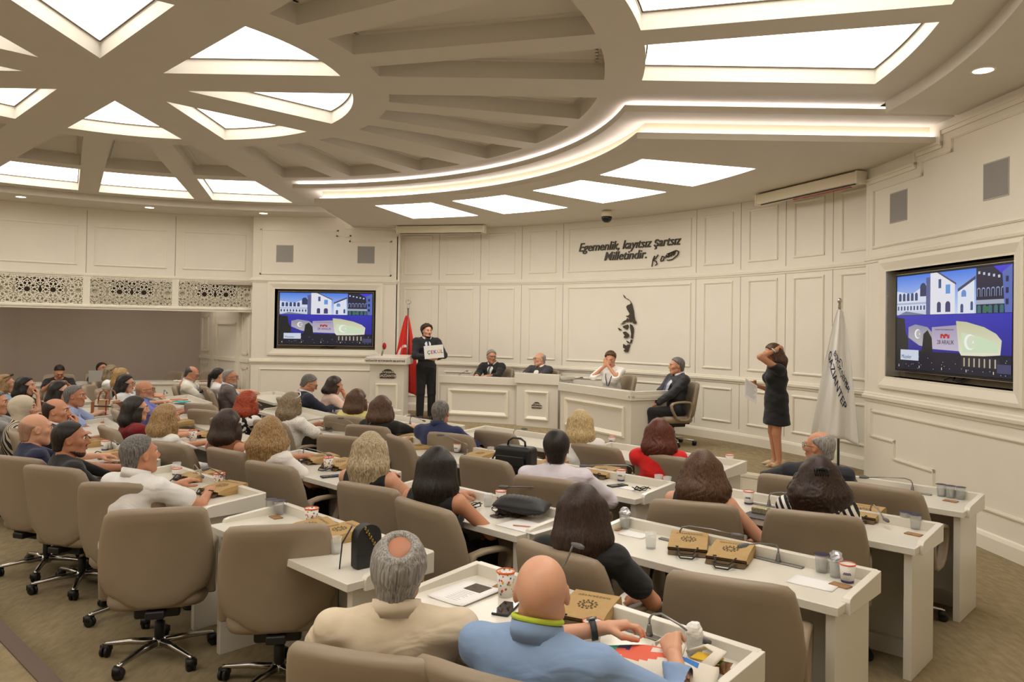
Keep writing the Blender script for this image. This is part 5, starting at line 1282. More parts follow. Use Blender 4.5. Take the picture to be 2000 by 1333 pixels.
RES['M1b'] = P_('M1b', 'blonde woman in pale grey striped blouse, seen from behind at far left', 'the blonde woman in striped blouse', xy=(-5.9, 11.75), zh=1.1, rot=-70, hrot=-50, lean=-4, sex='f', skin='a', top='grey_stripe_top', sleeve='long', hair=('long', {'len': .22, 'vol': 1.05}), hcol='golden')
RES['M2'] = P_('M2', 'smiling woman with long black hair and glasses in white shirt', 'the smiling woman with glasses', xy=(-5.34, 10.75), rot=-74, hrot=-84, pitch=4, lean=0, sex='f', skin='a', top=(232, 232, 236), sleeve='long', L='desk', R='lap', hair=('long', {'len': .26, 'vol': 1.1, 'wave': 1.2, 'amp': .0035}), hcol='black', glasses='thin')
RES['M3'] = P_('M3', 'bald man with dark glasses in violet-blue shirt', 'the bald man in violet shirt', xy=(-4.6, 9.75), rot=-66, hrot=-78, lean=4, skin='b', top=(126, 130, 206), sleeve='long', neckc=(126, 130, 206), L='desk', R='desk', hair=('ring', {'th': .002, 'top': .02}), hcol='stubble', glasses='dark', beard='white', near=1)
RES['M4'] = P_('M4', 'balding man in white linen suit looking down', 'the man in white suit', xy=(-5.15, 12.5), zh=1.1, rot=-80, hrot=-90, pitch=24, lean=-10, skin='b', top=(232, 228, 216), sleeve='jacket', shirt=(200, 204, 214), pants=(226, 222, 210), L='lap', R='lap', hair=('ring', {'th': .008, 'top': .075}), hcol='darkgrey', glasses='thin', lanyard=(40, 40, 44), near=1)
RES['M5b'] = P_('M5b', 'woman with dark ponytail in white, hidden behind the grey-bearded man', 'the ponytailed woman in white', xy=(-4.75, 12.6), rot=-60, hrot=-55, sex='f', skin='a', top=(230, 228, 226), sleeve='long', hair=('pony', {'len': .2}), hcol='black')
RES['M5'] = P_('M5', 'man with grey beard and thin glasses in grey-brown jacket', 'the grey-bearded man', xy=(-4.29, 11.84), zh=1.1, rot=-70, hrot=-82, lean=-2, skin='b', top=(104, 94, 92), sleeve='jacket', shirt=(206, 210, 220), L='lap', R='lap', hair=('short', {'th': .005, 'hl': -.01}), hcol='grey', beard='white', glasses='dark', near=1)
RES['M6'] = P_('M6', 'woman with bright orange-red hair in white top with black flowers', 'the red-haired woman', xy=(-2.85, 8.43), rot=-40, hrot=-35, lean=2, sex='f', skin='a', top='floral_top', sleeve='short', L='desk', R='desk', hair=('bob', {'len': .12, 'vol': 1.15, 'curl': .005}), hcol='red', near=1)
RES['M7'] = P_('M7', 'woman with greyish-blonde hair, white sunglasses on head and white lace top', 'the woman in white lace', xy=(-2.35, 8.34), rot=-34, hrot=-34, lean=2, sex='f', skin='c', top='lace_top', sleeve='short', L='desk', R=((.2, .3, .70), (.9, -.5, -.3), (0, 0, -1), .5), hair=('long', {'len': .22, 'vol': 1.08}), hcol='mousy', near=1)
RES['M8'] = P_('M8', 'grey-haired man with dark glasses in navy suit looking down', 'the man in navy suit with glasses', xy=(-2.81, 10.8), zh=1.1, rot=-62, hrot=-78, pitch=26, lean=8, skin='b', top=(28, 32, 52), sleeve='jacket', shirt=(210, 214, 222), L='desk', R='desk', hair=('short', {'th': .013}), hcol='saltpepper', glasses='dark', near=1)
RES['M8b'] = P_('M8b', 'person in pale pink with a raised hand, behind the man in navy suit', 'the person in pale pink', xy=(-2.5, 11.0), rot=-60, hrot=-70, pitch=15, lean=8, sex='f', skin='b', top=(232, 200, 186), sleeve='long', L='desk', R='chin', hair=('bob', {'len': .1}), hcol='darkbrown')
RES['M9'] = P_('M9', 'woman with brown bob in pale yellow top', 'the woman in pale yellow', xy=(-1.76, 8.91), rot=-20, hrot=-28, lean=2, sex='f', skin='a', top=(226, 216, 142), sleeve='short', L='desk', R='desk', hair=('bob', {'len': .15, 'vol': 1.05}), hcol='brown', near=1)
RES['M10'] = P_('M10', 'woman with smooth brown bob in black, hands on the desk', 'the smooth brown bob in black', xy=(-1.35, 8.12), rot=-22, hrot=-8, lean=0, sex='f', skin='a', top=(24, 23, 25), sleeve='long', L='desk', R=((.25, .42, .84), (.9, -.4, -.4), (0, 0, -1), .8), hair=('bob', {'len': .14, 'vol': 1.1}), hcol='brown', near=1)
RES['M11'] = P_('M11', 'grey-haired man in navy jacket seen from behind, by the rostrum', 'the man in navy jacket by rostrum', xy=(-.69, 7.68), rot=-26, hrot=-14, lean=4, skin='b', top=(34, 42, 84), sleeve='jacket', L='desk', R=((.3, .2, .68), (1, -.4, -.3), (0, 0, -1), .5), hair=('short', {'th': .009}), hcol='saltpepper', near=1, bulk=1.08)
RES['B7'] = P_('B7', 'man with thick black hair in pale lilac-white shirt, seen from behind', 'the black-haired man in pale shirt', xy=(.33, 5.52), rot=-14, hrot=-4, lean=2, skin='b', top=(218, 212, 222), sleeve='long', L='desk', R=((.26, .26, .66), (1, -.4, -.3), (0, 0, -1), .5), hair=('short', {'th': .014, 'nape': -.085}), hcol='black', near=1, hs=1.04, bulk=1.08)
RES['B8'] = P_('B8', 'woman with straight blonde hair in white, in front of the rostrum', 'the straight blonde woman in white', xy=(.63, 7.02), rot=-12, hrot=-2, lean=2, sex='f', skin='a', top=(236, 234, 232), sleeve='short', L='desk', R='desk', hair=('long', {'len': .24, 'vol': 1.05, 'wave': .1}), hcol='blonde', near=1)
RES['B9'] = P_('B9', 'woman with wavy auburn hair in bright red top', 'the woman in bright red', xy=(1.23, 6.41), rot=-16, hrot=-8, lean=0, sex='f', skin='a', top=(214, 26, 24), sleeve='short', L='desk', R='desk', hair=('long', {'len': .2, 'vol': 1.15, 'wave': 1.2, 'amp': .0035}), hcol='auburn', near=1)
RES['B10'] = P_('B10', 'woman with long wavy brown hair and bare arms', 'the bare-armed brown-haired woman', xy=(1.18, 4.76), rot=-26, hrot=-6, lean=-6, sex='f', skin='a', top=(40, 34, 34), sleeve='sleeveless', L='desk', R=((.24, .12, .6), (.9, -.6, -.2), (0, 0, -1), .5), hair=('long', {'len': .32, 'vol': 1.28, 'wave': 1.4, 'amp': .0035, 'fr': 18}), hcol='brown', near=1)
RES['B11'] = P_('B11', 'balding man with dark glasses, face turned left, at right front row', 'the balding man at right front', xy=(2.3, 5.78), zh=1.07, rot=-30, hrot=42, lean=2, skin='b', top=(32, 34, 42), sleeve='long', L=((.3, .3, .8), (1, -.3, -.4), (0, 0, -1), .5), R='desk', hair=('ring', {'th': .007, 'top': .085}), hcol='grey', glasses='dark', near=1, chair=False)
RES['B12'] = P_('B12', 'woman with long curly dark hair, hair clip and striped top', 'the curly dark-haired woman', xy=(1.88, 4.73), zh=1.05, rot=-24, hrot=-12, lean=2, sex='f', skin='b', top='stripe_top', sleeve='long', L='desk', R='desk', hair=('long', {'len': .32, 'vol': 1.45, 'wave': 2.0, 'amp': .0035, 'fr': 15}), hcol='darkbrown', near=1)
# --- on the stage
RES['S2'] = P_('S2', 'grey-haired man with glasses and dark suit at left of the rostrum', 'the man in dark suit, left of rostrum', xy=(-.37, 14.5), zh=1.38, zf=ZS, rot=160, hrot=200, pitch=6, lean=4, skin='b', top=(26, 26, 28), sleeve='jacket', shirt=(222, 222, 222), tie=(64, 78, 74), L='desk', R='desk', hair=('short', {'th': .013}), hcol='grey', glasses='thin', near=1, drot=-32)
RES['S3'] = P_('S3', 'balding man in dark grey jacket and open white shirt at rostrum centre', 'the balding man at rostrum centre', xy=(.51, 14.1), zh=1.36, zf=ZS, rot=145, hrot=112, lean=-4, skin='a', top=(58, 56, 62), sleeve='jacket', shirt=(236, 232, 226), L='desk', R='desk', hair=('ring', {'th': .006, 'top': .06}), hcol='grey', glasses='dark', near=1, drot=-20)
RES['S4'] = P_('S4', 'woman with gathered brown hair in white blouse, hands over her mouth', 'the woman in white blouse at rostrum', xy=(1.62, 12.65), zh=1.44, zf=ZS, rot=150, hrot=162, pitch=18, lean=4, sex='f', skin='b', top=(236, 234, 232), sleeve='long', L=((.025, .16, 1.10), (.9, .2, -.9), (0, -1, .2), .5), R=((.03, .165, 1.08), (.9, .2, -.9), (0, -1, .2), .5), hair=('bun', {'curl': .004}), hcol='brown', near=1, drot=-45, lanyard=(20, 20, 22))
RES['S5'] = P_('S5', 'grey-haired man in dark suit and purple tie at right end of the rostrum', 'the man in dark suit, right of rostrum', xy=(2.43, 11.4), zh=1.40, zf=ZS, rot=108, hrot=98, lean=-6, skin='b', top=(30, 32, 40), sleeve='jacket', shirt=(206, 214, 226), tie=(66, 60, 104), L='lap', R='lap', hair=('short', {'th': .014}), hcol='saltpepper', near=1)
RES['S1'] = P_('S1', 'standing man with curly dark hair and beard in dark suit holding a card', '', xy=(-1.53, 14.0), zh=1.84, zf=ZS, rot=196, hrot=212, lean=0, skin='a', top=(26, 26, 30), sleeve='jacket', shirt=(204, 210, 224), tie=(30, 38, 66), pants=(24, 24, 27), stand=True, L=((.14, .31, 1.13), (.8, -.4, -.4), (-.5, -.6, -.2), .9), R=((.04, .28, 1.13), (.8, -.4, -.4), (-.5, -.6, -.2), .9), hair=('curly', {'vol': 1.1, 'curl': .008}), hcol='darkbrown', beard='black', near=1, chair=False)
RES['S6'] = P_('S6', 'standing woman in knee-length black dress with one hand in her brown hair', '', xy=(3.27, 9.7), zh=1.655, zf=ZS, rot=86, hrot=92, pitch=10, lean=2, sex='f', skin='b', top=(20, 20, 24), sleeve='short', dress=.52, stand=True, L=((.1, .04, 1.45), (.4, 1, -.3), (-1, -.2, 0), .6), R=((.06, .24, 1.0), (.3, -.8, -.3), (-1, 0, 0), 1.0), hair=('long', {'len': .2, 'vol': 1.15, 'wave': 1.2, 'amp': .0035}), hcol='brown', glasses='dark', near=1, chair=False)

# --- small things worn: children of the person
def on_head(key, b, name, m, smooth=True):
    o = b.build(name, m, RES[key]['t'], smooth); o.matrix_local = RES[key]['MH']; return o
on_head('M7', MB().tube([(-.085, -.02, .07), (-.09, .03, .1), (-.04, .07, .125), (0, .075, .128), (.04, .07, .125), (.09, .03, .1), (.088, -.02, .07)], .006, 6), 'sunglasses', mat('white_plastic', (232, 230, 226), .3))
b = MB()
for s in (-1, 1): b.ell((s * .035, .065, .125), (.03, .012, .02), 12, 8)
b.tube([(-.085, -.02, .08), (-.06, .06, .122), (.06, .06, .122), (.085, -.02, .08)], .004, 6); on_head('N1', b, 'sunglasses', GLASS_FR)
b = MB().tube([(-.04, -.125, .06), (0, -.14, .075), (.04, -.125, .06)], .012, 8)
for i in range(6): b.tube([(-.035 + i * .014, -.13, .075), (-.035 + i * .014, -.15, .05), (-.035 + i * .014, -.14, .03)], .003, 5)
on_head('B12', b, 'hair_clip', BLACK)
# wrist watches
def watch(key, i, strap, dial):
    r = RES[key]; M = r['hands'][i]; t = r['t']; b = MB(); rows = []
    for k in range(17):
        a = 2 * PI * k / 16; rows.append([(math.cos(a) * (.036 + d), y, math.sin(a) * (.033 + d)) for y, d in ((-.052, 0), (-.052, .004), (-.03, .004), (-.03, 0))])
    st_ = b.grid(rows, True).build('watch_strap', strap, t, True); st_.matrix_local = M; c = MB().lathe([(.0, .0), (.019, 0), (.019, .009), (.0, .01)], 18, Matrix.Translation((0, -.041, .034))).build('watch_case', dial, st_, True)
watch('B14', 0, mat('watch_rubber', (48, 52, 58), .6), STEEL); watch('S6', 0, CHROME, CHROME)
# lime collar edge of the blue shirt
r = RES['B14']; b = MB(); N = r['N']
b.tube([tuple(N + Vector((.078 * math.cos(rad(a - 90)), .078 * math.sin(rad(a - 90)), .062 - .3 * .078 * math.sin(rad(a - 90))))) for a in range(-140, 141, 14)], .009, 8)
b.build('collar_edge', mat('lime_cloth', (196, 214, 64), .7), r['t'], True)
# court shoes of the standing woman
t = RES['S6']['t']
for s in (-1, 1):
    F_ = Field(lin_axis(-.06, .06, .008), lin_axis(-.1, .22, .008), lin_axis(-.01, .12, .008)); F_.cap((0, -.04, .07), (0, .09, .025), .033, .033, .02); F_.cap((0, .09, .025), (0, .17, .018), .033, .012, .02)
    F_.cap((0, -.02, .14), (0, .06, .075), .026, .028, .01, sub=True); F_.clip(.0 - F_.grids()[2]); v, q = F_.mesh()
    o = obj('court_shoe', np_mesh('court_shoe', relax(v, q), q), mat('nude_leather', (206, 184, 150), .4), t); o.location = (s * .09, -.03, 0)
    h_ = MB().tube([(0, -.055, .06), (0, -.06, .0)], [.012, .006], 8).build('heel', mat('nude_leather', (206, 184, 150), .4), t, True); h_.location = (s * .09, -.03, 0)

# --- empty chairs: (x, y of the top of the back), heading
def chair_top(x, y, rot, label, z=0):
    d = Matrix.Rotation(rad(rot), 3, 'Z') @ Vector((0, .31, 0)); chair(x + d.x, y + d.y, rot, label, z)
for x, y, r, lb in [(-1.91, 4.19, 18, 'empty taupe chair in the left foreground with its whole base showing'), (-1.16, 3.88, 12, 'empty taupe chair behind the desk with the upright black bag'), (.89, 3.16, -25, 'empty taupe chair in the right foreground'),
    (2.44, 5.13, -44, 'empty taupe chair at the right end of the front row'), (1.96, 5.39, -40, 'taupe swivel chair seating the balding man at right front'), (-.18, 7.53, -38, 'empty taupe chair right of the man in navy jacket'),
    (-.23, 5.99, -40, 'empty taupe chair beside the big black handbag'), (-1.57, 7.06, -22, 'empty taupe chair left of the long-haired blonde'), (-1.07, 7.11, -60, 'empty taupe chair turned sideways behind the long-haired blonde'),
    (-3.92, 9.68, -24, 'empty taupe chair, farther of the pair in mid hall'), (-3.6, 9.0, -26, 'empty taupe chair, nearer of the pair in mid hall'), (-4.57, 8.92, -62, 'empty tall taupe chair right of the checked tote bag'),
    (-6.7, 12.2, -80, 'empty taupe chair below the laptop, left one'), (-6.17, 11.59, -78, 'empty taupe chair behind the checked tote handles'),
    ]: chair_top(x, y, r, lb)
for i, (x, y, r) in enumerate([(-7.05, 15.75, 150), (-6.35, 15.95, 158), (-5.75, 16.05, 165), (-8.9, 14.9, 140)]):
    chair(x, y, r, ['taupe chair behind the press desk, middle of the row', 'taupe chair behind the press desk, second from its right end', 'taupe chair behind the press desk at its right end', 'taupe chair behind the press desk at its left end'][i])
# ================================================================== things on the desks
BAGS = [
    ((0.975, 4.200), -20, 'kraft paper bag on the right aisle desk, left one of two'),
    ((1.155, 4.024), -24, 'kraft paper bag on the right aisle desk, right one of two'),
    ((0.334, 3.187), -30, 'kraft paper bag behind the bald man in blue'),
    ((-1.108, 4.380), -60, 'kraft paper bag left of the upright black bag, left one'),
    ((-0.922, 4.295), -45, 'kraft paper bag touching the upright black bag'),
    ((-2.328, 5.845), -48, 'kraft paper bag by the elbow of the man in white polo'),
    ((-1.985, 5.400), -30, 'kraft paper bag at the desk end right of the white polo man'),
    ((-1.618, 6.664), -50, 'kraft paper bag right of the wavy-haired woman, left one'),
    ((-1.388, 6.416), -35, 'kraft paper bag behind the floral cup near the long-haired blonde'),
    ((-1.916, 8.819), -40, 'kraft paper bag left of the black strap chair'),
    ((-0.863, 7.502), -70, 'crumpled flat kraft paper bag between blonde and black-haired women'),
    ((0.753, 6.236), -40, 'kraft paper bag in front of the man in pale shirt'),
    ((-1.032, 7.958), -45, 'kraft paper bag behind the turned empty chair'),
    ((2.271, 4.958), -40, 'kraft paper bag right of the curly dark-haired woman'),
    ((-3.956, 7.319), -45, 'kraft paper bag before the man in black pullover'),
    ((-3.420, 6.761), -60, 'kraft paper bag under the black folder'),
    ((-3.779, 8.867), -45, 'kraft paper bag right of the woman in dark red'),
    ((-3.125, 8.064), -45, 'kraft paper bag left of the woman in rust-brown top'),
    ((-0.256, 6.944), -42, 'kraft paper bag left of the big black handbag'),
    ((0.085, 4.980), -40, 'kraft paper bag under the ribbed black clutch'),
    ((0.344, 6.541), -40, 'kraft paper bag between big handbag and man in pale shirt'),
    ((-2.491, 7.279), -45, 'kraft paper bag right of the woman in rust-brown top'),
]
CUPS = [
    ((-0.010, 3.413), 'floral', 'tall floral paper cup near the printed leaflet'),
    ((0.319, 2.905), 'orange', 'white paper cup with orange rim beside the bald man'),
    ((-1.151, 4.523), 'floral', 'floral paper cup on the desk with the upright black bag'),
    ((-2.070, 5.531), 'floral', 'floral paper cup behind the right kraft bag near white polo man'),
    ((-1.468, 6.272), 'floral', 'floral paper cup near the long-haired blonde'),
    ((1.606, 3.674), 'orange', 'paper cup with orange rim and foil at the right aisle desk end'),
    ((1.637, 5.302), 'orange', 'paper cup with orange rim by the bare-armed woman'),
    ((0.869, 6.037), 'orange', 'paper cup with orange rim by the man in pale shirt'),
    ((-0.494, 7.262), 'orange', 'orange-rimmed paper cup behind the black-haired woman, right one'),
    ((-0.773, 7.641), 'orange', 'orange-rimmed paper cup behind the black-haired woman, left one'),
    ((2.648, 6.075), 'floral', 'floral paper cup right of the curly dark-haired woman'),
    ((1.944, 6.852), 'orange', 'paper cup with orange rim right of the woman in red'),
    ((-3.164, 7.732), 'floral', 'floral paper cup left of the rust-brown top'),
    ((-1.577, 8.474), 'orange', 'orange-rimmed cup above the long-haired blonde'),
    ((-2.495, 5.812), 'orange', 'orange-rimmed cup by the grey head of the white polo man'),
    ((-0.056, 5.187), 'orange', 'low orange-rimmed cup by the ribbed clutch'),
    ((-3.710, 7.099), 'orange', 'orange-rimmed cup before the man in black pullover'),
    ((1.037, 7.892), 'orange', 'orange-rimmed cup right of the straight blonde woman'),
]
GLASSES = [
    ((-1.485, 4.838), 'clear water cup at left end of the black-bag desk, left one'),
    ((-1.423, 4.802), 'clear water cup at left end of the black-bag desk, right one'),
    ((0.687, 4.598), 'clear cup at left end of the two-bag desk'),
    ((0.768, 4.188), 'clear cup left of the two kraft bags'),
    ((1.543, 3.824), 'clear cup with dark foil near the right aisle'),
    ((1.581, 3.748), 'clear cup behind the orange-rimmed one near right aisle'),
    ((0.677, 2.806), 'clear cup with crumpled tissue beside the bald man'),
    ((-0.139, 5.107), 'clear cup beside the sleeveless black dress'),
    ((2.434, 4.763), 'clear cup at right end of the third row, left one'),
    ((2.460, 4.692), 'clear cup at right end of the third row, right one'),
    ((3.147, 5.650), 'clear cup at right end of the front row, left one'),
    ((3.187, 5.602), 'clear cup at right end of the front row, middle one'),
    ((3.233, 5.555), 'clear cup at right end of the front row, right one'),
    ((1.127, 5.862), 'clear cup right of the phone and lanyard, left one'),
    ((1.178, 5.791), 'clear cup right of the phone and lanyard, right one'),
    ((-0.893, 4.006), 'clear cup touching the kraft bag near the empty chair'),
    ((-0.177, 7.089), 'clear cup at desk end left of big handbag'),
    ((0.199, 6.775), 'clear cup right of the big black handbag'),
    ((-2.606, 6.068), 'clear cup behind the orange one near white polo man'),
    ((-2.010, 9.084), 'clear cup right of the lace-top woman'),
]
PHONES = [
    ((-0.007, 3.247), -20, 'k', 'black phone on the desk left of the bald man'),
    ((-0.039, 4.864), -50, 'b', 'brown-backed phone by the sleeveless black dress'),
    ((0.814, 5.838), -60, 'k', 'black phone by the man in pale shirt'),
    ((-1.388, 6.021), -60, 'k', 'black phone left of the long-haired blonde'),
    ((2.209, 5.119), -50, 'k', 'dark phone near the curly dark-haired woman'),
    ((-3.308, 6.416), -55, 'k', 'long black folder on the desk before the man in black'),
]
PAPERS = [
    ((-0.181, 3.439), -38, (0.21, 0.29), 'printed leaflet with a dark photo on the nearest desk'),
    ((0.104, 4.599), -42, (0.3, 0.21), 'white notepad with a pink pencil on the clutch desk'),
    ((1.440, 3.652), -40, (0.21, 0.15), 'white napkin sheet near the right aisle desk end'),
    ((0.726, 4.465), -40, (0.16, 0.12), 'white napkin under the wafer, two-bag desk'),
    ((0.715, 2.735), -43.5, (0.2, 0.15), 'white napkin sheet at the right end of nearest desk'),
    ((-1.958, 8.310), -40, (0.2, 0.14), 'white sheet near the lace-top woman'),
    ((-3.416, 6.842), -50, (0.3, 0.21), 'loose papers before the man in black pullover'),
    ((0.893, 5.751), -45, (0.14, 0.1), 'badge card and sheet by the man in pale shirt'),
    ((-1.194, 9.184), -40, (0.2, 0.14), 'white sheet before the smooth brown bob'),
]
MICS = [
    ((0.546, 2.985), (0.738, 2.816), 0.8, 'gooseneck microphone bent flat beside the bald man'),
    ((0.211, 3.423), (0.320, 3.301), 1.0, 'gooseneck microphone sticking up behind the bald head'),
    ((0.949, 4.298), (1.249, 4.127), 0.84, 'gooseneck microphone left of the two kraft bags, bent flat'),
    ((1.379, 3.965), (1.132, 3.822), 0.87, 'gooseneck microphone right of the two kraft bags'),
    ((0.336, 5.214), (-0.133, 5.326), 0.84, 'gooseneck microphone lying towards the black-haired woman'),
    ((1.754, 5.234), (1.864, 5.084), 0.86, 'gooseneck microphone left of the curly dark-haired woman'),
    ((2.995, 5.761), (2.675, 5.932), 0.83, 'gooseneck microphone on the front-row desk by the flag'),
    ((0.974, 6.147), (0.466, 6.167), 0.84, 'gooseneck microphone in front of the man in pale shirt'),
    ((0.036, 8.257), (0.183, 8.302), 0.85, 'gooseneck microphone right of the navy jacket, front row'),
    ((-0.393, 7.183), (-0.685, 7.223), 0.92, 'gooseneck microphone behind the black-haired woman, pointing left'),
    ((-1.604, 8.271), (-1.856, 8.332), 0.93, 'gooseneck microphone above the long-haired blonde'),
    ((-2.067, 8.627), (-1.739, 8.440), 0.83, 'gooseneck microphone right of the lace-top woman'),
    ((-2.017, 5.535), (-2.115, 5.335), 0.92, 'gooseneck microphone at the desk end by the white polo man'),
    ((-2.420, 5.938), (-2.169, 5.519), 0.82, 'gooseneck microphone bent low behind white polo man'),
    ((-1.814, 6.802), (-1.461, 6.488), 0.83, 'gooseneck microphone right of the wavy-haired woman'),
    ((-2.372, 10.334), (-1.950, 9.604), 0.85, 'gooseneck microphone left of the pale yellow top'),
    ((-1.201, 9.280), (-0.899, 8.783), 0.84, 'gooseneck microphone right of the smooth brown bob'),
    ((2.293, 4.919), (2.285, 4.670), 0.79, 'flat microphone plate behind the curly dark-haired woman'),
    ((-3.656, 7.104), (-3.350, 6.661), 0.86, 'gooseneck microphone before the man in black pullover'),
    ((-3.513, 10.685), (-2.920, 9.558), 0.84, 'gooseneck microphone right of the red-haired woman'),
    ((-5.521, 12.321), (-4.760, 11.030), 0.84, 'gooseneck microphone beside the violet shirt'),
]
KRAFT = mat('kraft_paper', (178, 146, 96), .8, var=.05, scale=40); KRAFT_IN = mat('kraft_inside', (96, 74, 48), .9); CORD = mat('dark_cord', (46, 46, 44), .8); INK = mat('print_ink', (86, 74, 50), .8)
PAPER = mat('white_paper', (232, 230, 228), .7); CUPW = mat('cup_paper', (230, 226, 220), .5); ORANGE = mat('cup_orange', (222, 96, 48), .5); NAVYC = mat('cup_navy', (40, 46, 92), .5)
CLEAR = mat('clear_plastic', (240, 242, 242), .08, alpha=.26, spec=.6); FOIL = mat('foil', (206, 206, 212), .3, .8); FOILD = mat('dark_foil', (60, 58, 90), .35, .6); WATER = mat('water', (226, 232, 232), .05, alpha=.16)
BLEATHER = mat('black_leather', (24, 24, 26), .42, bump=.25, bscale=260); BRASS = mat('brass', (190, 160, 96), .3, 1)
def floral_cup_mat():
    m = bpy.data.materials.new('floral_print'); m.use_nodes = True; nt = m.node_tree; b = nt.nodes['Principled BSDF']; b.inputs['Roughness'].default_value = .5
    tc = nt.nodes.new('ShaderNodeTexCoord'); v = nt.nodes.new('ShaderNodeTexVoronoi'); v.inputs['Scale'].default_value = 75; nt.links.new(tc.outputs['Object'], v.inputs['Vector'])
    r = nt.nodes.new('ShaderNodeValToRGB'); r.color_ramp.interpolation = 'CONSTANT'; cr = r.color_ramp
    cols = [(200, 70, 50), (220, 160, 60), (60, 90, 160), (226, 222, 214), (90, 140, 110), (226, 222, 214), (190, 60, 80)]
    cr.elements[0].color = lin(cols[0]); cr.elements[1].position = 1 / 7; cr.elements[1].color = lin(cols[1])
    for i in range(2, 7): e = cr.elements.new(i / 7); e.color = lin(cols[i])
    sp = nt.nodes.new('ShaderNodeSeparateColor'); nt.links.new(v.outputs['Color'], sp.inputs[0]); nt.links.new(sp.outputs[0], r.inputs[0])
    mx = nt.nodes.new('ShaderNodeMix'); mx.data_type = 'RGBA'; lt = nt.nodes.new('ShaderNodeMath'); lt.operation = 'LESS_THAN'; lt.inputs[1].default_value = .36
    nt.links.new(v.outputs['Distance'], lt.inputs[0]); nt.links.new(lt.outputs[0], mx.inputs[0]); mx.inputs[6].default_value = lin((232, 228, 222)); nt.links.new(r.outputs[0], mx.inputs[7]); nt.links.new(mx.outputs[2], b.inputs['Base Color']); return m
FLORAL = floral_cup_mat()
# ---- kraft gift bag lying on its back
def make_bag():
    t = thing('paper_bag', 'x', 'paper bag')
    b = MB(); ys = [(-.125, .018, .034), (-.06, .0, .05), (.05, .0, .06), (.115, .0, .062), (.12, .0, .06)]
    rows = [[(-.1, y, z0), (-.104, y, (z0 + z1) / 2), (-.1, y, z1), (.1, y, z1), (.104, y, (z0 + z1) / 2), (.1, y, z0)] for y, z0, z1 in ys]
    bo = b.grid(rows, True); b.add([rows[-1][i] for i in range(6)], [(0, 1, 2, 3, 4, 5)]); b.build('bag_body', KRAFT, t)
    b = MB(); b.add([(-.099, -.118, .02), (.099, -.118, .02), (.099, -.118, .036), (-.099, -.118, .036)], [(0, 1, 2, 3)]); b.add([(-.1, -.125, .018), (.1, -.125, .018), (.098, -.16, .004), (-.098, -.16, .004)], [(0, 1, 2, 3)]); b.build('bag_mouth', KRAFT_IN, t)
    for z, dy in ((.04, 0), (.014, -.025)):
        MB().tube([(-.05, -.125 + dy, z), (-.055, -.16 + dy, z + .01), (-.03, -.2 + dy, z * .6), (.03, -.2 + dy, z * .6), (.055, -.16 + dy, z + .01), (.05, -.125 + dy, z)], .0042, 6).build('handle', CORD, t, True)
    b = MB()
    for k in range(12):
        a = 2 * PI * k / 12
        for r0, r1, wd in ((.012, .028, .004), (.03, .044, .006)):
            M = Matrix.Translation((0, -.012, .0562)) @ Matrix.Rotation(a + (.26 if r0 > .02 else 0), 4, 'Z'); b.add([(r0, 0, 0), ((r0 + r1) / 2, -wd, 0), (r1, 0, 0), ((r0 + r1) / 2, wd, 0)], [(0, 1, 2, 3)], M @ Matrix.Rotation(-.09, 4, 'X') if False else M)
    e = b.build('printed_rosette', INK, t); e.rotation_euler = (.09, 0, 0); e.location = (0, 0, .0015)
    tm = text_mesh('GAZİANTEP', .024, .0, spacing=1.1); tm.transform(Matrix.Translation((0, .068, .0625)) @ Matrix.Rotation(PI, 4, 'Z') @ Matrix.Rotation(-.03, 4, 'X')); obj('printed_name', tm, INK, t)
    return t
bag0 = make_bag()
for i, ((x, y), r, lb) in enumerate(BAGS):
    o = bag0 if i == 0 else copy_tree(bag0); o['label'] = lb; o['group'] = 'kraft paper bags on the desks'; o.location = (x, y, .7505); o.rotation_euler = (0, 0, rad(r + random.uniform(-6, 6)))
    if 'crumpled' in lb: o.scale = (1, 1, .5)
# ---- cups
def make_cup(kind):
    t = thing('paper_cup', 'x', 'cup')
    MB().lathe([(.0, .004), (.026, .002), (.0275, .0), (.0365, .086), (.0345, .086), (.026, .006), (.0, .006)], 24).build('cup_body', FLORAL if kind == 'floral' else CUPW, t, True)
    MB().lathe([(.0365, .083), (.0385, .0855), (.0385, .0885), (.0365, .09), (.0345, .088)], 24, caps=False).build('rim', ORANGE, t, True)
    if kind == 'orange':
        MB().lathe([(.0279, .002), (.0283, .002), (.0293, .012), (.0289, .012)], 24, caps=False).build('navy_band', NAVYC, t, True)
        b = MB()
        for k in range(9): b.add([(0, -.0025, 0), (.0, .0025, 0), (.0, .003, .006), (0, -.003, .006)], [(0, 1, 2, 3)], Matrix.Rotation(PI * 1.2 + k * .12, 4, 'Z') @ Matrix.Translation((.0328, 0, .04 + .006 * (k % 2))))
        b.build('printed_crest', NAVYC, t)
    return t
c0 = {'floral': make_cup('floral'), 'orange': make_cup('orange')}; used = set()
for (x, y), k, lb in CUPS:
    o = c0[k] if k not in used else copy_tree(c0[k]); used.add(k); o['label'] = lb; o['group'] = 'paper cups on the desks'; o.location = (x, y, .7505)
    if 'tall' in lb: o.scale = (1.1, 1.1, 1.25)
def make_glass():
    t = thing('water_cup', 'x', 'cup')
    MB().lathe([(.0, .002), (.026, .0), (.032, .08), (.034, .083), (.0345, .085), (.031, .083), (.025, .004), (.0, .004)], 20).build('cup_wall', CLEAR, t, True)
    MB().lathe([(.0, .006), (.0245, .006), (.0285, .05), (.0, .05)], 20).build('water', WATER, t, True)
    return t
g0 = make_glass()
for i, ((x, y), lb) in enumerate(GLASSES):
    o = g0 if i == 0 else copy_tree(g0); o['label'] = lb; o['group'] = 'clear water cups on the desks'; o.location = (x, y, .7505)
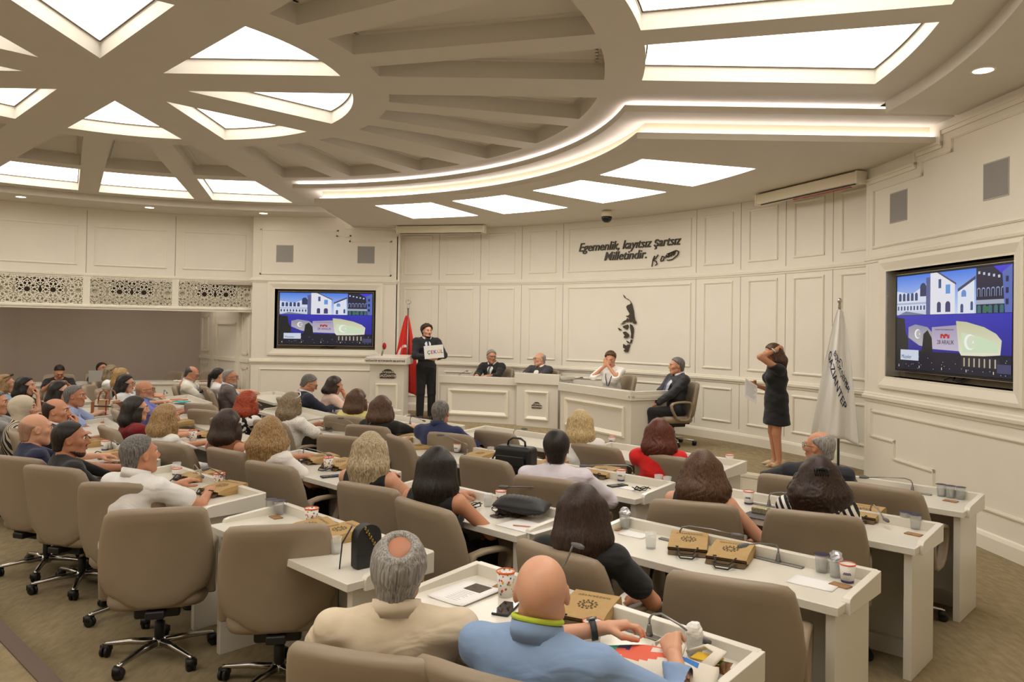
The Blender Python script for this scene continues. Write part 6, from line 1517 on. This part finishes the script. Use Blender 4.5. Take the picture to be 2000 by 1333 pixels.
for gi, m_ in ((4, FOILD), (5, FOIL), (6, PAPER), (2, FOIL), (8, FOILD), (9, FOILD), (10, FOILD), (11, FOILD), (12, FOILD), (0, FOILD), (1, FOILD)):
    g = [o for o in COL.objects if o.name.startswith('water_cup')][gi] if False else None
    (x, y), lb = GLASSES[gi]; b = MB(); random.seed(gi)
    if m_ is FOILD: b.lathe([(.0, .087), (.034, .086), (.037, .088), (.0, .0895)], 16)
    else:
        rows = [[((.012 + .022 * math.sin(PI * (i + .6) / 6)) * math.cos(a) * random.uniform(.7, 1.2), (.012 + .022 * math.sin(PI * (i + .6) / 6)) * math.sin(a) * random.uniform(.7, 1.2), .07 + i * .011) for a in [2 * PI * j / 9 for j in range(9)]] for i in range(6)]
        b.grid(rows, True, True)
    par = [o for o in bpy.data.objects if o.get('label') == lb][0]; b.build('foil_lid' if m_ is not PAPER else 'crumpled_tissue', m_, par)
# ---- phones, papers
for (x, y), r, c, lb in PHONES:
    t = thing('folder' if 'folder' in lb else 'phone', lb, 'folder' if 'folder' in lb else 'phone', (x, y, .7505), rad(r)); k = 1.5 if 'folder' in lb else 1
    MB().box(-.037 * k, .037 * k, -.077 * k, .077 * k, 0, .009).build('case', mat('phone_brown', (92, 70, 56), .4) if c == 'b' else BLACK, t, bevel=.006)
    MB().box(-.033 * k, .033 * k, -.072 * k, .072 * k, .0088, .0096).build('screen', mat('phone_glass', (16, 16, 20), .08), t)
    if not 'folder' in lb: MB().box(-.03, -.012, .045, .07, .0094, .0104).build('camera_bump', mat('phone_glass', (16, 16, 20), .08), t, bevel=.003)
for (x, y), r, (w_, h_), lb in PAPERS:
    t = thing('paper_sheet', lb, 'paper', (x, y, .7505), rad(r)); n = 6
    rows = [[(-w_ / 2 + w_ * j / n, -h_ / 2 + h_ * i / n, .002 + (.02 * max(0, -.25 + abs(j / n - .5)) ** 1 * (1 if 'leaflet' in lb else .25))) for j in range(n + 1)] for i in range(n + 1)]
    o = MB().grid(rows).build('sheet', PAPER, t, True); o.modifiers.new('s', 'SOLIDIFY').thickness = .0015
    if 'leaflet' in lb:
        MB().box(-.05, .05, .03, .12, .0026, .0042).build('printed_photo', mat('leaflet_photo', (60, 44, 30), .5, var=.8, scale=60), t)
        b = MB(); [b.box(-.05, .05 - (i % 3) * .015, .01 - i * .016, .013 - i * .016, .0026, .0036) for i in range(8)]; b.build('printed_lines', mat('ink_grey', (150, 148, 150), .8), t)
    if 'pencil' in lb: MB().tube([(-.06, -.05, .008), (.1, .03, .008)], .004, 6).build('pencil', mat('pink_pencil', (206, 140, 130), .5), t, True)
    if 'notepad' in lb: MB().box(-w_ / 2, w_ / 2, -h_ / 2, h_ / 2, 0, .004).build('pad', PAPER, t)
# wafers (brown paper sachets)
for i, (x, y, r, lb) in enumerate([(1.55, 3.62, -50, 'brown paper sachet on the right aisle desk'), (.62, 4.58, -40, 'brown paper sachet left of the two kraft bags'), (-.02, 3.52, -30, 'brown sachet under the printed leaflet'), (-1.42, 4.73, -50, 'brown sachet at left end of the black-bag desk'), (3.12, 5.48, -50, 'brown sachet at the right end of front row'), (2.38, 4.56, -50, 'brown sachet at right end of third row'), (.75, 2.70, -60, 'torn brown sachet at right end of nearest desk')]):
    t = thing('sachet', lb, 'sachet', (x, y, .7505), rad(r), group='brown paper sachets')
    MB().box(-.045, .045, -.028, .028, .0, .006).build('wrapper', mat('sachet_brown', (150, 112, 70), .7, var=.2, scale=90), t, bevel=.002)
    if 'torn' in lb: b = MB(); b.add([(-.04, -.03, .005), (.04, -.028, .005), (.05, .0, .045), (0, .01, .03), (-.045, 0, .042)], [(0, 1, 2, 3, 4)]); b.build('torn_flap', mat('sachet_brown', (150, 112, 70), .7), t)
# ---- gooseneck microphones
def mic(p, q, zh, lb, zb=.75, grp='gooseneck microphones'):
    p, q = Vector((*p, 0)), Vector((*q, 0)); d = q - p; L = max(d.length, .12); L = min(L, .42); a = math.atan2(d.y, d.x)
    t = thing('microphone', lb, 'microphone', (p.x, p.y, zb), a, group=grp); h = max(zh - zb, .05)
    o = MB().box(-.13, .13, -.018, .018, 0, .008).build('base_plate', STEEL, t, bevel=.004); o.rotation_euler = (0, 0, -A43 - a if zb == .75 else 0)
    MB().lathe([(.016, .006), (.012, .02), (.008, .045), (.006, .05)], 12).build('socket', STEEL, t, True)
    k = max(.09, h * .55)
    pts = [(0, 0, .04), (0, 0, .04 + (k - .04) * .6), (.012, 0, k), (.05, 0, k + .012), (L * .5, 0, (k + h) / 2 + .012), (L - .06, 0, h + .002)]
    MB().tube(pts, .0045, 8).build('gooseneck', STEEL, t, True)
    MB().tube([(L - .07, 0, h + .002), (L - .05, 0, h), (L - .02, 0, h), (L, 0, h - .002)], [.006, .011, .012, .008], 10).build('capsule', mat('mic_grey', (96, 96, 98), .5), t, True)
for (p, q, zh, lb) in MICS: mic(p, q, zh, lb)
for p, q, lb in (((-.95, 13.98), (-.8, 14.3), 'gooseneck microphone at the left end of the rostrum'), ((-.1, 13.62), (.1, 13.5), 'gooseneck microphone beside the rostrum middle block'), ((.95, 12.75), (1.2, 12.9), 'gooseneck microphone before the woman in white blouse')):
    mic(p, q, 1.12, lb, .97, 'rostrum microphones')
# ---- bags
t = thing('shoulder_bag', 'small upright black shoulder bag with gold chain on a desk', 'bag', (-.70, 3.80, .75), rad(-48))
out_ = [(-.06, 0), (.06, 0), (.065, .01), (.065, .15)] + [(.065 * math.cos(a), .15 + .06 * math.sin(a)) for a in [PI * i / 10 for i in range(1, 10)]] + [(-.065, .15), (-.065, .01)]
MB().grid([[(x, y, z) for y, z in out_] for x in (-.032, .032)], True, True).build('bag_body', BLEATHER, t, bevel=.01, seg=3)
MB().grid([[(x, y * 1.04, .1 + (z - .1) * 1.02) for y, z in out_ if z > .09] + [(x, -.064, .08), (x, .064, .08)][::1] for x in (.03, .038)], True, True).build('flap', BLEATHER, t, bevel=.003)
b = MB(); rows = []
b.tube([(-.03, -.06, .2), (-.05, -.1, .12), (-.05, -.115, -.02), (-.045, -.12, -.16), (-.04, -.11, -.3)], .014, 8, flat=(1, .25)); b.build('strap', BLEATHER, t, True)
b = MB()
for k in range(9): b.tube([(.046 + .006 * math.cos(a), -.03 + .01 * k + .004 * math.sin(a) * (k % 2), .2 - .016 * k + .008 * math.sin(a)) for a in [2 * PI * i / 8 for i in range(9)]], .0022, 5, caps=False)
b.build('chain', BRASS, t, True)
MB().tube([(.06, .1, .07), (.08, .14, .03), (.09, .12, .006), (.06, .09, .005), (.05, .06, .008)], .006, 6).build('strap_end', BLEATHER, t, True)
t = thing('clutch', 'ribbed black evening clutch lying on a desk', 'bag', (.08, 4.83, .80), rad(-18))
rows = []
for i in range(25):
    u = -1 + 2 * i / 24; hx = .17 * u; wd = .095 * (1 - .12 * u * u); hh = .045 * (1 - u ** 4 * .92) + .003
    rows.append([(hx, wd * math.cos(a), .03 + hh * (1 + .14 * (i % 2)) * math.sin(a)) for a in [2 * PI * j / 16 for j in range(16)]])
MB().grid(rows, True, True).build('pouch', BLEATHER, t, True); MB().box(-.165, .165, -.008, .008, .026, .036).build('frame_edge', BRASS, t)
t.rotation_euler = (0.12, .05, rad(-18))
t = thing('handbag', 'big black leather handbag with flap pocket on a desk end', 'bag', (.05, 6.22, .75), rad(-30))
MB().box(-.165, .165, -.075, .075, .0, .235).build('bag_body', BLEATHER, t, bevel=.035, seg=4)
MB().box(-.12, .12, -.105, -.07, .03, .15).build('front_pocket', BLEATHER, t, bevel=.015); MB().box(-.125, .125, -.115, -.1, .085, .165).build('pocket_flap', BLEATHER, t, bevel=.01)
MB().lathe([(.0, 0), (.012, 0), (.012, .006), (0, .006)], 12, Matrix.Translation((0, -.115, .1)) @ Matrix.Rotation(PI / 2, 4, 'X')).build('clasp', CHROME, t, True)
MB().tube([(-.08, 0, .22), (-.07, 0, .27), (-.03, 0, .295), (.04, 0, .295), (.08, 0, .27), (.085, 0, .22)], .012, 8, flat=(1, .6)).build('handle', BLEATHER, t, True)
MB().tube([(-.165, 0, .2), (-.19, -.05, .12), (-.175, -.08, .03), (-.12, -.1, .01)], .008, 6).build('strap', BLEATHER, t, True)
t = thing('tote_bag', 'beige checked tote bag with tan leather handles at far left', 'bag', (-5.0, 9.6, .75), rad(-10))
chk = bpy.data.materials.new('checked_canvas'); chk.use_nodes = True; nt = chk.node_tree; bs = nt.nodes['Principled BSDF']; bs.inputs['Roughness'].default_value = .8
tc = nt.nodes.new('ShaderNodeTexCoord'); prev = None
for i, (dirn, sc, th, col) in enumerate((('X', 1.6, .86, (222, 212, 196)), ('Z', 1.6, .86, (222, 212, 196)), ('X', 1.6, .97, (150, 50, 50)), ('Z', 2.4, .95, (70, 52, 44)))):
    wv = nt.nodes.new('ShaderNodeTexWave'); wv.bands_direction = dirn; wv.inputs['Scale'].default_value = sc; nt.links.new(tc.outputs['Object'], wv.inputs['Vector']); wv.inputs['Phase Offset'].default_value = i
    gt = nt.nodes.new('ShaderNodeMath'); gt.operation = 'GREATER_THAN'; gt.inputs[1].default_value = th; nt.links.new(wv.outputs[0], gt.inputs[0])
    mx = nt.nodes.new('ShaderNodeMix'); mx.data_type = 'RGBA'; nt.links.new(gt.outputs[0], mx.inputs[0]); mx.inputs[7].default_value = lin(col)
    if prev: nt.links.new(prev.outputs[2], mx.inputs[6])
    else: mx.inputs[6].default_value = lin((176, 148, 112))
    prev = mx
nt.links.new(prev.outputs[2], bs.inputs['Base Color'])
rows = [[(x * k, y * k, z) for x, y in [(-.14, -.07), (.14, -.07), (.165, 0), (.14, .07), (-.14, .07), (-.165, 0)]] for z, k in ((0, 1), (.05, 1.04), (.15, 1.0), (.2, .94), (.21, .9))]
MB().grid(rows, True, True).build('bag_body', chk, t, bevel=.012); TAN = mat('tan_leather', (150, 88, 52), .5)
for y in (-.06, .06): MB().tube([(-.08, y, .16), (-.075, y, .24), (-.05, y, .31), (0, y, .335), (.05, y, .31), (.075, y, .24), (.08, y, .16)], .012, 8, flat=(1, .6)).build('handle', TAN, t, True)
for s in (-1, 1): MB().box(s * .15 - .025, s * .15 + .025, -.075, .075, .02, .19).build('side_panel', TAN, t, bevel=.01)
# ---- canvas tote held by the bald man
t = thing('canvas_bag', 'white canvas bag printed in coral, teal and blue, held by the bald man', 'bag', (.50, 2.63, .76), rad(-22))
nx, ny = 26, 14; rows = []
random.seed(4)
for i in range(ny + 1):
    v_ = i / ny; r_ = []
    for j in range(nx + 1):
        u = j / nx; edge_ = (1 - abs(2 * u - 1) ** 4) * (1 - abs(2 * v_ - 1) ** 4); r_.append((-.2 + .4 * u, -.1 + .2 * v_ + .02 * math.sin(5 * u), .012 + .035 * edge_ + .008 * math.sin(9 * u + 4 * v_) * edge_))
    rows.append(r_)
me = MB().grid(rows).mesh('canvas_top'); CANV = mat('canvas', (226, 218, 204), .85, bump=.2, bscale=300)
for m_ in (CANV, mat('coral_print', (226, 104, 80), .8), mat('teal_print', (60, 160, 140), .8), mat('blue_print', (50, 120, 200), .8), mat('navy_print', (60, 56, 110), .8)): me.materials.append(m_)
for p in me.polygons:
    u, v_ = (p.center.x + .2) / .4, (p.center.y + .1) / .2
    k = 0
    if .16 < u < .62 and .3 + .5 * abs(u - .3) < v_ < .95: k = 1
    if u < .16 and v_ > .35: k = 2
    if .16 < u < .27 and v_ > .7: k = 4
    if .66 < u < .86 and .42 < v_ < .7: k = 3
    if .6 < u < .66 and .42 < v_ < .72: k = 4
    if .45 < u < .6 and .62 < v_ < .75: k = 0
    p.material_index = k; p.use_smooth = True
o = bpy.data.objects.new('printed_front', me); COL.objects.link(o); o.parent = t; o.modifiers.new('s', 'SOLIDIFY').thickness = -.02
b = MB(); b.tube([(.05, .1, .02), (.06, .16, .05), (.0, .2, .06), (-.04, .17, .03), (-.02, .12, .02)], .022, 8, flat=(1, .3)); b.tube([(.16, .08, .03), (.2, .14, .06), (.15, .2, .05), (.08, .19, .02)], .026, 8, flat=(1, .3)); b.build('bag_handle', CANV, t, True)
b = MB(); b.prism([(.1, .12), (.2, .1), (.21, .16), (.12, .18)], .03, .034); b.build('yellow_tag', mat('yellow_print', (216, 176, 40), .8), t)
b = MB(); b.prism([(.15, .115), (.205, .1), (.21, .13), (.16, .14)], .034, .036); b.build('green_tag', mat('green_print', (50, 110, 60), .8), t)
# ---- card and sheet in the hands of the two standing people
t = thing('card', 'white card with colourful lettering held by the standing man', 'card', (-1.37, 13.66, 1.485), rad(6)); t.rotation_euler = (0, rad(-6), rad(6))
MB().box(-.17, .17, -.003, .003, -.115, .115).build('board', PAPER, t)
x = -.12
for ch_, c in zip('ÇEKÜL', ((40, 130, 110), (200, 60, 110), (90, 70, 150), (230, 150, 40), (70, 150, 80))):
    tm = text_mesh(ch_, .085, .0005, offset=.0015, align='LEFT'); wd = max(v.co.x for v in tm.vertices); tm.transform(Matrix.Translation((x, -.0045, -.005)) @ F); obj('letter', tm, mat('card_%d' % c[0], c, .6), t); x += wd + .006
t = thing('paper_sheet', 'white typed sheet held by the standing woman in black', 'paper', (2.97, 9.58, 1.19)); t.rotation_euler = (rad(58), rad(28), rad(18))
MB().box(-.1, .1, -.145, .145, 0, .002).build('sheet', PAPER, t); b = MB(); [b.box(-.08, .08 - (i % 4) * .012, .11 - i * .02, .114 - i * .02, .002, .0026) for i in range(11)]; b.build('printed_lines', mat('ink_grey', (150, 148, 150), .8), t)
# ---- laptop, papers and microphone around the press desk
t = thing('laptop', 'open silver laptop on the press desk before the bearded man', 'laptop', (-7.75, 14.55, .77), rad(35))
MB().box(-.17, .17, 0, .24, 0, .015).build('keyboard_base', mat('laptop_silver', (150, 146, 142), .4, .5), t, bevel=.004); M = Matrix.Rotation(rad(-12), 4, 'X'); MB().box(-.17, .17, -.008, 0, .015, .24, M).build('lid', mat('laptop_silver', (150, 146, 142), .4, .5), t, bevel=.004)
for i in range(4):
    t = thing('paper_pile', ['crumpled papers on the press desk right end', 'flat papers at the right end of the press desk', 'red-edged leaflet on the press desk right end', 'grey folder on the press desk right end'][i], 'papers', (-6.5 + .22 * i, 15.2 + .07 * i, .7705), rad(20 * i))
    rows = [[(-.1 + .2 * u / 5, -.08 + .16 * v_ / 4, .004 + .03 * random.random() * (1 if i == 0 else .3)) for u in range(6)] for v_ in range(5)]
    MB().grid(rows).build('sheets', [PAPER, PAPER, mat('leaflet_red', (150, 70, 60), .7), mat('folder_grey', (120, 124, 132), .6)][i], t).modifiers.new('s', 'SOLIDIFY').thickness = .004
for x, y, c, lb in ((-.1, .02, (70, 176, 178), 'teal folder beside the man in violet shirt'), (-.4, .05, (196, 110, 60), 'orange leaflet beside the man in violet shirt'), (.25, -.02, (60, 60, 66), 'dark notebook beside the man in violet shirt')):
    t = thing('folder', lb, 'folder', on_desk('B6', x, y, .7505), rad(-30)); MB().box(-.11, .11, -.08, .08, 0, .012).build('cover', mat('folder_%d' % c[0], c, .6), t, bevel=.002)
t = thing('hand_microphone', 'black foam microphone lying by the ponytailed woman', 'microphone', (-4.95, 12.35, .78), rad(30)); MB().tube([(-.1, 0, 0), (.02, 0, .05)], .014, 8).build('handle', BLACK, t, True); MB().ell((.06, 0, .075), (.045, .04, .04), 12, 8).build('foam_cap', mat('black_foam', (26, 25, 26), .95), t, True)
# ---- eyeglass cases, lanyards, coiled cables
t = thing('purse', 'small glittering silver purse left of the curly-haired woman', 'purse', (1.63, 5.02, .752), rad(-40)); MB().box(-.055, .055, -.035, .035, 0, .045).build('case', mat('glitter', (190, 182, 150), .3, .6, var=.4, scale=140), t, bevel=.012)
t = thing('booklet', 'dark booklet under the glittering purse', 'book', (1.6, 4.95, .7505), rad(-42)); MB().box(-.1, .1, -.08, .08, 0, .004).build('cover', mat('booklet_dark', (86, 82, 84), .6, var=.4, scale=60), t)
for x, y, r, lb in ((.96, 5.66, 0, 'black lanyard coiled by the phone and card'), (-.23, 5.05, 40, 'black lanyard left of the clear cup'), (.42, 6.18, 20, 'black lanyard right of the big handbag'), (-.98, 5.62, 60, 'dark sunglasses strap beside the floral cup')):
    t = thing('lanyard', lb, 'lanyard', (x, y, .752), rad(r), group='lanyards on the desks'); random.seed(int(x * 100))
    pts = [(.07 * math.cos(a) * (1 - .04 * i) + .01 * math.sin(3 * a), .035 * math.sin(a) * 1.2, .006 + .012 * (1 + math.sin(2.3 * a))) for i, a in enumerate([2 * PI * k / 10 * 1.7 for k in range(11)])]
    MB().tube(pts, .006, 6, flat=(1, .5)).build('cord', CORD, t, True)
for x, y, z, lb in ((1.62, 3.78, .5, 'coiled black cable hanging under the right aisle desk end'), (.86, 4.35, .52, 'coiled black cable hanging under the two-bag desk, left end')):
    t = thing('cable_coil', lb, 'cable', (x, y, z), -A43); b = MB()
    for k in range(4): b.tube([((.055 + .008 * k) * math.cos(a), .01 * k - .02, (.1 + .01 * k) * math.sin(a)) for a in [2 * PI * i / 18 for i in range(19)]], .006, 6, caps=False)
    b.build('coil', BLACK, t, True)
t = thing('eyeglasses', 'folded dark eyeglasses beside the brown-backed phone', 'glasses', (-.06, 4.93, .754), rad(-30)); b = MB()
for s in (-1, 1): b.tube([(s * .032 + .026 * math.cos(a), 0, .018 + .016 * math.sin(a)) for a in [2 * PI * i / 14 for i in range(15)]], .003, 5, caps=False)
b.tube([(-.06, 0, .02), (-.06, .05, .012), (.04, .06, .006)], .003, 5); b.build('frame', GLASS_FR, t, True)
t = thing('strap', 'black bag strap hanging over the chair of the smooth brown bob', 'strap', (-1.42, 7.86, .6), rad(-22)); MB().tube([(0, 0, .345), (-.004, -.012, .33), (.0, -.0, .2), (.02, .04, -.02), (.04, .08, -.2)], .012, 8, flat=(1, .3)).build('band', BLEATHER, t, True)
